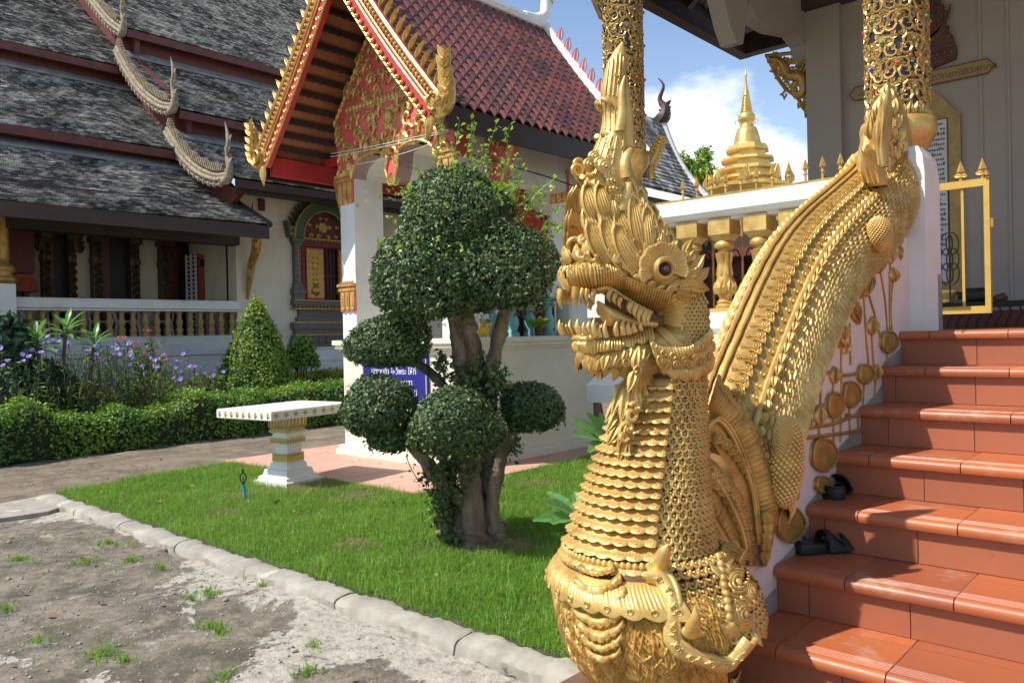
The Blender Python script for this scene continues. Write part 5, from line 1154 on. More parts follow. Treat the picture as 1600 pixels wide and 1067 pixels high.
# blue sprinkler riser
p = oZ(385.5, 782, .05); q = p+V3(0, 0, .0); top = oD(380, 757, pix(p)[2]); sp_ = thing('sprinkler', 'blue plastic sprinkler riser with black head standing in the lawn', 'sprinkler', p)
mb = MB(); mb.tube([p-V3(0, 0, .05), top], .014, 10); mb.tube([p+(top-p)*.55, p+(top-p)*.62], .017, 10); mb.tube([p+(top-p)*.93, top+V3(0, 0, .005)], .018, 10); mb.build('riser', M['pipe'], sp_, 'auto')
hd = top; mb = MB(); mb.lathe([(.014, 0), (.016, .02), (.010, .03)], 10, hd); mb.tube([hd+V3(.0+.028*math.cos(a)*Rv[0], .028*math.cos(a)*Rv[1], .065+.042*math.sin(a)) for a in np.linspace(0, 2*PI, 17)], .006, 6); mb.tube([hd+V3(0, 0, .10), hd+V3(0, 0, .15)], [.01, .007], 8); mb.lathe([(.004, .04), (.012, .055), (.0, .07)], 8, hd); mb.build('sprinkler_head', M['black'], sp_)
# frangipani seedlings by the serpent
def seedling(px, py, d, leaves, lab, dz):
    p = oD(px, py, d); b = V3(p[0], p[1], .05); t = thing('frangipani_seedling', lab, 'plant', b, 'frangipani seedlings beside the golden serpent')
    mb = MB(); mb.tube([b, (b+p)/2+V3(.01, 0, 0), p], [.03, .025, .022], 8); mb.build('stem', M['stem'], t)
    mb = MB()
    for (qx, qy, dd) in leaves:
        q = oD(qx, qy, d+dd); v = q-p; L = np.linalg.norm(v); n = nrm(np.cross(np.cross(v, V3(0, 0, 1))+1e-6, v)); n = nrm(n-Vf*.8); 
        big_leaf(mb, p, v+V3(0, 0, .12*L), n, L*1.02, L*.17, .12, 12, 7)
    mb.build('leaves', M['leaf_plum'], t)
seedling(905, 808, 4.6, [(833, 813, -.1), (852, 766, .1), (897, 764, .15), (850, 785, -.25), (862, 818, -.35), (945, 780, .3), (930, 830, -.3), (945, 815, .2)], 'large leaved frangipani seedling low beside the scaly chest of the golden serpent', 0)
seedling(952, 692, 5.4, [(890, 653, -.1), (914, 640, .05), (936, 640, .1), (893, 678, -.25), (920, 706, -.3), (960, 640, .2), (985, 660, .1), (975, 700, -.2), (940, 650, .4)], 'frangipani seedling with pointed leaves behind the neck of the golden serpent', 0)
# ================================================================== staircase and porch of the big hall on the right
SX = -1.24; Y0s, TR, PZ, RH = 4.308, .3075, 1.487, .1668
stair = thing('staircase', 'wide staircase of glossy terracotta tiles with rounded nosings leading up to the porch', 'staircase', (0, 3, 0))
XE = 2.6; TW = .335
for k in range(9):
    y, z = Y0s-k*TR, PZ-k*RH; yb_ = y+TR+.02 if k else 9.2
    mb = MB(); mb.box((SX-.02, y+.035, z-RH-.02), (XE, yb_, z-.004)); st = mb.build('step', M['grout'], stair)
    off = .14+.17*((k*7) % 3)/3
    edges = [SX]+list(np.arange(SX+off, XE, TW))+[XE]
    mt, mn, mr = MB(), MB(), MB()
    pn = [(.0, -.040), (-.004, -.030), (-.005, -.018), (.002, -.006), (.014, 0)]+[(a, b) for c in (.03, .042, .054, .066, .078) for a, b in ((c-.0035, 0), (c-.002, -.0025), (c+.002, -.0025), (c+.0035, 0))]+[(.10, 0), (.10, -.03), (.03, -.042)]
    for a, b in zip(edges[:-1], edges[1:]):
        a_, b_ = a+.002, b-.002; at = rng.random(); dz = rng.uniform(-.0008, .0008)
        R0 = np.array([[a_, y+u, z+v+dz] for u, v in pn]); R1 = R0+V3(b_-a_, 0, 0); mn.grid(np.array([R0, R1]).transpose(1, 0, 2), cu=True, at=at); mn.cap(R0, True, at); mn.cap(R1, False, at)
        ymax = y+TR-.045 if k else 4.9
        mt.box((a_, y+.103, z-.012), (b_, ymax, z-.0006+dz), at)
        if k: mt.box((a_, y+TR-.042, z-.012), (b_, y+TR+.034, z-.0004+dz), rng.random())
        else:
            for j in range(12): mt.box((a_, 4.903+j*.335, z-.012), (b_, 4.903+(j+1)*.335-.003, z-.0006), rng.random())
    e2 = [SX]+list(np.arange(SX+(off+.17) % TW+.03, XE, TW))+[XE]
    for a, b in zip(e2[:-1], e2[1:]): mr.box((a+.002, y+.026+rng.uniform(-.0008, .0008), z-RH+.002), (b-.002, y+.036, z-.036), rng.random())
    mn.build('nosing', M['terracotta'], st, 'auto'); mt.build('tread_tile', M['terracotta'], st); mr.build('riser_tile', M['riser'], st)

# side wall with lotus pond relief
sw = thing('stair_side_wall', 'pink plaster stair side wall with gilt lotus pond relief', 'wall', (SX-.15, 3.4, 0))
mb = MB(); mb.prism([V3(SX-.001, 2.2, 0), V3(SX-.001, 4.75, 0), V3(SX-.001, 4.75, 2.0), V3(SX-.001, 4.2, 1.95), V3(SX-.001, 3.6, 1.62), V3(SX-.001, 3.1, 1.15), V3(SX-.001, 2.7, .8), V3(SX-.001, 2.2, .5)], (0, 0, 0), (-.36, 0, 0)); mb.build('plaster_wall', M['pinkwall'], sw)
def onwall(px, py): return oX(px, py, SX)
def relief(shape, px, py, rx, ry, rot=0., name='lotus_leaf', m='gold_dim'):
    c = onwall(px, py); u = (onwall(px+1, py)-onwall(px-1, py))/2; v = (onwall(px, py-1)-onwall(px, py+1))/2; n_ = 18; mb = MB(); c_, s_ = math.cos(rot), math.sin(rot)
    rings = []
    for f, h in ((1, 0), (.97, .009), (.86, .015), (.5, .014), (.0, .012)):
        th = np.arange(n_)*2*PI/n_; rr = 1+(.05*np.cos(3*th)+.03*np.cos(5*th+1) if shape == 'disc' else 0)
        x, y = np.cos(th)*rr*rx*f, np.sin(th)*rr*ry*f
        if shape == 'bud': x = x*(1-.75*np.clip(np.sin(th), 0, 1)**2*.9)
        if shape == 'long': x = x*(1-.5*np.abs(np.sin(th))**4)
        X, Y = x*c_-y*s_, x*s_+y*c_; rings.append(c+X[:, None]*u+Y[:, None]*v+V3(h, 0, 0))
    mb.grid(np.array(rings), cv=True)
    if shape == 'disc':
        mb.tube([rings[1][i % n_]+V3(.006, 0, 0) for i in range(n_+1)], .006, 5)
    else:
        top = c+(-s_*ry*.95)*u+(c_*ry*.95)*v
        for w in (-.45, 0, .45):
            mb.tube(smooth_path([c-(-s_*ry*.9)*u-(c_*ry*.9)*v+V3(.012, 0, 0), c+(w*rx*c_)*u+(w*rx*s_)*v+V3(.03, 0, 0), top+V3(.01, 0, 0)], 7), .004, 4)
    mb.build(name, M[m], sw, True)
for (px, py, rx, ry) in ((1258, 613, 10, 14), (1301, 633, 13, 20), (1327, 616, 14, 20), (1349, 584, 12, 15), (1386, 534, 13, 17), (1284, 710, 20, 26), (1231, 818, 22, 28), (1222, 770, 20, 22), (1282, 756, 12, 12)): relief('disc', px, py, rx, ry)
for (px, py, rx, ry, r) in ((1274, 564, 10, 30, -.22), (1331, 482, 8, 28, .35), (1342, 446, 9, 21, .1), (1355, 442, 6, 23, -.12), (1372, 412, 8, 16, 0)): relief('long', px, py, rx, ry, r)
for (px, py, rx, ry, r) in ((1315, 519, 7, 15, 0), (1310, 536, 5, 10, .5), (1318, 544, 4, 10, -.2), (1301, 586, 6, 14, 0), (1278, 648, 7, 16, 0), (1367, 581, 5, 13, 0), (1361, 509, 7, 15, 0), (1394, 430, 6, 12, .15), (1390, 399, 5, 14, 0)): relief('bud', px, py, rx, ry, r, 'lotus_bud', 'gold')
for st_ in (((1315, 530), (1313, 570), (1314, 600), (1312, 690)), ((1327, 505), (1328, 570)), ((1349, 465), (1352, 520), (1356, 568)), ((1301, 600), (1300, 618)), ((1301, 650), (1302, 700)), ((1278, 660), (1279, 688)), ((1361, 524), (1364, 570)), ((1357, 462), (1368, 500), (1375, 530)), ((1375, 425), (1382, 470), (1386, 520)), ((1390, 412), (1389, 470), (1390, 520)), ((1394, 440), (1391, 480), (1393, 520)), ((1281, 575), (1281, 640)), ((1252, 625), (1253, 700)), ((1326, 636), (1327, 690)), ((1349, 598), (1347, 640)), ((1367, 592), (1365, 620)), ((1386, 550), (1384, 568)), ((1339, 640), (1340, 690))):
    mb = MB(); mb.tube(smooth_path([onwall(*q)+V3(.003, 0, 0) for q in st_], 10), .0048, 5); mb.build('lotus_stem', M['gold_dim'], sw)
for st_ in (((1250, 590), (1290, 582), (1310, 586), (1335, 584), (1370, 571)), ((1235, 646), (1262, 641), (1285, 632)), ((1262, 668), (1300, 662), (1325, 652), (1345, 648)), ((1250, 660), (1266, 656), (1266, 668)), ((1256, 684), (1290, 680), (1320, 676), (1345, 670)), ((1320, 648), (1333, 650), (1345, 642))):
    mb = MB(); mb.tube(smooth_path([onwall(*q)+V3(.004, 0, 0) for q in st_], 14), .0085, 6); mb.build('water_line', M['gold_dim'], sw)
M['grime'] = mat('damp_plaster', (.30, .26, .21), .9, 0, .3, 8, .2, 40, stain=((.12, .10, .08), 5, .55, .7))
mb = MB()
for k in range(1, 8):
    y, z = Y0s-k*TR, PZ-k*RH; h_ = .015+.012*math.sin(k*2.3); mb.prism([V3(SX, y+.02, z+.0), V3(SX, y+TR+.02, z+0), V3(SX, y+TR+.02, z+RH*.5), V3(SX, y+TR*.8, z+h_+.04), V3(SX, y+.25*TR, z+h_)], (0, 0, 0), (.004, 0, 0))
mb.build('damp_stain', M['grime'], sw)

# newel post
nw0, nw1 = oY(1447, 400, 4.5)[0], oX(1470, 400, oY(1447, 400, 4.5)[0])[1]
nx = nw0
nw = thing('newel_post', 'white rounded newel post at the top of the stairs behind the serpent tail', 'post', (nx-.17, 4.6, PZ))
mb = MB(); prof = [(1.0, 0.), (2.30, 0.), (2.40, .012), (2.455, .04), (2.47, .09)]
P = []
for z, i in prof:
    P.append([V3(nx-.36+i, 4.5+i, z), V3(nx-i, 4.5+i, z), V3(nx-i, nw1-i, z), V3(nx-.36+i, nw1-i, z)])
mb.grid(np.array(P), cv=True); mb.add(P[-1], [[0, 1, 2, 3]]); mb.build('post_body', M['white'], nw)
mb = MB(); mb.box((nx-.02, nw1-.07, PZ), (nx+.0035, nw1-.0, PZ+.30)); mb.build('damp_stain', M['grime'], nw)

# gilded mosaic columns
def lacquer_column(c, R, z0, label, seed, grp='gilded porch columns'):
    col = thing('porch_column', label, 'column', (c[0], c[1], z0), grp); b = V3(c[0], c[1], 0)
    mb = MB(); mb.lathe([(R*.97, z0), (R*.97, 5.6)], 36, b); sh = mb.build('shaft', M['darkground'], col, True)
    mb = MB(); mb.lathe([(0, z0-.62), (R*1.05, z0-.62), (R*.85, z0-.5), (R*.82, z0-.42), (R*.95, z0-.38), (R*1.1, z0-.33), (R*1.14, z0-.29), (R*1.0, z0-.25), (R*.88, z0-.22), (R*.86, z0-.14), (R*1.05, z0-.10), (R*1.22, z0-.05), (R*1.25, z0-.0), (R*1.18, z0+.04), (R*.95, z0+.05)], 32, b); mb.build('base_ring', M['gold'], col, True)
    g_ = np.random.default_rng(seed); fr = cyl(b, R*.97); mb = MB(); gems = {'gem_red': MB(), 'gem_green': MB(), 'gem_blue': MB()}
    per = 2*PI*R; nu = 7; du = per/nu; dv = .135; rows = int((4.6-z0)/dv)
    for a in np.arange(0, 2*PI, 2*PI/26): put_leaf(mb, b+V3(R*.97*math.cos(a), R*.97*math.sin(a), z0+.04), V3(0, 0, 1), V3(math.cos(a), math.sin(a), 0), .085, .10, .09)
    for j in range(rows):
        for i in range(nu):
            u = (i+(.5 if j % 2 else 0))*du+g_.normal(0, .006); v = z0+.20+j*dv+g_.normal(0, .006); rr = R*(.24 if (i+j) % 2 else .19)
            flower(mb, fr, u, v, rr*1.32, 7); p, ex, ey, n_ = fr(u, v); gm = gems[['gem_red', 'gem_green', 'gem_blue', 'gem_red', 'gem_green'][int(g_.integers(5))]]
            (gm.sphere(p+n_*rr*.45, rr*.34, 8, 5) if g_.random() < .45 else mb.sphere(p+n_*rr*.45, rr*.34, 8, 5))
            for k, (a, fl, sz, ou, ov) in enumerate(((.5, 1, .15, .30, .10), (-.5, -1, .15, -.30, .10), (2.4, 1, .15, .26, -.12), (-2.4, -1, .14, -.26, -.12))):
                scroll(mb, fr, u+ou*du*.42, v+ov*dv*.9, a+g_.normal(0, .15), sz*R/.17*.95, R*.056, fl, 2, n=9, k=5)
            if g_.random() < .8: flower(mb, fr, u+du*.5, v+g_.normal(0, .01), rr*.72, 6); q = fr(u+du*.5, v); (gems['gem_red' if g_.random() < .5 else 'gem_blue'] if g_.random() < .3 else mb).sphere(q[0]+q[3]*rr*.25, rr*.2, 6, 4)
    mb.build('gilt_filigree', M['colgold'], sh)
    for k, g2 in gems.items(): g2.build('glass_gem', M[k], sh, True)
    return col
CRp = oY(1401, 100, 5.02); lacquer_column(CRp, .168, oY(1401, 203, 5.02)[2], 'gilded lacquer porch column with glass flowers rising behind the serpent tail, right of the two', 31)
CLp = oY(975, 150, 5.42); lacquer_column(CLp, .156, oY(975, 248, 5.42)[2], 'gilded lacquer porch column with glass flowers behind the serpent crest, left of the two', 32)
mb = MB(); z1 = oY(975, 248, 5.42)[2]-.6
P = []
for z, i in ((1.64, 0), (z1-.10, 0), (z1-.03, .02), (z1, .08)):
    P.append([V3(CLp[0]-.25+i, CLp[1]-.22+i, z), V3(CLp[0]+.34-i, CLp[1]-.22+i, z), V3(CLp[0]+.34-i, CLp[1]+.25-i, z), V3(CLp[0]-.25+i, CLp[1]+.25-i, z)])
mb.grid(np.array(P), cv=True); mb.add(P[-1], [[0, 1, 2, 3]]); setp(mb.build('column_pedestal', M['white']), 'white rounded pedestal under the left porch column at the end of the balustrade', 'pedestal')
mb = MB(); z1 = oY(1401, 203, 5.02)[2]-.6; mb.box((CRp[0]-.2, CRp[1]-.16, 1.0), (CRp[0]+.10, CRp[1]+.16, z1)); setp(mb.build('column_pedestal', M['white']), 'white pedestal under the right porch column, hidden behind the newel post', 'pedestal')
# carved fragment of the eave bracket left of the left column
def carved_bracket(name, label, O, ex, pts, seed, thick=.05):
    """pierced gilt bracket: pts outline (u,v) in the plane of ex and z"""
    t = thing(name, label, 'bracket', O); fr = flat(O, ex, (0, 0, 1)); mb = MB(); n_ = fr(0, 0)[3]
    P = np.array(pts); mb.tube([fr(*p)[0] for p in list(pts)+[pts[0]]], .022, 6); mb.build('frame', M['gold_dim'], t)
    g_ = np.random.default_rng(seed); mb = MB(); lo, hi = P.min(0), P.max(0); placed = 0
    for _ in range(600):
        u, v = lo+(hi-lo)*g_.random(2)
        if inpoly(np.array([u]), np.array([v]), pts)[0]:
            scroll(mb, fr, u, v, g_.uniform(0, 6.3), g_.uniform(.09, .15), .013, g_.choice([-1, 1]), 2, n=10, k=5); placed += 1
        if placed > 64*(hi-lo)[0]*(hi-lo)[1]/.30: break
    mb.build('carving', M['gold_dim'], t); return t
X0 = CLp[0]-.156
carved_bracket('carved_bracket', 'carved gilt bracket fragment at the top left of the left porch column', V3(X0, CLp[1], 0), V3(1, 0, 0), [(0, oY(945, 32, 5.42)[2]), (-.05, oY(940, 28, 5.42)[2]), (-.24, 4.55), (-.30, 4.95), (0, 4.95)], 3)

# balustrade
BY = 5.2
bl = thing('balustrade', 'white porch balustrade with sunlit gold balusters between the serpent head and its body', 'balustrade', (-2.4, BY, PZ))
xa, xb = -3.36, nx-.2
mb = MB(); moulding(mb, [(-.13, 2.30), (-.06, 2.30), (-.06, 2.285), (.06, 2.285), (.06, 2.30), (.105, 2.315), (.125, 2.345), (.125, 2.43), (.11, 2.445), (-.13, 2.445)], (xb, BY, 0), (xa, BY, 0), (0, -1, 0)); mb.build('top_rail', M['white'], bl)
mb = MB(); moulding(mb, [(-.14, 1.0), (.40, 1.0), (.40, 1.13), (.34, 1.16), (.22, 1.24), (.15, 1.30), (.12, 1.34), (.12, 1.50), (.15, 1.53), (.15, 1.60), (.12, 1.64), (-.14, 1.64)], (xb, BY, 0), (xa-.22, BY, 0), (0, -1, 0)); mb.box((-3.2, BY-.05, 0), (xb, BY+.14, .998)); mb.build('plinth', M['white'], bl)
def baluster(x):
    mb = MB(); bz = 1.64
    for (z0, z1, a) in ((bz, bz+.03, .082), (bz+.545, bz+.655, .082)): mb.box((x-a, BY-a, z0), (x+a, BY+a, z1))
    P = []
    for z, a in ((bz+.50, .05), (bz+.545, .082)): P.append([V3(x-a, BY-a, z), V3(x+a, BY-a, z), V3(x+a, BY+a, z), V3(x-a, BY+a, z)])
    mb.grid(np.array(P), cv=True)
    mb.lathe([(.07, bz+.03), (.072, bz+.045), (.055, bz+.06), (.062, bz+.075), (.045, bz+.09), (.045, bz+.11), (.065, bz+.135), (.07, bz+.17), (.062, bz+.22), (.052, bz+.28), (.042, bz+.34), (.045, bz+.40), (.052, bz+.425), (.04, bz+.43), (.042, bz+.445), (.066, bz+.455), (.072, bz+.47), (.066, bz+.49), (.05, bz+.505)], 20, (x, BY, 0))
    o = mb.build('baluster', M['gold'], bl, 'auto'); mb = MB()
    for a in np.arange(0, 2*PI, PI/4):
        d = V3(math.cos(a), math.sin(a), 0); put_leaf(mb, V3(x, BY, bz+.13)+d*.060, V3(0, 0, 1)+d*-.12, d, .11, .13, .13)
        mb.tube([V3(x, BY, bz+.26)+d*.052, V3(x, BY, bz+.34)+d*.042, V3(x, BY, bz+.42)+d*.052], [.012, .010, .014], 5)
    mb.build('petals', M['gold'], o)
for px in (1034, 1083, 1133, 1189, 1245, 1300): baluster(oY(px, 440, BY)[0])
# iron railing with gilt spear points standing just behind the balustrade
FY = 5.5; fe = thing('iron_railing', 'iron railing with gilt spear points showing above the white balustrade rail', 'railing', (-2.3, FY, PZ))
mb = MB(); xs = [oY(px, 300, FY)[0] for px in (1067, 1089, 1112, 1134, 1158, 1182, 1207, 1233, 1259, 1286, 1314)]
mb.box((xs[0]-.3, FY-.015, 2.50), (xs[-1]+.3, FY+.015, 2.535)); mb.box((xs[0]-.3, FY-.015, 1.6), (xs[-1]+.3, FY+.015, 1.63)); mb.build('rail', M['gold_dim'], fe)
def spear(mb, x, y, z, s=1.):
    mb.lathe([(.009*s, 0), (.009*s, .02*s), (.018*s, .025*s), (.010*s, .035*s), (.012*s, .05*s)], 8, (x, y, z)); mb.lathe([(.006*s, .05*s), (.024*s, .062*s), (.016*s, .09*s), (.0, .135*s)], 4, (x, y, z))
for x in xs:
    mb = MB(); mb.tube([V3(x, FY, 1.5), V3(x, FY, 2.56)], .009, 6); spear(mb, x, FY, 2.56); mb.build('spear_bar', M['gold'], fe)
mb = MB()
for x0, x1 in zip(xs[:-1], xs[1:]):
    for zc_, s in ((2.05, 1), (1.85, -1)):
        xm_ = (x0+x1)/2; mb.tube([V3(xm_+s*.04*math.cos(a)*(1-a/9), FY, zc_+.07*math.sin(a)*(1-a/12)) for a in np.linspace(0, 7, 20)], .005, 4)
mb.build('scrollwork', M['iron'], fe)

# main wall of the hall
WY = 8.5
vh = thing('prayer_hall', 'shaded grey white prayer hall wall with pilaster and dark timber eaves over the porch', 'temple hall', (-1, WY, PZ))
xl_ = oY(1267, 250, WY)[0]; xp = oY(1320, 250, WY)[0]
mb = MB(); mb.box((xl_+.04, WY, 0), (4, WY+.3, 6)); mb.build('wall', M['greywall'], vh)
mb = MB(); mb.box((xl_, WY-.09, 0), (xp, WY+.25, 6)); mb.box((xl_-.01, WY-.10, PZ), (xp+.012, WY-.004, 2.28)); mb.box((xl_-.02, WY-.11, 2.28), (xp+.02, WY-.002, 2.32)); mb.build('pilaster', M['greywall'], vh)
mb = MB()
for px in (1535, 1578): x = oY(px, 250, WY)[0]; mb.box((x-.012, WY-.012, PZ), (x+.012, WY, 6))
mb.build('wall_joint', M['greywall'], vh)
mb = MB(); mb.box((-3.2, 5.36, .0), (XE, WY+.2, PZ-.016)); mb.box((SX-.3, 4.9, 0), (XE, 5.355, PZ-.016)); mb.build('porch_base', M['beige'], vh)
# scalloped concrete arch between the left column and the pilaster
AX = xl_-.02
def oa(px, py): q = oX(px, py, AX); return (q[1], q[2])
low = [oa(*q) for q in ((1277, 181), (1274, 150), (1267, 112), (1255, 72), (1242, 54), (1208, 47), (1180, 30), (1168, 6), (1166, -25), (1162, 40), (1158, 70), (1148, 68), (1138, 40), (1126, -10), (1105, -45), (1070, -70), (1040, -60))]
mb = MB(); pol = low+[(low[-1][0], 6.0), (low[0][0], 6.0)]
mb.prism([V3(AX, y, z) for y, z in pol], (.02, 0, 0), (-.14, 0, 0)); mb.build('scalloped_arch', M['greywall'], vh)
# eaves
ex_ = -4.35; c0 = oX(1165, 92, ex_); ez, ey = c0[2], c0[1]
mb = MB(); mb.box((ex_-.07, 4.5, ez), (ex_+.07, ey, ez+.26)); mb.box((ex_+.072, ey-.14, ez+.004), (3, ey, ez+.26)); mb.box((ex_+.3, ey-.9, ez+.03), (xl_+.5, ey-.7, ez+.2)); fb_ = mb.build('eave_beam', M['darkwood'], vh)
mb = MB(); S = math.tan(math.radians(36))
mb.prism([V3(ex_-.15, 4.5, ez+.20), V3(ex_-.15, 4.5, ez+.28), V3(2.5, 4.5, ez+.28+S*(2.65-ex_)), V3(2.5, 4.5, ez+.20+S*(2.65-ex_))], (0, 0, 0), (0, ey-4.4, 0)); rf = mb.build('roof', M['rooftile'], vh)
mb = MB()
for x in np.arange(ex_+.3, 1.5, .32): z = ez+.20+S*(x-ex_+.15); mb.box((x-.03, 4.9, z-.07), (x+.03, ey-.02, z-.004))
for y in np.arange(5.2, ey, .62): mb.prism([V3(ex_, y, ez+.10), V3(ex_, y, ez+.22), V3(1.5, y, ez+.22+S*(1.5-ex_)), V3(1.5, y, ez+.10+S*(1.5-ex_))], (0, 0, 0), (0, .08, 0))
mb.build('rafter', M['darkwood'], rf)
mb = MB()
for y in np.arange(4.95, ey, .14): mb.tube([V3(ex_-.16, y, ez+.2), V3(ex_+.25, y, ez+.2+S*.41)], .035, 5)
mb.build('eave_tile', M['rooftile'], rf)
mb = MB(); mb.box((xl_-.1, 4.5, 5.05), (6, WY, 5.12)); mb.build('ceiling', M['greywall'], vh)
p = [oY(*q, WY+.02) for q in ((1266, 180), (1266, 78), (1250, 82), (1196, 88), (1205, 100), (1215, 122), (1228, 140), (1246, 152), (1256, 170))]
carved_bracket('carved_bracket', 'pierced gilt eave bracket with a scrolling serpent on the pilaster against the sky', V3(0, WY+.02, 0), V3(1, 0, 0), [(q[0], q[2]) for q in p], 5)
mb = MB(); P = smooth_path([oY(*q, WY) for q in ((1202, 92), (1222, 98), (1232, 118), (1250, 120), (1256, 140), (1245, 150), (1240, 138))], 26); mb.tube(P, np.interp(np.linspace(0, 1, 26), [0, .5, 1], [.03, .06, .03]), 8); mb.build('serpent', M['gold_dim'], bpy.data.objects['carved_bracket.001'], True)
# arrow ended sign board with lettering
def sgn(px, py): q = oY(px, py, WY-.02); return q
ul, ll, tip = sgn(1543, 92), sgn(1541, 116), sgn(1554, 100); L_, LL, TL = sgn(1336, 138), sgn(1337, 157), sgn(1328, 150)
zt, zb = (ul[2]+L_[2])/2, (ll[2]+LL[2])/2
sb = thing('sign_board', 'yellow brown wooden sign board with pointed ends and Thai lettering on the shaded wall', 'sign', ((ul[0]+L_[0])/2, WY, zb))
mb = MB(); mb.prism([V3(L_[0], WY-.001, zb), V3(ul[0], WY-.001, zb), V3(tip[0], WY-.001, (zt+zb)/2), V3(ul[0], WY-.001, zt), V3(L_[0], WY-.001, zt), V3(TL[0], WY-.001, (zt+zb)/2)], (0, -.03, 0), (0, 0, 0)); pl = mb.build('board', M['signwood'], sb)
mb = MB(); E_ = [V3(L_[0], WY-.031, zb), V3(ul[0], WY-.031, zb), V3(tip[0], WY-.031, (zt+zb)/2), V3(ul[0], WY-.031, zt), V3(L_[0], WY-.031, zt), V3(TL[0], WY-.031, (zt+zb)/2)]; mb.tube(E_+[E_[0]], .007, 5); mb.build('edge', M['signtext'], sb)
SIGNL = 0
RX90 = Matrix.Rotation(PI/2, 4, 'X')
hz = zt-zb; q = sgn(1492, 115)
text_obj('คุณนำวิทยานิธิวิสุทกุล', 'lettering', hz*.62, Matrix.Translation((q[0], WY-.032, (zt+zb)/2-.01)) @ RX90, M['signtext'], sb)
q = sgn(1349, 150); text_obj('คณะ', 'lettering', hz*.42, Matrix.Translation((q[0], WY-.032, (zt+zb)/2-.02)) @ RX90, M['signtext'], sb)
# carved wooden relief above the sign
rp_ = [(1447, 112), (1493, 93), (1496, 84), (1494, 70), (1487, 55), (1481, 45), (1478, 40), (1477, 22), (1472, 8), (1462, 0), (1450, -6), (1438, -12)]
q0 = [oY(*q, WY-.02) for q in rp_]; cx_ = q0[-1][0]; out = [(q[0]-cx_, q[2]) for q in q0]
rl = thing('carved_relief', 'dark brown carved wooden relief on the wall above the arrow ended sign board', 'carving', (cx_, WY, out[0][1]))
zb_ = out[0][1]; ou = [(u, z) for u, z in out]; ou = [(-.01, zb_-.03)]+ou[:]
mb = MB(); full = ou+[(-u, z) for u, z in ou[::-1]]
mb.prism([V3(cx_+u, WY-.001, z) for u, z in full], (0, -.05, 0), (0, 0, 0)); mb.build('panel', M['woodcarve'], rl)
mb = MB(); hh = ou[-1][1]-zb_; wmax = max(u for u, z in ou)
for k in range(7):
    f = .25+.1*k
    mb.tube([V3(cx_+wmax*f*math.sin(a), WY-.055, zb_+hh*.33+hh*.5*(f)*(1-math.cos(a)*.9)) for a in np.linspace(-1.5, 1.5, 16)], .012, 5)
for k in range(9): a = -1.2+.3*k; mb.tube([V3(cx_+.05*math.sin(a), WY-.055, zb_+hh*.45), V3(cx_+wmax*.7*math.sin(a), WY-.06, zb_+hh*(.6+.3*math.cos(a)))], .010, 5)
for z in (.10, .22, .28): mb.box((cx_-wmax*.95, WY-.062, zb_+hh*z), (cx_+wmax*.95, WY-.049, zb_+hh*z+.02))
for k in range(10): u = -wmax*.85+k*wmax*1.7/9; mb.sphere((cx_+u, WY-.05, zb_+hh*.17), (.03, .02, .03), 7, 4)
for s in (-1, 1):
    for (u, z) in ou[2:-1]: put_leaf(mb, V3(cx_+s*u*.80, WY-.05, z), V3(s*.3, 0, 1), V3(0, -1, 0), .10, .08, .08)
mb.build('carving', M['woodcarve'], rl)
# marble inscription in an ochre frame
fx1 = oY(1503, 300, WY-.03)[0]; cx2 = oY(1448, 300, WY-.03)[0]; hw_ = fx1-cx2; zf0, zf1 = oY(1500, 468, WY-.03)[2], oY(1500, 178, WY-.03)[2]; ztop = oY(1450, 146, WY-.03)[2]
ib = thing('inscription_board', 'marble inscription tablet in an ochre frame with shaped top on the shaded wall', 'tablet', (cx2, WY, zf0))
half = [(hw_, zf0), (hw_, zf1), (hw_*.9, zf1+.03), (hw_*.72, zf1+(ztop-zf1)*.35), (hw_*.5, zf1+(ztop-zf1)*.75), (hw_*.25, ztop), (0, ztop+.01)]
mb = MB(); mb.prism([V3(cx2+u, WY-.001, z) for u, z in half+[(-u, z) for u, z in half[::-1][1:]]], (0, -.05, 0), (0, 0, 0)); mb.build('frame', M['ochre_old'], ib)
iw = hw_*.62; iz0, iz1 = oY(1480, 440, WY-.05)[2], oY(1480, 186, WY-.05)[2]
mb = MB(); mb.box((cx2-iw-.015, WY-.054, iz0-.015), (cx2+iw+.015, WY-.0495, iz1+.015)); mb.build('dark_edge', M['signtext'], ib)
mb = MB(); mb.box((cx2-iw, WY-.058, iz0), (cx2+iw, WY-.052, iz1)); mb.build('marble_slab', M['marble'], ib)
mb = MB(); g_ = np.random.default_rng(3); z = iz1-.05
while z > iz0+.3:
    u = -iw*.9+g_.uniform(0, .05)
    while u < iw*.85:
        w = g_.uniform(.008, .02); mb.box((cx2+u, WY-.0605, z), (cx2+u+w, WY-.0575, z+.018+.012*(g_.random() < .3))); u += w+g_.uniform(.004, .009)+(.03 if g_.random() < .1 else 0)
    z -= .048
mb.build('engraved_lines', M['signtext'], ib)
# open iron gate leaf
GYy = 6.1; gx1 = oY(1548, 380, GYy)[0]; gx0 = oY(1470, 380, GYy)[0]-.12; gz1, gz0 = oY(1545, 278, GYy)[2], oY(1545, 489, GYy)[2]
gt = thing('metal_gate', 'gold painted metal gate leaf with two spear points on the porch beside the white newel', 'gate', (gx1, GYy, gz0))
b_ = .034
mb = MB()
for (a, b, c, d) in ((gx1-b_, gx1, gz0, gz1), (gx0, gx1-b_, gz1-.05, gz1+.001), (gx0, gx1-b_, gz0, gz0+.05)): mb.box((a, GYy-.02, c), (b, GYy+.02, d-.001))
mb.box((gx1-.02, GYy-.03, gz1-.001), (gx1+.004, GYy+.03, gz1+.002)); xi = oY(1505, 380, GYy)[0]; mb.box((xi-.008, GYy-.008, gz0+.05), (xi+.008, GYy+.008, gz1-.05)); mb.build('frame', M['ochre'], gt)
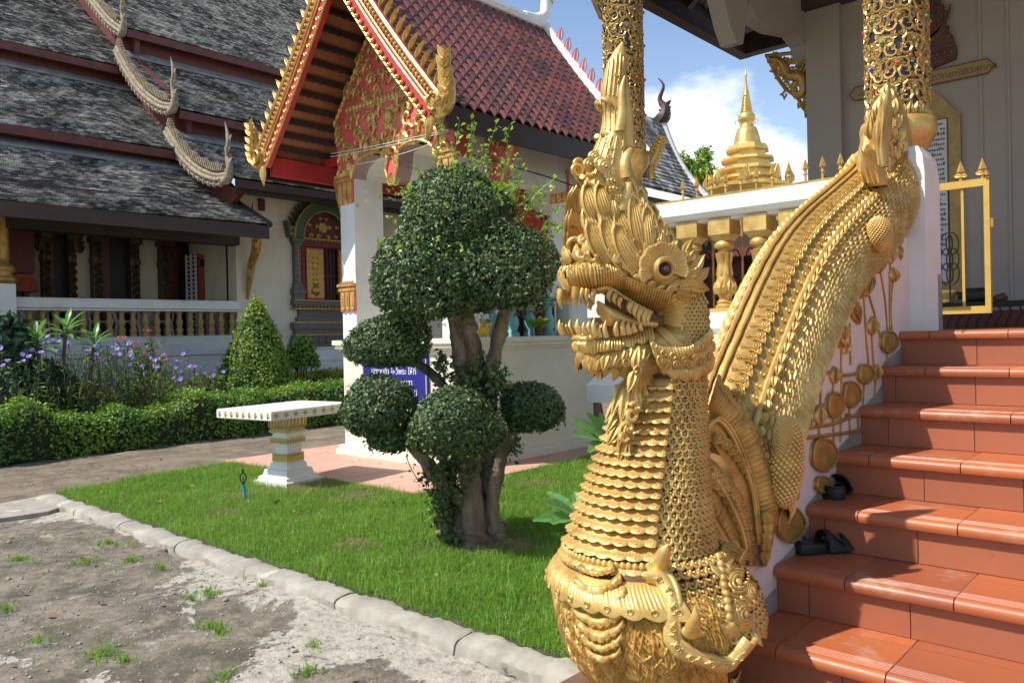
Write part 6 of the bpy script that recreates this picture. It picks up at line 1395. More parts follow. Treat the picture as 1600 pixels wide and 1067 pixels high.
for px in (1501, 1535):
    x = oY(px, 270, GYy)[0]; mb = MB(); spear(mb, x, GYy, gz1, 1.05)
    for s in (-1, 1): put_leaf(mb, V3(x, GYy, gz1+.045), V3(s, 0, -.25), V3(0, -1, 0), .045, .05, .04); put_leaf(mb, V3(x, GYy, gz1+.045), V3(s*.5, 0, .8), V3(0, -1, 0), .03, .03, .03)
    mb.build('spear_point', M['gold'], gt)
mb = MB(); xc_ = xi-.085
for z0_, s in ((gz0+.30, 1), (gz0+.56, -1), (gz0+.2, 1)):
    for sg in (-1, 1): mb.tube([V3(xc_+sg*(.01+.055*math.sin(a)*(1-.1*a)), GYy, z0_+.10*(1-math.cos(a))*(1-.08*a)*s) for a in np.linspace(0, 5.4, 24)], .005, 5)
mb.tube([V3(xc_, GYy, gz0+.05), V3(xc_, GYy, gz1-.05)], .006, 5); mb.build('scrollwork', M['iron'], gt)
mb = MB(); mb.box((gx1, GYy-.015, (gz0+gz1)/2+.12), (gx1+.02, GYy+.015, (gz0+gz1)/2+.18)); mb.build('latch', M['ochre_old'], gt)
# low rack with curved iron hooks by the wall, and the things lying on it
RY_ = 7.9; zr = PZ+.03; ra, rb_ = oY(1468, 480, RY_)[0]-.4, 1.6
rk = thing('iron_rack', 'low black iron rack of curved hooks along the foot of the wall', 'rack', ((ra+rb_)/2, RY_, PZ))
rz_ = oY(1560, 474, RY_)[2]
mb = MB(); mb.box((ra, RY_-.06, rz_-.03), (rb_, RY_+.12, rz_+.02)); mb.build('top_bar', M['iron'], rk)
mb = MB()
for x in np.arange(ra+.03, rb_, .075): mb.tube(smooth_path([V3(x+.02, RY_-.05, rz_-.03), V3(x+.035, RY_-.06, rz_-.09), V3(x, RY_-.06, rz_-.15), V3(x-.01, RY_-.06, PZ)], 8), .008, 5)
mb.build('hooks', M['iron'], rk)
mb = MB(); mb.box((ra, WY-.02, PZ), (rb_, WY-.001, PZ+.16)); mb.build('skirting', M['redwood'], vh)
q0, q1 = oY(1508, 456, RY_+.02), oY(1545, 455, RY_+.02); r_ = .062
mb = MB(); mb.tube([V3(q0[0], RY_, rz_+.02+r_), V3(q1[0], RY_, rz_+.02+r_)], r_, 18); mb.tube([V3(q0[0]-.05, RY_, rz_+.02+r_), V3(q0[0], RY_, rz_+.02+r_)], r_*.5, 12); setp(mb.build('black_canister', M['black'], None, 'auto'), 'black cylinder lying on the iron rack behind the gate', 'canister')
q = oY(1478, 455, RY_); bw = V3(q[0], RY_, rz_+.02); mb = MB(); mb.lathe([(0, 0), (.06, 0), (.05, .02), (.06, .04), (.10, .09), (.10, .12), (.085, .12), (.05, .06), (0, .05)], 20, bw); setp(mb.build('brass_bowl', M['gold_bright'], None, True), 'shiny brass bowl on the rack below the inscription tablet', 'bowl')
q = oY(1563, 462, RY_); mb = MB(); mb.sphere((q[0], RY_, rz_+.045), (.06, .05, .035), 10, 6); mb.sphere((q[0]+.02, RY_-.02, rz_+.06), (.03, .03, .03), 8, 5); setp(mb.build('cloth_bundle', M['woodcarve'], None, True), 'small dark bundle on the iron rack right of the gate', 'bundle')

# rubber sandals
def sandal(c, rz, label):
    t = thing('sandal', label, 'sandal', c, 'black sandals on the stairs', 0); R = euler(0, 0, rz); T = lambda mb: setattr(mb, 'v', [v@R.T+c for v in mb.v])
    out = smooth_path([(0, -.128), (.036, -.118), (.043, -.07), (.035, -.01), (.042, .06), (.047, .10), (.025, .135), (-.01, .137), (-.038, .11), (-.042, .06), (-.034, -.01), (-.040, -.08), (-.030, -.118)], 34, True)
    P = []
    for z, s in ((0, .97), (.006, 1.02), (.030, 1.02), (.038, .98), (.038, .90), (.033, .86)): P.append(np.stack([out[:, 0]*s, out[:, 1]*(s*.3+.7), z+.006*np.clip((-out[:, 1]-.02)/.1, 0, 1)*(z > .01)], -1))
    mb = MB(); mb.grid(np.array(P), cv=True); mb.cap(P[-1]); mb.cap(P[0], True); T(mb); mb.build('sole', M['black'], t, 'auto')
    mb = MB(); a = np.linspace(-.02, PI+.02, 15)
    for y0, y1, w, h_ in ((-.012, .055, .050, .074), (.050, .095, .048, .062)):
        for o_ in (0, .008): mb.grid(np.array([[[-(w+o_)*math.cos(x), y, .012+(h_+o_)*math.sin(x)*(1-.25*abs(j-.5))] for j, y in enumerate(np.linspace(y0, y1, 4))] for x in a]))
    T(mb); mb.build('strap', M['black'], t)
    mb = MB(); mb.grid(np.array([[[s_*out[i][0]*.0+out[i][0]*.86, out[i][1]*.95, z] for z in (.03, .055)] for i in list(range(28, 34))+list(range(0, 6)) for s_ in (1,)])); T(mb); mb.build('heel_rim', M['black'], t)
k = 4; zt_ = PZ-k*RH; p1 = oZ(1308, 772, zt_); k = 5; zt2 = PZ-k*RH; p2 = oZ(1289, 861, zt2)
sandal(p1, math.radians(12), 'black rubber sandal on the upper step against the side wall, seen from behind')
sandal(p2, math.radians(-38), 'black rubber sandal on the lower step, turned sideways with open toe to the left')

# ---- beyond the porch: golden chedi, far roof, trees
sc = oD(1168, 250, 30.); k_ = 30./F
prof = [(0, 104), (.8, 108), (1.2, 116), (3, 117.5), (1.5, 120), (2, 135), (4.2, 145), (4.6, 147), (4.2, 149), (9, 178), (9.6, 180)]
st = thing('golden_stupa', 'golden stupa with a needle spire rising beyond the white balustrade', 'stupa', (sc[0], sc[1], 0))
zz = lambda py: oD(1168, py, 30.)[2]; c_ = V3(sc[0], sc[1], 0)
mb = MB(); pr = [(r, y) for r, y in prof]
y = 150; rings = []
while y < 177: r = 4.2+(y-149)*.165; rings += [(r+.8, y), (r+.9, y+.9), (r, y+1.2), (r+.1, y+2.0)]; y += 2.3
pr = prof[:8]+rings; mb.lathe([(r*k_, zz(y)) for r, y in pr][::-1], 24, c_); mb.build('spire', M['gold_bright'], st, True)
mb = MB(); mb.lathe([(r*k_, zz(y)) for r, y in [(9, 177), (12.5, 181), (13.5, 185), (13, 189), (10.5, 192), (10.5, 199), (14, 201), (17, 208), (19, 216), (20.8, 224), (21, 226), (22.5, 227), (22.5, 229)]][::-1], 32, c_); mb.build('bell', M['gold_bright'], st, True)
M['chedi'] = mat('gilded_plates', (.80, .56, .17), .34, .6, .15, 2.5, .1, 30, col2=(.66, .43, .11), bdist=.01)
tiers = [(23, 227), (29, 229), (33.5, 236), (33.5, 238), (28, 240), (28.5, 247), (40, 249), (41.5, 253), (34.5, 255.5), (35, 262), (46, 264), (47.5, 269), (40, 271), (40.5, 277), (51.5, 279), (53, 283), (46, 285), (46.5, 290), (65, 292), (65, 297), (58, 299), (56, 303), (62, 318), (66, 330), (66, 380)]
mb = MB(); mb.lathe([(r*k_*1.02, zz(y)) for r, y in tiers][::-1], 8, c_); o = mb.build('tier', M['chedi'], st); 
for a in np.arange(8)*PI/4+PI/8:
    mb = MB(); q = c_+V3(math.cos(a), math.sin(a), 0)*62*k_+V3(0, 0, zz(292)); 
    for s in (0, PI/2): put_leaf(mb, q, V3(0, 0, 1), V3(math.cos(a+s), math.sin(a+s), 0), .62, .5, .3)
    mb.build('corner_flame', M['gold_bright'], st)
    q2 = c_+V3(math.cos(a), math.sin(a), 0)*12.5*k_+V3(0, 0, zz(188)); mb = MB(); mb.tube([q2, q2+V3(math.cos(a), math.sin(a), 0)*.12, q2+V3(math.cos(a), math.sin(a), -1.2)*.1], .012, 4); mb.build('bell_pendant', M['gold_bright'], st)
# far hall roof
fh = thing('far_hall', 'distant hall with grey tiled roof and curled ridge finial left of the golden stupa', 'temple hall', oY(1040, 400, 19.)*V3(1, 1, 0))
FYv = 19.; pt = lambda px, py: (lambda q: (q[0], q[2]))(oY(px, py, FYv))
A_, B_, C_ = pt(1034, 190), pt(1062, 258), pt(1104, 312)
def far_slope(e, t, conc, y0):
    return tiled_slope('roof_tier', e, t, y0, FYv, fh, .14, conc, 'rooftile', 12)
far_slope(C_, A_, .10, 9.5)
D_, E2 = pt(1084, 322), pt(1028, 268); d_ = V3(E2[0]-D_[0], E2[1]-D_[1], 0)
tiled_slope('roof_tier', (D_[0]+.35, D_[1]-.35), (E2[0]+.3, E2[1]-.1), 9.5, 16.5, fh, .14, .10, 'rooftile', 12)
def vp(s): return np.array(C_)+(np.array(A_)-np.array(C_))*s+np.array([-.10*.5*math.sin(PI*s)*2.6, -.10*.5*math.sin(PI*s)*2.2])
mb = MB(); mb.tube([V3(vp(s)[0], FYv, vp(s)[1]+.05) for s in np.linspace(0, 1, 12)], .10, 6); mb.build('verge', M['oldwhite'], fh)
mb = MB(); mb.box((A_[0]-.6, 15, 0), (C_[0]-.5, FYv-.4, oY(1095, 318, FYv)[2])); mb.build('wall', M['darkwood'], fh)
q = V3(A_[0], FYv, A_[1]); mb = MB(); P = smooth_path([q+V3(-.25, 0, -.05), q+V3(.05, 0, .1), q+V3(.12, 0, .35), q+V3(-.05, 0, .62), q+V3(.08, 0, .95), q+V3(-.08, 0, 1.2)], 18); mb.tube(P, np.interp(np.linspace(0, 1, 18), [0, .2, .5, 1], [.16, .2, .08, .012]), 7)
for k in (3, 5, 7): put_leaf(mb, P[k], V3(.7, 0, .7), V3(0, -1, 0), .25, .2, .2); put_leaf(mb, P[k], V3(-.8, 0, .4), V3(0, -1, 0), .25, .2, .2)
mb.build('ridge_finial', M['darkwood'], fh)
# gilt flame finial seen beside the left column
q = oD(1018, 258, 6.6); ff = thing('flame_finial', 'gilt flame shaped finial beside the base of the left porch column', 'finial', q)
mb = MB(); t_ = oD(1034, 216, 6.6)
mb.tube(smooth_path([q-V3(0, 0, .12), q, (q+t_)/2+Rv*.012, t_], 10), [.03]*3+[.03, .028, .025, .02, .014, .009, .003], 7)
for k in range(7):
    s = k/7; b_2 = q+(t_-q)*s; put_leaf(mb, b_2, Rv*.8+V3(0, 0, .8), -Vf, .10*(1-.4*s), .09, .08); put_leaf(mb, b_2, -Rv*.5+V3(0, 0, .9), -Vf, .10*(1-.4*s), .09, .08)
mb.build('flame', M['gold_bright'], ff)
# dark timber outbuilding behind the railing
x0, x1 = oY(1035, 420, 10.5)[0], oY(1275, 420, 10.5)[0]; ob = thing('outbuilding', 'dark brown timber outbuilding glimpsed between the gold balusters', 'building', ((x0+x1)/2, 10.5, 0))
ztp = oY(1150, 352, 10.5)[2]
mb = MB(); mb.box((x0-.6, 10.5, 0), (x1, 10.7, ztp)); mb.build('wall', M['darkwood'], ob)
mb = MB(); mb.box((x0-.8, 9.9, ztp-.5), (x1+.1, 10.45, ztp-.38)); mb.box((x0-.8, 10.42, ztp-.9), (x1+.1, 10.495, ztp-.8)); mb.build('beam', M['redwood'], ob)
mb = MB(); [mb.box((x, 10.38, 0), (x+.14, 10.495, ztp-.5)) for x in np.linspace(x0-.4, x1-.3, 7)]; mb.build('post', M['redwood'], ob)
q0, q1 = oY(1207, 388, 10.3), oY(1240, 362, 10.3); mb = MB(); mb.box((q0[0], 10.3, q0[2]), (q1[0], 10.36, q1[2])); mb.box((q0[0]-.05, 10.28, q0[2]-.06), (q1[0]+.05, 10.38, q0[2]-.004)); setp(mb.build('notice_board', M['marble']), 'pale grey notice panel on the dark outbuilding between two gold balusters', 'sign')
# trees beyond
def far_tree(px, py, d, R, H_, n, lm, label, seed):
    c = oD(px, py, d); b = V3(c[0], c[1], 0); t = thing('tree', label, 'tree', b, 'trees beyond the far hall'); mb = MB(); g_ = np.random.default_rng(seed)
    for k in range(9):
        o_ = g_.normal(0, .5, 3)*[R, R, H_*.8]; P, N = blob_points(c+o_, V3(R*.5, R*.5, H_*.42), n//9, .2, seed*10+k, -1, .6); scatter_leaves(mb, P, N, .26, .14, .9)
    mb.build('crown', M[lm], t); mb = MB(); mb.tube([b, c-V3(0, 0, H_*.3), c+V3(.1, 0, H_*.4)], [.22, .12, .04], 7)
    for k in range(6): mb.tube([c-V3(0, 0, H_*.4), c+g_.normal(0, .5, 3)*[R, R, H_*.7]], [.07, .02], 5)
    mb.build('trunk', M['bark'], t)
far_tree(1082, 272, 34, .7, 1.0, 1400, 'leaf_cone', 'leafy green tree just above the roof edge of the far hall', 61)
far_tree(1100, 285, 36, .6, .9, 900, 'leaf_hedge', 'thin feathery tree between the far roof and the golden stupa', 62)
far_tree(925, 585, 14, .8, .5, 1200, 'leaf_hedge', 'low green bushes glimpsed between pavilion wall and serpent jaw', 63)
# ================================================================== golden serpent (naga issuing from a makara) on the stair wall
from mathutils.bvhtree import BVHTree
naga = thing('serpent_statue', 'large golden scaly temple serpent with open jaws and tall crest guarding the stairs', 'statue', oZ(1010, 1120, .35))
class Surf:
    """surface found by looking along measured sight lines"""
    def __init__(s, mbs):
        V, Fc, n = [], [], 0
        for m in mbs:
            for k, lst in m.f.items():
                if k == 'n': continue
                for f in lst: Fc += [tuple(int(i)+n for i in x) for x in f]
            V += [tuple(v) for v in np.concatenate(m.v)]; n = len(V)
        s.t = BVHTree.FromPolygons(V, Fc)
    def hit(s, px, py, fb=None):
        d = nrm(ray(px, py)); h = s.t.ray_cast(Vector(C0), Vector(d))
        if h[0] is None: return fb
        n = np.array(h[1]); n = n if n@d < 0 else -n
        return np.array(h[0]), n
    def near(s, p):
        h = s.t.find_nearest(Vector(p)); return np.array(h[0]), np.array(h[1])
def ropx(s, curve, off=.0, n=24):
    """px curve -> points on the surface, lifted"""
    P, last = [], None
    for q in smooth_path(curve, n):
        h = s.hit(*q) or last
        if h is None: continue
        last = h; P.append(h[0]+h[1]*off)
    return np.array(P)
def band(mb, s, ca, cb, n, m=5, ribs=20, lift=.012, rh=.006, scal=0., edge=.01, mir=None, sharp=2.):
    """ribbed plate between two px curves laid on the surface"""
    A_, B_ = smooth_path(ca, n), smooth_path(cb, n); G, last = [], None
    for i in range(n):
        u = i/(n-1); row = []
        for j in range(m):
            f = j/(m-1); ff = f*(1+scal*(abs(math.sin(PI*u*ribs/ (4 if ribs > 12 else 1)))-.5)*(f > .4)); q = A_[i]+(B_[i]-A_[i])*ff
            h = s.hit(*q) or last
            if h is None: h = (oD(*q, 2.6), -Vf)
            last = h; e = min(1, min(f, 1-f)*4)*.5+.5
            row.append(h[0]+h[1]*(lift*(.35+.65*e)+rh*abs(math.sin(PI*u*ribs))**(1/sharp)*(1 if 0 < j < m-1 else .4)))
        G.append(row)
    G = np.array(G); C = np.concatenate([G[:, :1]*0+np.array([[r[0]-(r[1]-r[0])*.0-Vf*-.02 for r in [g_]] for g_ in G]), G, np.array([[g_[-1]+Vf*.02] for g_ in G])], 1)
    mb.grid(C)
    if mir is not None: mb.grid(mir(C.reshape(-1, 3)).reshape(C.shape)[::-1])
def cone(mb, a, b, r, k=7, bend=None):
    a, b = np.array(a), np.array(b); m_ = (a+b)/2+(np.array(bend) if bend is not None else 0)
    mb.tube(smooth_path([a, m_, b], 8), r*np.array([1.05, 1.05, 1, .9, .75, .55, .32, .05]), k)
# ---------------------------------------------------------------- neck
NROW = np.array([(560, 985, 1106, 2.66), (600, 972, 1104, 2.66), (640, 962, 1104, 2.655), (680, 948, 1105, 2.645), (720, 932, 1107, 2.635), (760, 916, 1109, 2.62), (800, 902, 1112, 2.605), (840, 888, 1117, 2.59), (870, 880, 1124, 2.58), (900, 876, 1135, 2.57), (930, 880, 1146, 2.56), (970, 890, 1150, 2.56)], float)
def nrow(y):
    xl, xr, d = (np.interp(y, NROW[:, 0], NROW[:, i]) for i in (1, 2, 3)); c = oD((xl+xr)/2, y, d); return c, (xr-xl)/2/F*d
def npt(y, ph, off=0.):
    c, hw = nrow(y); dr = math.cos(ph)*V3(0, -1, 0)+math.sin(ph)*V3(1, 0, 0); return c+dr*(hw-.012+off), dr
BR0 = np.array([(852, 886, 1128, 2.575), (872, 872, 1140, 2.56), (890, 869, 1160, 2.55), (915, 873, 1180, 2.545), (945, 878, 1189, 2.54), (975, 885, 1187, 2.54), (1005, 897, 1170, 2.54)], float)
def bpt0(y, ph, off=0.):
    xl, xr, d = (np.interp(y, BR0[:, 0], BR0[:, i]) for i in (1, 2, 3)); c = oD((xl+xr)/2, y, d); dr = math.cos(ph)*V3(0, -1, 0)+math.sin(ph)*V3(1, 0, 0); return c+dr*((xr-xl)/2/F*d-.008+off), dr
LIPX = np.array([(1024, 890), (1036, 905), (1050, 985), (1064, 1000), (1090, 1006), (1118, 1014), (1150, 1000), (1200, 985)], float)
base = MB(); ys = np.linspace(560, 968, 30); ph_ = np.arange(40)*2*PI/40
nk = MB(); nk.grid(np.array([[npt(y, p)[0] for p in ph_] for y in ys]), cv=True)
neck = nk.build('neck', M['gold_groove'], naga, True)
def nslope(y):
    a, b = nrow(y-6), nrow(y+6); return (b[1]-a[1])/np.linalg.norm(b[0]-a[0])
# belly plates
PL = [589, 604, 621, 637, 653, 669, 684, 700, 715, 730, 744, 758, 773, 789, 806, 824, 843]
mb = MB()
for k, y in enumerate(PL):
    h = (PL[k+1]-y if k+1 < len(PL) else 19); n = 150; hf = math.radians(57); hr = math.radians(45); G = []
    for i, p in enumerate(np.linspace(-hf, hr, n)):
        u = i/(n-1); ns = 9; sc = abs(math.sin(PI*u*ns)); rib = abs(math.sin(PI*u*ns*5))**.5; e = min(1, min(u, 1-u)*26)
        prof = [(-.10*h, -.004), (.10*h, .004+.004*rib), (.38*h, .013+.004*rib), (.52*h, .017+.003*rib), (.58*h, .022+.002*sc), (.70*h+.06*h*sc, .028+.007*sc**.6), (.84*h+.10*h*sc, .028+.008*sc**.6), (.94*h+.13*h*sc, .020+.006*sc), (.93*h+.10*h*sc, -.004)]
        G.append([npt(y+a, p, o_*e**.6)[0] for a, o_ in prof])
    mb.grid(np.array(G))
    for i in range(ns):
        p = -hf+(hf+hr)*(i+.5)/ns; q, d = npt(y+.80*h, p, .032); ringboss(mb, np.array([q]), np.array([d]), .0050, 7)
plates = mb.build('belly_plates', M['gold'], neck, 'auto')
# round scales: raised horseshoe with a bead
t_ = MB(); a = np.linspace(-.25*PI, 1.25*PI, 11); th2 = np.arange(5)*2*PI/5
t_.grid(np.array([[[(.80+.34*math.cos(b))*math.cos(x), -(.80+.36*math.cos(b))*math.sin(x), .42*math.sin(b)+.26+.30*max(0, math.sin(x))] for b in th2] for x in a]), cv=True)
t_.grid(np.array([[[r*math.cos(x), -r*math.sin(x), z+.25*max(0, math.sin(x))*r] for x in a] for r, z in ((1.0, .10), (.6, .16), (0, .16))]))
t_.sphere((0, .12, .30), (.34, .34, .40), 7, 4)
SCV = np.concatenate(t_.v)*[1, 1, 1]; SCF = np.concatenate(t_.f[4])
mb = MB(); P, N, R_ = [], [], []
ylist = []; y = 592.
while y < 874: ylist.append((y, 0)); y += 9.6+1.6*np.clip((y-590)/250, 0, 1)
ylist += [(v, 1) for v in np.arange(853, 1004, 10.4)]
for row, (y, onb) in enumerate(ylist):
    st_ = 9.6+1.6*np.clip((y-590)/250, 0, 1); c, hw = nrow(y); dphi = .0262*(1+.1*(y > 760))/hw; lo, hi = math.radians(44.5), math.radians(300)
    if onb: lo = math.radians(46)
    for p in np.arange(lo+(dphi/2 if row % 2 else 0), hi, dphi):
        if p > math.radians(190) and y > 900: continue
        q, d = bpt0(y, p, .002) if onb else npt(y, p, .001); s_ = (.9 if y < 868 else -.1) if onb else nslope(min(y, 950))
        if onb:
            qx, qy, _ = pix(q)
            if qy > np.interp(qx, LIPX[:, 0], LIPX[:, 1]) or qx < 1028: continue
        n_ = nrm(d+V3(0, 0, s_*.9)); P.append(q); N.append(n_); R_.append(.0148*(1+.1*(y > 760))*rng.uniform(.92, 1.06))
P, N, R_ = np.array(P), np.array(N), np.array(R_); mb.inst(SCV, SCF, frames(N, (0, 0, 1), rng.normal(0, .08, len(N)))*R_[:, None, None], P)
mb.build('scales', M['gold'], neck, True)

# ---------------------------------------------------------------- makara base
BROW = np.array([(852, 886, 1128, 2.575), (872, 872, 1140, 2.56), (890, 869, 1160, 2.55), (915, 873, 1180, 2.545), (945, 872, 1189, 2.54), (975, 877, 1187, 2.54), (1005, 888, 1172, 2.54), (1035, 908, 1150, 2.54), (1065, 943, 1122, 2.54), (1100, 962, 1100, 2.54), (1130, 965, 1098, 2.54)], float)
def brow(y):
    xl, xr, d = (np.interp(y, BROW[:, 0], BROW[:, i]) for i in (1, 2, 3)); return oD((xl+xr)/2, y, d), (xr-xl)/2/F*d
def bpt(y, ph, off=0.):
    c, hw = brow(y); dr = math.cos(ph)*V3(0, -1, 0)+math.sin(ph)*V3(1, 0, 0); return c+dr*(hw-.008+off), dr
mk = MB(); mk.grid(np.array([[bpt(y, p)[0] for p in ph_] for y in np.linspace(852, 1128, 24)]), cv=True); mk.cap([bpt(1128, p)[0] for p in ph_], False)
mak = mk.build('makara_head', M['gold_groove'], naga, True)
# hair of long overlapping locks below the lip
mb = MB(); row = 0
for y in np.arange(1106, 884, -7.5):
    c, hw = brow(y); dphi = .021/hw
    for p in np.arange(-PI+(dphi/2 if row % 2 else 0), PI, dphi):
        if p > math.radians(64) and y < np.interp(math.degrees(p), [64, 80, 100, 125, 150, 180], [985, 1022, 1030, 1020, 990, 900]): continue
        q, d = bpt(y, p, .002); q2, _ = bpt(y+14, p+rng.normal(.06*math.sin(p), .06), .0); put_leaf(mb, q, q2-q, d, .066*rng.uniform(.8, 1.2), .046, .085)
    row += 1
mb.build('hair_locks', M['gold_dim'] if False else M['gold'], mak)
SB = Surf([mk, nk])
# tongue like tiers of scallops in the middle
mb = MB()
for k, (y0, wx, dy) in enumerate(((893, 24, 10), (908, 32, 18), (926, 37, 22), (948, 37, 24), (970, 33, 22), (990, 29, 18), (1008, 25, 16))):
    cx = 938+.10*(y0-893)
    A_ = [(cx-wx, y0-6), (cx-wx*.6, y0+dy*.35), (cx, y0+dy*.62), (cx+wx*.6, y0+dy*.35), (cx+wx, y0-6)]; B_ = [(cx-wx*1.1, y0+4), (cx-wx*.66, y0+dy*.85), (cx, y0+dy*1.25), (cx+wx*.66, y0+dy*.85), (cx+wx*1.1, y0+4)]
    band(mb, SB, A_, B_, 70, 6, 36, .030, .004, .25)
mb.build('scalloped_beard', M['gold'], mak, 'auto')
# bead rows and the upper lip
mb = MB(); 
for (y, o_, r, n) in ((851, .020, .0125, 26), (864, .022, .0125, 28)):
    for p in np.linspace(math.radians(-62), math.radians(46), n):
        q, d = npt(y, p, o_); fm = frames([d])[0]; mb.sphere(q, (r*.9, r*1.25, r*.8), 8, 5, M=fm)
        q2, d2 = npt(y+6, p, o_-.004); mb.sphere(q2, (r*1.05, r*.6, r*.6), 8, 4, M=frames([d2])[0])
G = []; n = 260
for i, p in enumerate(np.linspace(math.radians(-75), math.radians(50), n)):
    u = i/(n-1); sc = abs(math.sin(PI*u*11)); rib = abs(math.sin(PI*u*55))**.6; sag = 6*math.sin(PI*u)+8*(u-.5)
    pr = [(866, .010), (872, .020+.003*rib), (882, .029+.005*rib), (890, .035+.004*rib), (896+4*sc, .041+.003*sc), (903+6*sc, .040), (905+6*sc, .026), (900, .010)]
    G.append([bpt(yy+sag*.5, p, o_)[0] for yy, o_ in pr])
mb.grid(np.array(G))
for i in range(11):
    p = math.radians(-75+125*(i+.5)/11); q, d = bpt(897+3*math.sin(PI*(i+.5)/11)+4*((i+.5)/11-.5), p, .044); ringboss(mb, np.array([q]), np.array([d]), .0085, 9)
mb.build('upper_lip', M['gold'], mak, 'auto')
mb = MB(); lip = [(1012, 902), (1030, 908), (1042, 924), (1048, 946), (1047, 972), (1050, 998), (1066, 1013), (1090, 1022), (1118, 1030), (1134, 1026), (1148, 1012), (1158, 998)]
L_ = ropx(SB, lip, .018, 60); mb.tube(L_, .024*(1+.08*np.sin(np.arange(len(L_))*.45)), 10); L2 = ropx(SB, [(x+9, y-5) for x, y in lip], .028, 60); mb.tube(L2, .010, 6); L3 = ropx(SB, [(x-7, y+4) for x, y in lip], .026, 60); mb.tube(L3, .008, 6)
Lb = L_[4:-3:6]-Vf*.030; ringboss(mb, Lb, np.repeat(-Vf[None], len(Lb), 0), .0085, 9)
for j in range(3, len(L_)-3, 3): mb.tube([L2[min(j, len(L2)-1)], L_[j]-Vf*.029, L3[min(j, len(L3)-1)]], .0045, 5)
mb.build('lip_roll', M['gold'], mak, True); mb = MB()
lf = [(868, 878), (866, 900), (868, 925), (872, 955), (882, 985)]; P = smooth_path([oD(x+3, y, 2.58) for x, y in lf], 20); mb.tube(P, np.linspace(.022, .014, 20), 8)
mb.build('lip_edge_roll', M['gold'], mak, True)
for (bx, by, tx, ty, r, bn) in ((1030, 890, 1044, 850, .026, (-.01, 0, 0)), (1074, 985, 1086, 944, .022, (0, 0, 0))):
    mb = MB(); h = SB.hit(bx, by); a = h[0]+h[1]*.03; b = oD(tx, ty, pix(a)[2]-.05); P = smooth_path([a, (a+b)/2+h[1]*.018, b], 18); mb.tube(P, r*np.interp(np.linspace(0, 1, 18), [0, .2, .6, 1], [1, .96, .58, .05])*(1+.04*np.sin(np.arange(18)*2.2)), 12)
    mb.tube([a+.03*(math.cos(x)*Rv+math.sin(x)*V3(0, 0, .5))*r/.03+h[1]*.004 for x in np.linspace(0, 2*PI, 16)], .009, 5)
    mb.build('tusk', M['gold'], mak, True)
# swirling face on the right flank
mb = MB()
for k in range(9):
    h = SB.hit(1119+k*2.4-(k > 5)*(k-5)*1, 872+k*11.5)
    if h: mb.sphere(h[0]+h[1]*.010, (.0135, .0135, .0135), 8, 5)
for k in range(12):
    h = SB.hit(1040+k*5.0, 928+k*5.6+8*math.sin(k*.3))
    if h: mb.sphere(h[0]+h[1]*.008, (.012, .015, .012), 8, 5)
for (cx, cy, r, tn) in ((1150, 912, 26, 1.4), (1160, 960, 22, 1.2), (1140, 975, 14, 1.1), (1172, 925, 15, 1.), (1134, 890, 12, 1.)):
    for rr, tr in ((1, .008), (.78, .007), (.56, .007), (.36, .006)):
        q = [(cx+r*rr*math.cos(x)*(1-.03*x), cy+r*rr*1.15*math.sin(x)*(1-.03*x)) for x in np.linspace(.3, 5.3, 16)]; P = ropx(SB, q, .004+.012*(1-rr), 24)
        if len(P) > 3: mb.tube(P, tr, 6)
    h = SB.hit(cx, cy)
    if h: mb.sphere(h[0]+h[1]*.008, .014, 9, 6)
for (x, y, dx, dy) in ((1150, 885, .5, 1), (1175, 900, 1, .6), (1168, 985, .7, -.8), (1150, 995, .2, -1), (1130, 1000, -.3, -1), (1127, 905, -.8, .7), (1130, 940, -1, 0)):
    h = SB.hit(x, y)
    if h: put_leaf(mb, h[0]+h[1]*.01, Rv*dx+V3(0, 0, dy), h[1], .055, .045, .05)
ctr = np.array([SB.hit(1152+rng.normal(0, 17), 935+rng.normal(0, 22)) or (oD(1150, 935, 2.6), -Vf) for _ in range(70)], dtype=object)
ringboss(mb, np.array([c[0]+c[1]*.006 for c in ctr]), np.array([c[1] for c in ctr]), .008, 7)
mb.build('swirl_ornament', M['gold'], mak, True)

# ---------------------------------------------------------------- body climbing the stair wall
XB = -1.43
TOP = smooth_path([(1085, 700), (1105, 630), (1122, 580), (1150, 515), (1183, 440), (1218, 375), (1256, 330), (1300, 292), (1338, 258), (1362, 225)], 40)
BOT = smooth_path([(1205, 800), (1215, 720), (1232, 650), (1256, 582), (1288, 510), (1322, 458), (1360, 415), (1392, 372), (1412, 320), (1420, 270)], 40)
ctr_, hv, L_w = [], [], V3(1, 0, 0)
for a, b in zip(TOP, BOT):
    p, q = oX(*a, XB), oX(*b, XB+.12); ctr_.append((p+q)/2); hv.append((p-q)/2)
ctr_, hv = np.array(ctr_), np.array(hv)
def bodyring(i, th, off=0.):
    i0 = min(38, int(i)); f = i-i0; c = ctr_[i0]*(1-f)+ctr_[i0+1]*f; v = hv[i0]*(1-f)+hv[i0+1]*f; hl = np.linalg.norm(v); vn = v/hl
    w = .175; d = math.cos(th)*vn*hl+math.sin(th)*L_w*w; n = nrm(math.cos(th)*vn*w+math.sin(th)*L_w*hl); return c+d+n*(off-.012), n
bd = MB(); thb = np.arange(32)*2*PI/32; bd.grid(np.array([[bodyring(i, t)[0] for t in thb] for i in np.linspace(0, 39, 60)]), cv=True); bd.cap([bodyring(39, t)[0] for t in thb]); bd.cap([bodyring(0, t)[0] for t in thb], True)
body = bd.build('body', M['gold_dim'], naga, True)
mb = MB(); row = 0
s = 0.
clen = np.concatenate([[0], np.cumsum(np.linalg.norm(np.diff(ctr_, axis=0), axis=1))]); tot = clen[-1]
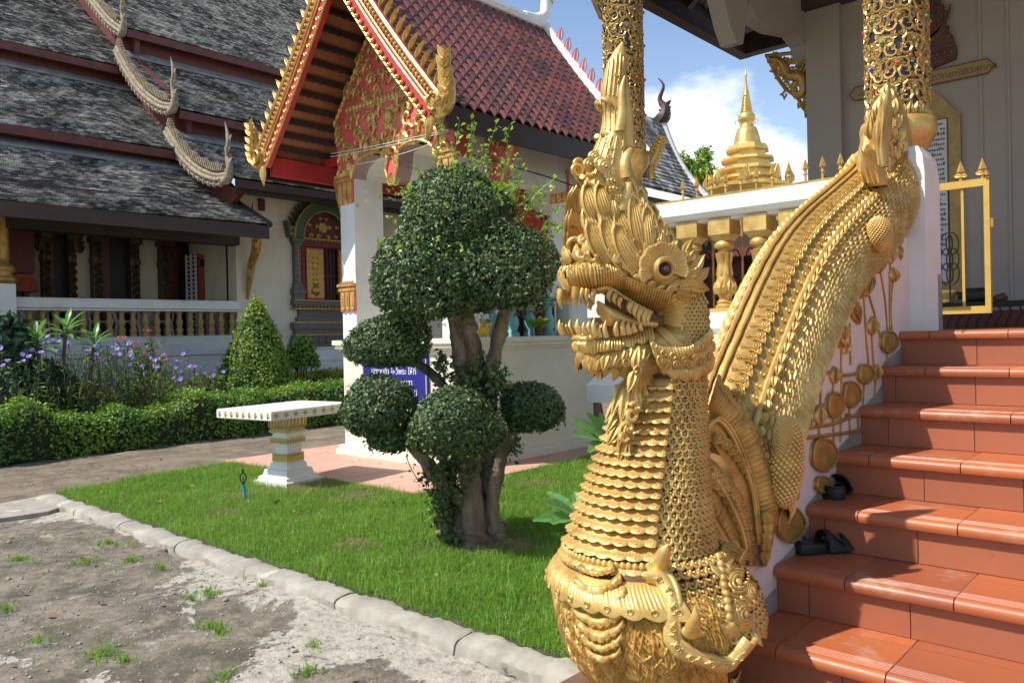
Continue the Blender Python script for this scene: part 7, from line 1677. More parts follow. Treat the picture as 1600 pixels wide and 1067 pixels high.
for dd in np.arange(.02, tot-.05, .030):
    i = np.interp(dd, clen, range(40)); hi_, _ = 0, 0; up_ = np.clip((dd-.75)/.5, 0, 1)
    for t in np.linspace(.95, 2.95, 15)+(.07 if row % 2 else 0):
        q, n_ = bodyring(i, t, .004); q2, _ = bodyring(max(0, i-1.2), t+.04, .004); L = .062*(1-.32*up_)*rng.uniform(.85, 1.25); dirn = nrm(q2-q)*(1-.4*(1-up_))+V3(0, 0, -.5)*(1-up_)*rng.uniform(.5, 1.3)
        put_leaf(mb, q, dirn, n_+rng.normal(0, .08, 3), L, .055*(1+.25*up_), .085)
    for t in np.linspace(-.4, -2.4, 9)+(.1 if row % 2 else 0):
        q, n_ = bodyring(i, t, .004); q2, _ = bodyring(max(0, i-1.2), t, .004); put_leaf(mb, q, q2-q, n_, .06, .075, .07)
    row += 1
mb.build('scales', M['gold'], body)
# dorsal band: rope edges with a row of flower plaques
mb = MB()
for t, r in ((-.12, .010), (.93, .012), (1.05, .008), (.12, .007)): P = np.array([bodyring(i, t, .012)[0] for i in np.linspace(2, 38.6, 70)]); mb.tube(P, r*(1+.14*np.sin(np.arange(70)*1.7)), 7)
t_i = np.arange(.10, tot-.03, .058)
for k, dd in enumerate(t_i):
    i = np.interp(dd, clen, range(40)); q, n_ = bodyring(i, .53, .012); q2, _ = bodyring(min(39, i+.6), .53, .012); ax = nrm(q2-q); sd = np.cross(n_, ax)
    for x in (0, 2.1, 4.2): put_leaf(mb, q-ax*.004, math.cos(x)*ax+math.sin(x)*sd, n_, .034, .05, .06)
    ringboss(mb, np.array([q+n_*.012]), np.array([n_]), .0105, 9)
    for t in (.27, .80): p, n2 = bodyring(i, t, .008); ringboss(mb, np.array([p]), np.array([n2]), .0075, 7)
    for t in (.99,): p, n2 = bodyring(i, t, .016); p2, _ = bodyring(max(0, i-1), t+.05, .016); put_leaf(mb, p, p2-p, n2, .05, .05, .09)
mb.build('dorsal_band', M['gold'], body, 'auto')
# plain plaster fillet between body and wall
G = np.array([[bodyring(i, t, .006 if 0 < j < 3 else -.03)[0]+V3(.02 if j > 1 else 0, 0, -.015*j) for j, t in enumerate((2.72, 2.82, 2.98, 3.1))] for i in np.linspace(3, 37, 50)]); mb = MB(); mb.grid(G)
for dd in np.arange(.2, tot-.1, .022): i = np.interp(dd, clen, range(40)); q, n_ = bodyring(i, 2.70, .010); mb.sphere(q, .0055, 6, 4)
mb.build('fillet', M['gold_dim'], body, 'auto')
SBD = Surf([bd])
# ---------------------------------------------------------------- tail flame at the top
def xloft(mb, LE, RE, X, w, n=26, k=16, wfun=None, e=1.):
    A_, B_ = smooth_path(LE, n), smooth_path(RE, n); G = []
    for i in range(n):
        p, q = oX(*A_[i], X), oX(*B_[i], X); u = i/(n-1); wi = w*(math.sin(PI*min(1, .5+u*.5)) if wfun is None else wfun(u))
        G.append(loft_ring((p+q)/2, (q-p)/2, V3(wi, 0, 0), k, e))
    mb.grid(np.array(G), cv=True); return mb
XT = -1.36
tl = MB(); xloft(tl, [(1352, 330), (1350, 292), (1349, 250), (1354, 215), (1362, 185), (1372, 160), (1380, 142), (1386, 127)], [(1424, 360), (1422, 310), (1420, 262), (1416, 222), (1412, 190), (1405, 165), (1396, 143), (1388, 127)], XT, .11, 30, 20)
tail = tl.build('tail_flame', M['gold'], naga, True)
ST = Surf([tl]); mb = MB()
xloft(mb, [(1362, 292), (1351, 268), (1349, 240), (1353, 226)], [(1378, 290), (1377, 265), (1372, 240), (1360, 226)], XT+.08, .05, 16, 12)
xloft(mb, [(1368, 262), (1367, 235), (1366, 205), (1374, 178), (1384, 150), (1388, 128)], [(1383, 262), (1384, 238), (1390, 205), (1393, 178), (1391, 152), (1389, 128)], XT+.10, .035, 20, 12)
for (px, py, dx, dy, L) in ((1360, 215, -.25, 1, .11), (1362, 200, -.2, 1, .10), (1370, 185, -.1, 1, .10), (1378, 170, 0, 1, .09), (1386, 190, .1, 1, .1), (1396, 180, .15, 1, .10), (1402, 200, .25, 1, .11), (1408, 220, .2, 1, .1), (1410, 240, .3, 1, .1), (1395, 215, 0, 1, .11), (1380, 215, -.1, 1, .10), (1400, 250, .1, 1, .09), (1405, 275, .2, 1, .1), (1412, 300, .3, .9, .1), (1395, 290, 0, 1, .09), (1385, 270, -.1, 1, .09), (1390, 158, .1, 1, .07), (1382, 152, -.1, 1, .07), (1415, 330, .3, .8, .1), (1408, 345, .3, .6, .09), (1400, 325, .1, 1, .09)):
    h = ST.hit(px, py)
    if h: put_leaf(mb, h[0]-h[1]*.004, V3(0, dx, dy), h[1], L, .085, .13)
fr_t = lambda px, py: ((lambda h: (lambda u, v: (h[0]+V3(.012, u, v), V3(0, 1, 0), V3(0, 0, 1), V3(1, 0, 0))))(ST.hit(px, py) or (oX(px, py, XT+.1), V3(1, 0, 0))))
for (px, py, a, sz, fl) in ((1381, 252, 2.6, .11, 1), (1396, 300, .3, .10, -1), (1402, 265, -.4, .09, -1), (1405, 232, .2, .09, 1), (1390, 200, .2, .08, -1), (1378, 195, -.2, .08, 1), (1410, 320, -.6, .10, -1), (1412, 345, 2.2, .09, 1), (1384, 232, .4, .07, 1), (1400, 350, -.3, .08, 1)):
    scroll(mb, fr_t(px, py), 0, 0, a, sz, .013, fl, 3)
g_ = np.random.default_rng(4)
for _ in range(46):
    px, py = 1392+g_.normal(0, 11), 208+g_.normal(0, 18); h = ST.hit(px, py)
    if h: mb.sphere(h[0]+h[1]*.008, g_.uniform(.005, .009), 7, 4)
h = ST.hit(1381, 252); 
if h: ringboss(mb, np.array([h[0]+h[1]*.02]), np.array([h[1]]), .020, 12); mb.sphere(h[0]+h[1]*.025, .012, 8, 6)
for cv in ([(1357, 286), (1354, 262), (1352, 244), (1353, 230)], [(1366, 288), (1362, 264), (1358, 246), (1355, 232)], [(1373, 286), (1371, 266), (1366, 250), (1358, 234)], [(1373, 258), (1373, 236), (1374, 206), (1379, 180), (1386, 150)], [(1379, 258), (1379, 238), (1382, 206), (1386, 180), (1388, 152)]):
    P = np.array([oX(x, y, XT+.135-.0 if x < 1376 and y > 228 and cv[0][0] < 1374 and cv[0][1] > 270 else XT+.138) for x, y in smooth_path(cv, 14)]); mb.tube(P-V3(.012, 0, 0)*np.linspace(0, 2.2, 14)[:, None]**1, .0045, 5)
mb.build('flame_ornament', M['gold'], tail, 'auto')
# ragged fringe down the right of the tail
mb = MB()
for px, py, dx, dy in ((1412, 290, .8, .4), (1416, 310, .9, .2), (1418, 330, .9, 0), (1418, 350, .9, -.2), (1412, 368, .8, -.5), (1404, 385, .6, -.7), (1398, 375, .4, -.8), (1416, 275, .8, .5)):
    p = oX(px-7, py, XT+.05); put_leaf(mb, p, V3(.1, dx, dy), V3(1, 0, 0), .085, .10, .12)
for (cx, cy, r) in ((1405, 372, 9), (1404, 395, 10), (1345, 418, 9), (1355, 398, 8), (1372, 398, 8)):
    c = oX(cx, cy, -1.25); u = r/F*pix(c)[2]
    for rr in (1, .6): mb.tube([c+V3(.012*(1-rr)*2, u*rr*math.cos(x), u*rr*1.1*math.sin(x)) for x in np.linspace(0, 5.5, 16)], .011, 6)
    for x in np.arange(0, 6.2, 1.25): put_leaf(mb, c, V3(0, math.cos(x), math.sin(x)), V3(1, 0, 0), u*1.5, u*1.6, u*1.6)
mb.build('tail_fringe', M['gold_dim'], tail, 'auto')
def knob(px, py, rx, ry, X, tilt, name, rb, m='gold'):
    c = oX(px, py, X); d = pix(c)[2]; r = V3(.75*rx, rx, ry)*d/F; Rm = euler(tilt, 0, 0); mb = MB(); mb.sphere(c, r, 20, 14, M=Rm); o = mb.build(name, M['gold_dim'], naga, True)
    k = 420; i = np.arange(k)+.5; z = 1-2*i/k; a = PI*(1+5**.5)*i; Dn = np.stack([np.sqrt(1-z*z)*np.cos(a), np.sqrt(1-z*z)*np.sin(a), z], -1); Pn = (Dn*r)@Rm.T+c; Nn = (Dn/r)@Rm.T; Nn /= np.linalg.norm(Nn, axis=1)[:, None]
    t2 = MB(); t2.sphere((0, 0, 0), (1, 1, .8), 7, 4); mb = MB(); mb.inst(np.concatenate(t2.v), np.concatenate(t2.f[4]), frames(Nn)*rb*np.sqrt(np.prod(r)**(2/3)*4*PI/k)[None, None], Pn); mb.build('bosses', M[m], o, True); return o
kn = knob(1374, 366, 24, 27, -1.17, .2, 'tail_knob', .62)
# ---------------------------------------------------------------- fins and leg in front of the wall
def fpt(px, py, o_=0.): return oD(px, py, 2.69+.0011*(px-1105)-o_)
def fan(mb, O_, I_, n, ribs, o0, o1, rh=.006, m=7, dome=.02):
    A_, B_ = smooth_path(O_, n), smooth_path(I_, n); G = []
    for i in range(n):
        u = i/(n-1); rib = abs(math.sin(PI*u*ribs))**.5; sc = 1+.04*math.sin(PI*u*ribs/2.5)
        row = [fpt(*(B_[i]+(A_[i]-B_[i])*f*sc), o0+(o1-o0)*f+dome*math.sin(PI*f)+rh*rib*min(1, 4*f, 5*(1-f))) for f in np.linspace(0, 1, m)]
        back = [fpt(*(B_[i]+(A_[i]-B_[i])*f*sc), o0+(o1-o0)*f-.03) for f in (1, .5, 0)]
        G.append(row+back)
    mb.grid(np.array(G), cv=True)
fin_root = MB()
O1 = [(1122, 584), (1136, 604), (1158, 636), (1182, 668), (1202, 712), (1216, 756), (1218, 794), (1211, 832), (1199, 884)]; I1 = [(1105, 640), (1112, 648), (1126, 668), (1148, 690), (1166, 730), (1178, 772), (1186, 810), (1190, 845), (1190, 886)]
fan(fin_root, O1, I1, 170, 44, .0, .0)
fin = fin_root.build('fin', M['gold_dim'], naga, 'auto')
mb = MB()
I1b = [(1105, 668), (1121, 656), (1140, 674), (1158, 712), (1172, 752), (1180, 790), (1186, 850)]
O2 = I1b; I2 = [(1102, 700), (1112, 690), (1126, 712), (1142, 740), (1152, 770), (1160, 800), (1166, 850)]
fan(mb, O2, I2, 60, 1, .01, .015, 0., 5, .0)
O3 = [(1100, 705), (1118, 722), (1140, 745), (1160, 775), (1172, 812), (1180, 850), (1182, 884)]; I3 = [(1098, 732), (1108, 738), (1124, 758), (1142, 786), (1156, 820), (1164, 852), (1166, 884)]
fan(mb, O3, I3, 130, 34, .03, .03, .005)
O4 = [(1098, 735), (1110, 738), (1128, 762), (1146, 796), (1160, 830), (1166, 860)]; I4 = [(1098, 765), (1106, 768), (1118, 788), (1130, 812), (1142, 838), (1150, 858)]
fan(mb, O4, I4, 50, 1, .045, .045, 0., 5, .0)
O5 = [(1104, 752), (1118, 768), (1134, 792), (1146, 820), (1152, 846)]; I5 = [(1104, 790), (1110, 806), (1120, 822), (1130, 838), (1142, 852)]
fan(mb, O5, I5, 80, 22, .055, .05, .005)
mb.build('fin_layers', M['gold_dim'], fin, 'auto')
mb = MB()
for cv, r, o_ in ((I1b, .0075, .03), ([(x+4, y-4) for x, y in I1b], .004, .03), (O4, .007, .065), ([(1104, 786), (1112, 806), (1126, 830), (1142, 856)], .008, .07)):
    P = np.array([fpt(*q, o_) for q in smooth_path(cv, 40)]); mb.tube(P, r, 7)
for cv, k, R0, R1, o_ in (([(1124, 684), (1137, 695), (1148, 706), (1157, 719), (1163, 730), (1170, 742), (1174, 752)], 8, .0165, .010, .03), ([(1112, 746), (1122, 758), (1132, 770), (1142, 786), (1150, 802), (1157, 818), (1163, 836), (1166, 850)], 9, .0165, .012, .062)):
    Q = smooth_path(cv, k); Pq = np.array([fpt(*q, o_) for q in Q]); Rr = np.linspace(R0, R1, k); ringboss(mb, Pq, np.repeat(-Vf[None], k, 0), Rr*1.0, 12); ringboss(mb, Pq-Vf*.003, np.repeat(-Vf[None], k, 0), Rr*.5, 9)
for cv, k in (([(1124, 600), (1136, 616), (1150, 632), (1170, 658), (1190, 694), (1206, 730), (1212, 770), (1210, 800)], 26), ([(1118, 726), (1140, 752), (1158, 782), (1170, 816), (1177, 850)], 16)):
    Q = smooth_path(cv, k); Pq = np.array([fpt(*q, .022 if k > 20 else .05) for q in Q]); ringboss(mb, Pq[::2], np.repeat(-Vf[None], len(Pq[::2]), 0), .0072, 8)
    for p in Pq[1::2]: mb.sphere(p, .0035, 5, 3)
# curled leaves at the root of the fin
for (x, y, dx, dy, L) in ((1106, 752, -.3, 1, .07), (1110, 860, .2, .9, .07), (1122, 850, 1, -.35, .10), (1140, 862, 1, -.2, .09), (1112, 880, -.2, 1, .06), (1132, 880, .5, .6, .07), (1196, 800, .3, -1, .05), (1197, 815, .3, -1, .05), (1197, 830, .2, -1, .05), (1196, 845, .2, -1, .05), (1194, 860, .2, -1, .05)):
    put_leaf(mb, fpt(x, y, .06), Rv*dx+V3(0, 0, dy), -Vf, L, .055, .09, 0)
for (cx, cy, r) in ((1117, 845, 12), (1140, 858, 13), (1128, 878, 12), (1150, 880, 11), (1120, 900, 11)):
    c = fpt(cx, cy, .06); u = r/F*2.6
    for rr in (1, .55): mb.tube([c-Vf*.02*(1-rr)+(Rv*math.cos(x)+V3(0, 0, 1)*math.sin(x))*u*rr for x in np.linspace(0, 5.2, 14)], .010, 6)
mb.build('fin_beads', M['gold'], fin, 'auto')
leg = knob(1229, 722, 30, 70, -1.17, -.18, 'leg', .66); leg2 = knob(1224, 690, 20, 40, -1.17, -.1, 'leg_top', .55)
# ---------------------------------------------------------------- head
HD = nrm(-Rv*math.cos(math.radians(24))-Vh*math.sin(math.radians(24))); LN = nrm(np.cross(HD, Zv)); LN = LN if LN@Vf < 0 else -LN     # heading, side normal towards the viewer
PC = oD(1015, 470, 2.64)
def hp(px, py, off=0.): return onp(px, py, LN, LN@PC+off)
def mir(P): P = np.asarray(P, float); return P-2*((P-PC)@LN)[:, None]*LN
def hloft(mb, Tc, Bc, W, n=30, k=22, e=.85, off=0.):
    A_, B_ = smooth_path(Tc, n), smooth_path(Bc, n); ws = np.interp(np.linspace(0, 1, n), np.linspace(0, 1, len(W)), W); G = []
    for i in range(n):
        p, q = hp(*A_[i], off), hp(*B_[i], off); G.append(loft_ring((p+q)/2, (p-q)/2, LN*ws[i], k, e))
    G = np.array(G); mb.grid(G, cv=True); mb.cap(G[0]); mb.cap(G[-1], True); return mb
hd_ = MB()
hloft(hd_, [(1040, 372), (1000, 385), (970, 388), (945, 392), (925, 400), (908, 407), (896, 413), (890, 421), (889, 428)], [(1048, 500), (1022, 486), (1000, 474), (978, 461), (955, 447), (932, 449), (914, 450), (901, 448), (894, 438)], [.145, .14, .125, .11, .10, .09, .08, .055, .02], 40)
hloft(hd_, [(1012, 392), (985, 420), (1000, 455), (1022, 490), (1020, 515), (1000, 540), (995, 565), (1004, 582), (1014, 596)], [(1054, 398), (1070, 422), (1081, 452), (1087, 485), (1090, 515), (1092, 545), (1092, 566), (1090, 582), (1086, 596)], [.09, .11, .12, .128, .13, .128, .124, .118, .11], 40)
head = hd_.build('head', M['gold_dim'], naga, True)
jw = MB(); hloft(jw, [(1040, 506), (1005, 516), (972, 525), (945, 529), (925, 528), (912, 524), (906, 519)], [(1040, 572), (1010, 592), (978, 590), (952, 573), (932, 561), (916, 550), (908, 536)], [.14, .115, .10, .09, .08, .055, .015], 34)
jaw = jw.build('lower_jaw', M['gold'], head, True)
mo = MB(); hloft(mo, [(1045, 480), (1020, 484), (998, 472), (975, 459), (950, 446)], [(1045, 520), (1020, 516), (995, 520), (975, 525), (955, 528)], [.06, .06, .06, .05, .03], 16, 14); mo.build('mouth_cavity', M['mouth'], head, True)
mb = MB(); hloft(mb, [(1015, 500), (985, 496), (962, 484), (945, 476), (934, 470)], [(1015, 515), (985, 512), (962, 512), (948, 505), (936, 474)], [.05, .05, .05, .04, .012], 18, 12, 1., .03); mb.build('tongue', M['gold'], head, True)
SH = Surf([hd_, jw]); SHN = Surf([hd_, jw, nk])
# ribbed lips
mb = MB()
UT = [(891, 420), (905, 416), (930, 413), (955, 417), (980, 429), (1005, 440), (1028, 449), (1050, 452)]; UB = [(897, 449), (912, 452), (934, 449), (955, 444), (978, 460), (1000, 473), (1020, 484), (1036, 489)]
band(mb, SH, UT, UB, 240, 7, 40, .012, .011, 0, mir=mir)
LT = [(908, 531), (925, 533), (948, 534), (970, 530), (995, 522), (1020, 513)]; LB = [(911, 547), (928, 549), (948, 547), (972, 545), (998, 540), (1022, 534)]
band(mb, SH, LT, LB, 150, 6, 26, .013, .009, .2, mir=mir)
band(mb, SH, [(918, 550), (935, 551), (955, 550), (975, 549)], [(921, 560), (936, 563), (953, 572), (972, 580)], 60, 5, 16, .006, .004, .2, mir=mir)
for k, (x, y, L) in enumerate([(914, 545, .045), (922, 549, .055), (931, 551, .06), (941, 551, .06), (951, 550, .06), (962, 549, .055), (973, 547, .05), (984, 545, .05), (996, 543, .045), (919, 556, .04), (936, 561, .045), (952, 566, .045), (966, 572, .045), (982, 575, .04)]):
    h = SH.hit(x, y)
    if h is None: continue
    for p_, n_ in ((h[0], h[1]), (mir(h[0][None])[0], h[1]-2*(h[1]@LN)*LN)): put_leaf(mb, p_+n_*.006, HD*.25+V3(0, 0, -1), n_, L, L*1.0, .07)
mb.build('ribbed_lips', M['gold'], head, 'auto')
mb = MB()
for cv, r, o_ in ((UB, .0095, .014), ([(905, 527), (925, 530), (948, 530), (970, 526), (995, 518), (1020, 510), (1034, 500)], .010, .008)):
    P = ropx(SH, cv, o_, 40); mb.tube(P, r*(1+.12*np.sin(np.arange(len(P))*1.1)), 7); mb.tube(mir(P), r, 7)
P = ropx(SH, [(1016, 487), (1030, 484), (1035, 492), (1031, 503), (1020, 507), (1012, 503)], .014, 24); mb.tube(P, .013, 8); mb.sphere(P.mean(0)+LN*.004, (.03, .03, .022), 10, 6); mb.tube(mir(P), .013, 8)
# gum line of small beads inside the upper lip
for q in smooth_path([(935, 452), (952, 450), (975, 464), (998, 478), (1018, 488)], 26): p = hp(*q, .085); mb.sphere(p, .0065, 6, 4)
mb.build('lip_edge', M['gold'], head, True)
# ring bosses and flame points along the muzzle
mb = MB(); Q = [(897, 421), (901, 424), (915, 420), (931, 417), (936, 421), (944, 421), (962, 424), (970, 428), (990, 440), (997, 444), (1012, 452), (1021, 459)]
hits = [SH.hit(*q) for q in Q]; Pq = np.array([h[0]+h[1]*.018 for h in hits]); Nq = np.array([h[1] for h in hits]); ringboss(mb, Pq, Nq, .0078, 9); ringboss(mb, mir(Pq), Nq-2*(Nq@LN)[:, None]*LN, .0078, 9)
for (x, y, dx, dy, L) in ((893, 416, -.3, 1, .05), (905, 412, -.2, 1, .05), (918, 409, 0, 1, .06), (932, 407, .2, 1, .07), (946, 408, .4, .9, .06), (958, 413, .6, .9, .055), (972, 421, .8, .8, .055), (985, 430, .9, .6, .055), (998, 437, 1, .5, .05), (1010, 444, 1, .4, .05), (1024, 450, 1, .3, .05), (1040, 453, 1, .5, .06), (905, 403, -.4, 1, .05), (925, 400, 0, 1, .06)):
    h = SH.hit(x, y)
    if h is None: continue
    for p_, n_ in ((h[0], h[1]), (mir(h[0][None])[0], h[1]-2*(h[1]@LN)*LN)): put_leaf(mb, p_+n_*.010, HD*-dx+V3(0, 0, dy), n_, L*1.1, L*.9, .08)
# nostril volutes
for (cx, cy, r, off, tr) in ((908, 379, 10, .02, .0105), (903, 401, 8, .03, .009), (920, 404, 10, .055, .010)):
    c = hp(cx, cy, off); u = r/F*2.55
    for sg in (1, -1):
        P = np.array([c-HD*u*math.cos(x)*(1-.11*x)+V3(0, 0, 1)*u*math.sin(x)*(1-.11*x)+LN*.006*x for x in np.linspace(0, 8.6, 30)])
        if sg < 0: P = mir(P)
        mb.tube(P, np.linspace(tr, tr*.6, 30), 7)
mb.tube(ropx(SH, [(915, 372), (928, 370), (940, 375), (955, 388), (968, 402), (985, 412)], .010, 20) if SH.hit(928, 392) is None else np.array([hp(x, y, .07) for x, y in smooth_path([(913, 371), (926, 370), (940, 378), (955, 390), (970, 402)], 16)]), np.linspace(.016, .012, 16), 8)
mb.tube(np.array([hp(x, y, .05) for x, y in smooth_path([(912, 371), (920, 378), (930, 390), (944, 402)], 12)]), np.linspace(.012, .02, 12), 8)
mb.build('snout_ornament', M['gold'], head, True)
# teeth
mb = MB(); TE = [(900, 449, 902, 482, .013), (911, 452, 911, 472, .009), (918, 452, 919, 474, .009), (928, 453, 929, 476, .010), (953, 454, 953, 473, .009), (961, 460, 962, 476, .009), (969, 466, 970, 482, .009), (985, 474, 986, 491, .010), (993, 478, 993, 497, .010), (1001, 483, 999, 505, .010), (1008, 486, 1008, 510, .010), (1014, 489, 1014, 508, .009)]
TL_ = [(907, 521, 903, 497, .012), (915, 522, 913, 502, .008), (922, 522, 921, 503, .008), (930, 525, 929, 496, .012), (938, 526, 938, 507, .008), (947, 527, 947, 500, .010), (963, 525, 966, 498, .010), (973, 523, 976, 496, .011), (983, 521, 983, 502, .012), (992, 518, 992, 503, .010), (1002, 515, 1003, 504, .008)]
for a in (TE, TL_):
    for (x0, y0, x1, y1, r) in a:
        w = np.interp(x0, [895, 915, 950, 1020], [.045, .072, .088, .108])
        for sg in (1, -1):
            p, q = hp(x0, y0, w*.93), hp(x1, y1, w*1.0)
            if sg < 0: p, q = mir(np.array([p, q]))
            cone(mb, p, q, r, 8, HD*.006)
for k in range(5):
    off = -.05+.025*k; cone(mb, hp(899, 449, off), hp(898, 468, off), .007, 7); cone(mb, hp(908, 521, off), hp(905, 503, off), .007, 7)
mb.build('teeth', M['gold'], head, True)
# eye
ec = SH.hit(1034, 421); EC = ec[0]+ec[1]*.006; en = nrm(ec[1]*.5+LN*.8-Vf*.3); ex_v = nrm(np.cross(Zv, en)); ey_v = np.cross(en, ex_v)
M['eye'] = mat('eye_enamel', (.02, .008, .006), .12, 0, .1, 5, 0)
M['iris'] = mat('iris_paint', (.30, .10, .08), .2, 0, .1, 5, 0)
def eyepart(sg):
    fr = np.stack([ex_v, ey_v, en]); c = EC
    T = (lambda P: P) if sg > 0 else (lambda P: mir(P))
    mb = MB(); mb.sphere((0, 0, .012), (.021, .021, .018), 16, 10); mb.v = [T(v@fr+c) for v in mb.v]; e = mb.build('eye', M['eye'], head, True)
    mb = MB(); mb.lathe([(.0085, .0305), (.0075, .0315), (.0055, .031)], 16); mb.sphere((.002, 0, .030), (.003, .003, .003), 6, 4); mb.v = [T(v@fr+c) for v in mb.v]; mb.build('iris', M['iris'], e)
    mb = MB(); n = 64
    G = [[[r*math.cos(x)*(1+.03*rb), r*math.sin(x), z+.004*abs(math.sin(x*13))*(.4 if r < .03 else 1)] for r, z in ((.020, .016), (.024, .022), (.029, .022), (.036, .010), (.040, -.01))] for x in np.linspace(0, 2*PI, n) for rb in (0,)]
    mb.grid(np.array(G))
    mb.tube([V3(.034*math.cos(x), .030*math.sin(x)+.002, .022) for x in np.linspace(-.2, PI+.5, 20)], np.interp(np.linspace(0, 1, 20), [0, .5, 1], [.004, .009, .005]), 7)
    mb.tube([V3(.028*math.cos(x)-.002, .024*math.sin(x)+.004, .026) for x in np.linspace(.2, PI+.2, 16)], .005, 6)
    # scalloped crest behind the eye
    n = 130; G = []
    for i, x in enumerate(np.linspace(-.35, PI+.55, n)):
        u = i/(n-1); sc = abs(math.sin(PI*u*7)); rib = abs(math.sin(PI*u*28))**.5; R0 = .082+.006*sc
        G.append([[r*math.cos(x), r*math.sin(x), z] for r, z in ((.030, .0), (.038, .004+.002*rib), (.052, .004+.004*rib), (.066, .004+.005*rib), (R0*.93, .012+.002*rib), (R0, .010), (R0*.98, -.006), (.06, -.02))])
    mb.grid(np.array(G))
    for k in range(7): x = -.35+(PI+.9)*(k+.5)/7; put_leaf(mb, V3(.083*math.cos(x), .083*math.sin(x), .002), V3(math.cos(x), math.sin(x), .1), V3(0, 0, 1), .022, .03, .04)
    mb.v = [T(v@fr+c) for v in mb.v]; mb.build('eye_crest', M['gold'], head, 'auto')
eyepart(1); eyepart(-1)
# cheek: sweeping ribs, small scales, frills
mb = MB()
for k in range(11):
    f = k/10; a = (1036, 478+26*f); b = (1052+8*math.sin(f*3), 462+46*f); c = (1076-10*f, 452+62*f*.95); d_ = (1086-22*f, 448+78*f*.9)
    P = ropx(SHN, [a, b, c] if k % 2 else [a, b, c, d_], .004, 16)
    if len(P) > 3: mb.tube(P, np.interp(np.linspace(0, 1, len(P)), [0, .5, 1], [.007, .0085, .003]), 6)
for k in range(8):
    f = k/7; P = ropx(SHN, [(1024-2*f, 508+4*f), (1042, 520+10*f), (1060-4*f, 536+9*f), (1070-10*f, 540+9*f)], .004, 14)
    if len(P) > 3: mb.tube(P, np.linspace(.007, .004, len(P)), 6)
# leafy rim between eye and cheek
for (x, y, dx, dy, L) in ((1046, 452, 1, .9, .06), (1058, 447, 1, .3, .07), (1066, 436, 1, .3, .07), (1072, 428, .9, .7, .06), (1074, 444, 1, -.1, .07), (1084, 440, .8, .8, .06), (1080, 425, .6, .9, .06), (1054, 456, 1, -.2, .06), (1066, 412, .7, .9, .055), (1068, 400, .5, 1, .05)):
    h = SHN.hit(x, y) or (hp(x, y, .10), LN)
    for p_, n_ in ((h[0], h[1]), (mir(h[0][None])[0], h[1]-2*(h[1]@LN)*LN)): put_leaf(mb, p_+n_*.008, HD*-dx+V3(0, 0, dy), n_, L*1.2, L*.9, .09)
P, N = [], []
for y in np.arange(448, 540, 6.0):
    for x in np.arange(1052, 1104, 6.4):
        xx = x+(3 if int(y/6) % 2 else 0)
        if xx < 1058+max(0, (y-470))*.25 and y < 530: continue
        h = SHN.hit(xx, y)
        if h: P.append(h[0]+h[1]*.001); N.append(h[1])
P, N = np.array(P), np.array(N); mb.inst(SCV, SCF, frames(N)*.0072, P); mP = mir(P); mN = N-2*(N@LN)[:, None]*LN; mb.inst(SCV, SCF, frames(mN)*.0072, mP)
mb.build('cheek_ornament', M['gold'], head, 'auto')
mb = MB()
for (A_, B_, rb) in (([(1010, 533), (1040, 542), (1070, 540), (1092, 527), (1104, 512)], [(1014, 549), (1042, 560), (1072, 556), (1095, 544), (1106, 528)], 26), ([(1014, 547), (1042, 557), (1072, 554), (1095, 543), (1106, 530)], [(1020, 562), (1046, 574), (1074, 574), (1096, 563), (1107, 548)], 26), ([(1020, 560), (1046, 571), (1074, 571), (1096, 561), (1106, 548)], [(1028, 577), (1050, 591), (1076, 594), (1096, 586), (1106, 574)], 24)):
    band(mb, SHN, A_, B_, 120, 7, rb, .022, .004, .22, mir=mir)
for cv in ([(1016, 544), (1030, 551), (1046, 555), (1062, 555), (1078, 551), (1092, 541)], [(1024, 560), (1038, 568), (1054, 571), (1070, 571), (1086, 565), (1098, 555)]):
    hs = [SHN.hit(*q) for q in cv]; ringboss(mb, np.array([h[0]+h[1]*.032 for h in hs if h]), np.array([h[1] for h in hs if h]), .009, 9)
mb.build('neck_frill', M['gold'], head, 'auto')
# throat leaves and the hanging scroll
mb = MB(); O_ = hp(990, 578, .10)
for a in np.linspace(-1.9, 1.5, 12): put_leaf(mb, O_+LN*.01, -HD*math.cos(a)+V3(0, 0, 1)*math.sin(a), LN, .075, .055, .09)
ringboss(mb, np.array([O_+LN*.022, hp(978, 566, .105)]), np.array([LN, LN]), np.array([.014, .012]), 10)
TH = [(978, 596), (972, 620), (980, 640), (990, 652), (986, 668), (976, 662)]
for (x, y, dx, dy, L, off) in ((1000, 600, .2, -1, .10, .06), (992, 604, 0, -1, .11, .07), (982, 604, -.2, -1, .11, .06), (974, 600, -.4, -1, .10, .03), (1002, 612, -.3, -1, .10, .04), (995, 622, -.4, -1, .09, .05), (985, 620, -.3, -1, .10, .06), (970, 612, -.4, -.9, .09, .0), (962, 628, -.5, -.9, .07, .0), (968, 640, -.5, -.8, .08, .02), (978, 655, -.3, -1, .08, .06), (985, 672, -.2, -1, .07, .06), (976, 676, -.2, -1, .09, .05), (966, 664, -.5, -.8, .07, .03), (982, 690, -.1, -1, .06, .07)):
    put_leaf(mb, hp(x, y, off+.02), -HD*dx+V3(0, 0, dy), LN*.8-Vf*.4, L*1.1, L*.62, .09)
for (cx, cy, r, fl) in ((984, 650, 10, 1), (978, 668, 9, -1), (972, 684, 7, 1), (990, 636, 8, -1)):
    c = hp(cx, cy, .10); u = r/F*2.55; mb.tube([c+(-HD*math.cos(x)*fl+V3(0, 0, 1)*math.sin(x))*u*(1-.1*x)+LN*.004*x for x in np.linspace(.4, 6.5, 20)], np.linspace(.009, .006, 20), 6)
mb.build('throat_ornament', M['gold'], head, 'auto')

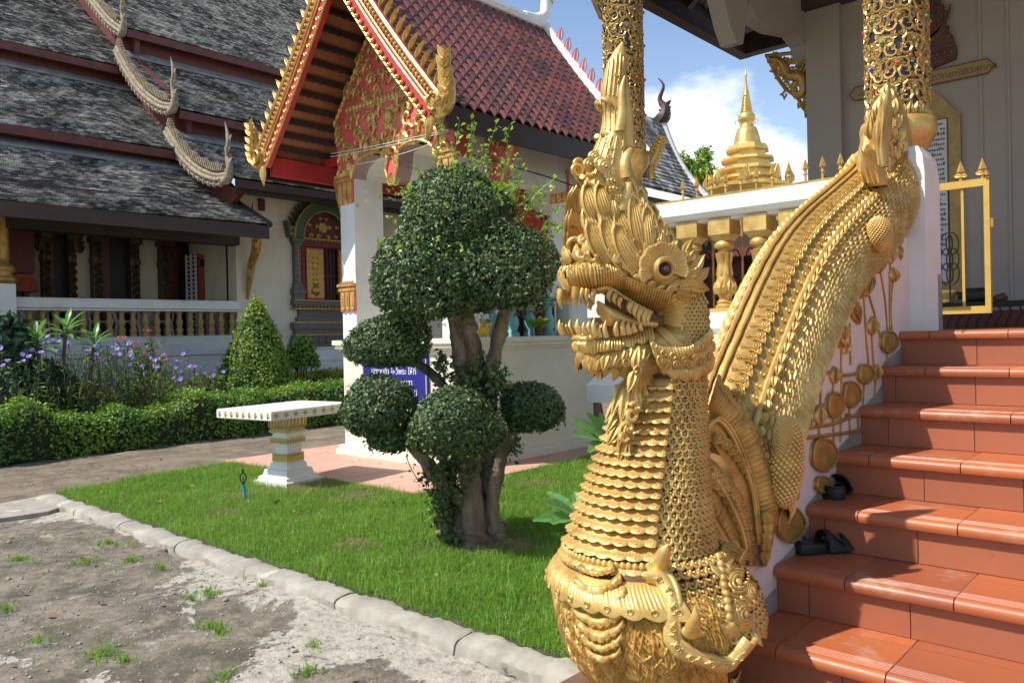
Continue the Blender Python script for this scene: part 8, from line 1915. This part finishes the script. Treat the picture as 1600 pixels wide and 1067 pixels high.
# ---------------------------------------------------------------- crest
cr = MB()
hloft(cr, [(915, 352), (911, 318), (914, 288), (921, 262), (930, 232), (941, 205), (945, 178), (941, 152), (944, 122), (950, 98), (960, 80), (971, 66)], [(1020, 372), (1010, 330), (998, 300), (984, 270), (979, 238), (976, 205), (974, 178), (973, 152), (976, 122), (978, 98), (977, 82), (973, 66)], [.085, .08, .075, .068, .06, .052, .046, .042, .038, .030, .018, .004], 60, 18, 1.)
crest = cr.build('crest', M['gold'], naga, True)
SC = Surf([cr, hd_]); mb = MB()
def leafblade(tip, base, wpx, off, lean=0., nr=7, th=.012):
    """ribbed flame leaf standing on the crest: px tip/base, width in px"""
    t, b = np.array(tip, float), np.array(base, float); d = t-b; L = np.linalg.norm(d); d /= L; n_ = np.array([-d[1], d[0]]); k, m = 18, 2*nr+1; G = []
    for i in range(k):
        s = i/(k-1); w = wpx*(math.sin(PI*(s*.80+.18))**.75)*(1 if s < .93 else .45) if s < 1 else 0
        c = b+d*L*s+n_*lean*L*.25*s*s; G.append([hp(*(c+n_*w*v), off+.016*(1-v*v)*math.sin(PI*min(1, s+.12))+.0035*abs(math.sin(v*PI*nr/2))-.02*s*s) for v in np.linspace(-1, 1, m)])
    G = np.array(G); mb.grid(G); mb.grid((G-LN*.022)[::-1]); 
    mb.tube(np.concatenate([G[:, 0], G[::-1, -1]]), .0055, 5)
    Pq = G[[5, 9, 13], m-2]; ringboss(mb, Pq+LN*.006, np.repeat(LN[None], 3, 0), .006, 7)
    G2 = mir(G.reshape(-1, 3)).reshape(G.shape); mb.grid(G2[::-1]); mb.grid(G2+LN*.022)
for a in (((914, 345), (962, 418), 17, .085, .1), ((936, 340), (988, 424), 18, .10, .1), ((958, 348), (1000, 424), 17, .115, .05), ((912, 320), (950, 395), 17, .07, .0), ((938, 312), (975, 392), 18, .085, 0), ((962, 318), (996, 398), 17, .10, 0), ((990, 300), (1008, 400), 15, .11, -.1), ((1012, 318), (1018, 400), 13, .12, -.1), ((1032, 338), (1034, 402), 11, .12, -.1), ((1048, 362), (1046, 412), 9, .12, -.1), ((985, 276), (990, 352), 11, .09, -.1), ((1002, 292), (1002, 352), 10, .095, -.1), ((1020, 318), (1022, 376), 9, .08, 0), ((1042, 352), (1044, 396), 8, .09, 0),
          ((914, 284), (934, 344), 15, .06, .1), ((935, 284), (952, 342), 14, .075, 0), ((956, 296), (965, 348), 13, .08, 0)):
    leafblade(*a)
mb.build('crest_leaves', M['gold'], crest, 'auto')
mb = MB()
# volutes running up the front, collars where the spire is jointed
for (cx, cy, r, off) in ((945, 261, 9, .075), (954, 272, 9, .078), (958, 284, 9, .08), (961, 296, 8, .082), (921, 258, 8, .04), (938, 256, 8, .065), (928, 246, 7, .05), (968, 308, 7, .085)):
    c = hp(cx, cy, off); u = r/F*2.6
    for sg in (1, -1):
        for rr, tr in ((1, .0075), (.55, .006)):
            P = np.array([c+(HD*math.cos(x)+V3(0, 0, 1)*math.sin(x))*u*rr+LN*.012*(1-rr) for x in np.linspace(0, 2*PI, 15)]); mb.tube(P if sg > 0 else mir(P), tr, 6)
        p = c+LN*.01; mb.sphere(p if sg > 0 else mir(p[None])[0], .006, 6, 4)
for (y, xl, xr, dl) in ((270, 920, 958, 8), (206, 943, 976, 6), (152, 944, 962, 6)):
    P = np.array([hp(x, yy, .030*(.4+.6*math.sin(PI*s))+.004) for s, (x, yy) in zip(np.linspace(0, 1, 16), smooth_path([(xl-3, y+3), (xl+(xr-xl)*.3, y+6), (xl+(xr-xl)*.65, y+dl+6), (xr, y+dl*2.2)], 16))]); mb.tube(P, np.interp(np.linspace(0, 1, 16), [0, .3, 1], [.009, .008, .003]), 7); mb.tube(mir(P), .009, 7)
# engraved ribs of the spire as fine raised lines
for (x0, y0, x1, y1) in ((924, 260, 940, 214), (933, 262, 948, 212), (944, 255, 956, 214), (955, 262, 964, 214), (946, 202, 946, 160), (953, 204, 953, 162), (960, 204, 961, 164), (967, 204, 968, 160), (946, 148, 952, 98), (952, 150, 958, 92), (958, 150, 964, 86), (964, 152, 970, 84), (972, 250, 974, 208), (970, 148, 974, 90)):
    P = np.array([(lambda h: h[0]+h[1]*.0015 if h else hp(x, y, .05))(SC.hit(x, y)) for x, y in zip(np.linspace(x0, x1, 9), np.linspace(y0, y1, 9))]); mb.tube(P, .0032, 5)
for q in ((948, 218), (955, 232), (966, 178), (968, 188), (966, 198), (960, 168), (966, 130), (962, 118), (969, 120), (952, 246), (972, 232), (934, 236), (946, 225)):
    h = SC.hit(*q)
    if h: ringboss(mb, np.array([h[0]+h[1]*.003]), np.array([h[1]]), .006, 8)
mb.build('crest_volutes', M['gold'], crest, True)
mb = MB()
def blade(LE, RE, off, w): hloft(mb, LE, RE, w, 24, 12, 1., off)
blade([(972, 232), (970, 190), (972, 150), (978, 117)], [(992, 228), (989, 192), (984, 152), (979, 117)], .035, [.018, .02, .016, .003])
blade([(960, 205), (965, 175), (967, 140), (975, 119)], [(976, 205), (978, 172), (976, 142), (977, 118)], .05, [.016, .016, .012, .003])
blade([(966, 280), (966, 258), (972, 240), (985, 228)], [(985, 278), (982, 258), (986, 245), (992, 236)], .06, [.03, .028, .022, .008])
blade([(962, 330), (968, 305), (976, 290), (985, 280)], [(985, 330), (988, 310), (988, 296), (987, 281)], .08, [.02, .022, .016, .004])
for (x0, y0, x1, y1, w) in ((1000, 380, 992, 276, 9), (1012, 384, 1004, 296, 8), (1026, 392, 1018, 322, 8), (1038, 398, 1032, 340, 7), (1050, 404, 1046, 368, 6)):
    blade([(x0-w, y0), (x0-w-1, (y0+y1)/2), (x1-1, y1)], [(x0+w, y0), (x0+w-1, (y0+y1)/2), (x1+1, y1)], .0, [.03, .03, .004])
mb.build('crest_blades', M['gold'], crest, True)
# ---------------------------------------------------------------- brick pedestal
pz = .415; k0 = oZ(914, 1044, pz); k1 = oZ(962, 1068, pz)
ped = thing('statue_pedestal', 'low brown moulded pedestal under the golden serpent at the foot of the stairs', 'pedestal', (k0[0]+.25, k0[1]+.1, 0))
mb = MB(); x0, y1_ = k0[0], k0[1]+.02; y0 = k0[1]-.36; x1 = SX-.005
M['pedestal'] = mat('brown_glazed_brick', (.20, .11, .075), .5, 0, .3, 8, .3, 40)
for (z0, z1, o_) in ((0, .10, .03), (.10, .30, -.012), (.30, .345, .012), (.345, pz, 0)): mb.box((x0-o_, y0-o_, z0), (x1, y1_+.4, z1-.001))
mb.build('block', M['pedestal'], ped); mb = MB()
for x in np.arange(x0+.04, x1, .085):
    flower(mb, flat((x, y0+.012, .2), (1, 0, 0), (0, 0, 1)), 0, 0, .032, 6)
for y in np.arange(y0+.05, y1_+.4, .085): flower(mb, flat((x0+.012, y, .2), (0, -1, 0), (0, 0, 1)), 0, 0, .032, 6)
mb.build('relief', M['pedestal'], ped)
# ================================================================== light, sky, camera
SUN_T = nrm(V3(.305, .530, -.79))     # direction the sunlight travels
el = math.asin(-SUN_T[2]); 
sl_ = bpy.data.lights.new('sun', 'SUN'); sl_.energy = 4.6; sl_.angle = math.radians(.53); sl_.color = (1, .945, .86)
so_ = bpy.data.objects.new('sun', sl_); COL.objects.link(so_); so_.rotation_euler = Vector(SUN_T).to_track_quat('-Z', 'Y').to_euler(); so_.location = (-10, -15, 30)
w = bpy.data.worlds.new('World'); scene.world = w; w.use_nodes = True; t = NT(w); bg = t.n['Background']
sky = t.new('ShaderNodeTexSky', sky_type='NISHITA'); sky.sun_disc = False; sky.sun_elevation = el; sky.sun_rotation = math.atan2(-SUN_T[0], -SUN_T[1]); sky.air_density = 1.0; sky.dust_density = .3; sky.ozone_density = 2.6
tc = t.new('ShaderNodeTexCoord'); mp = t.new('ShaderNodeMapping'); mp.inputs['Scale'].default_value = (1, 1, 1.9); t.link(tc.outputs['Generated'], mp.inputs['Vector'])
n1 = t.new('ShaderNodeTexNoise', i_Scale=2.6, i_Detail=9., i_Roughness=.56); t.link(mp.outputs['Vector'], n1.inputs['Vector'])
mp.inputs['Location'].default_value = CLOUD_OFF
mr = t.new('ShaderNodeMapRange'); mr.interpolation_type = 'SMOOTHSTEP'; mr.inputs[1].default_value = .50; mr.inputs[2].default_value = .62
cd = nrm(ray(1105, 260)); dp = t.new('ShaderNodeVectorMath', operation='DOT_PRODUCT'); dp.inputs[1].default_value = tuple(cd); t.link(tc.outputs['Generated'], dp.inputs[0])
bl_ = t.new('ShaderNodeMapRange'); bl_.interpolation_type = 'SMOOTHSTEP'; bl_.inputs[1].default_value = .984; bl_.inputs[2].default_value = .9995; bl_.inputs[3].default_value = -.05; bl_.inputs[4].default_value = .12; t.link(dp.outputs['Value'], bl_.inputs[0])
ad_ = t.new('ShaderNodeMath', operation='ADD'); t.link(n1.outputs['Fac'], ad_.inputs[0]); t.link(bl_.outputs[0], ad_.inputs[1]); t.link(ad_.outputs[0], mr.inputs[0])
n2 = t.new('ShaderNodeTexNoise', i_Scale=7., i_Detail=7.); t.link(mp.outputs['Vector'], n2.inputs['Vector'])
cm = t.new('ShaderNodeMix', data_type='RGBA'); cm.inputs[6].default_value = (4.6, 5.2, 6.0, 1); cm.inputs[7].default_value = (7.4, 7.6, 7.9, 1); t.link(n2.outputs['Fac'], cm.inputs[0])
# low haze of thin cloud near the horizon
sp = t.new('ShaderNodeSeparateXYZ'); t.link(tc.outputs['Generated'], sp.inputs[0]); hz_ = t.new('ShaderNodeMapRange'); hz_.inputs[1].default_value = .02; hz_.inputs[2].default_value = .40; hz_.inputs[3].default_value = .30; hz_.inputs[4].default_value = .02; t.link(sp.outputs['Z'], hz_.inputs[0])
mx_ = t.new('ShaderNodeMath', operation='MAXIMUM'); m3 = t.new('ShaderNodeMath', operation='MULTIPLY'); m3.inputs[1].default_value = .92; t.link(mr.outputs[0], m3.inputs[0]); t.link(m3.outputs[0], mx_.inputs[0]); t.link(hz_.outputs[0], mx_.inputs[1])
mix = t.new('ShaderNodeMix', data_type='RGBA'); t.link(mx_.outputs[0], mix.inputs[0]); t.link(sky.outputs[0], mix.inputs[6]); t.link(cm.outputs[2], mix.inputs[7])
t.link(mix.outputs[2], bg.inputs['Color']); bg.inputs['Strength'].default_value = .15
cam = bpy.data.cameras.new('camera'); co = bpy.data.objects.new('camera', cam); COL.objects.link(co)
cam.sensor_width = 36; cam.lens = F/1600*36; cam.clip_start = .05; cam.clip_end = 2000
Bk = -Vf; Mw = Matrix(((CR[0], CU[0], Bk[0], 0), (CR[1], CU[1], Bk[1], 0), (CR[2], CU[2], Bk[2], H), (0, 0, 0, 1))); co.matrix_world = Mw
scene.camera = co
scene.render.engine = 'CYCLES'; scene.cycles.max_bounces = 8; scene.cycles.diffuse_bounces = 3; scene.cycles.glossy_bounces = 3; scene.cycles.transparent_max_bounces = 6
scene.cycles.use_denoising = True
scene.view_settings.view_transform = 'Standard'; scene.view_settings.look = 'None'; scene.view_settings.exposure = EXPOSURE; scene.view_settings.gamma = 1
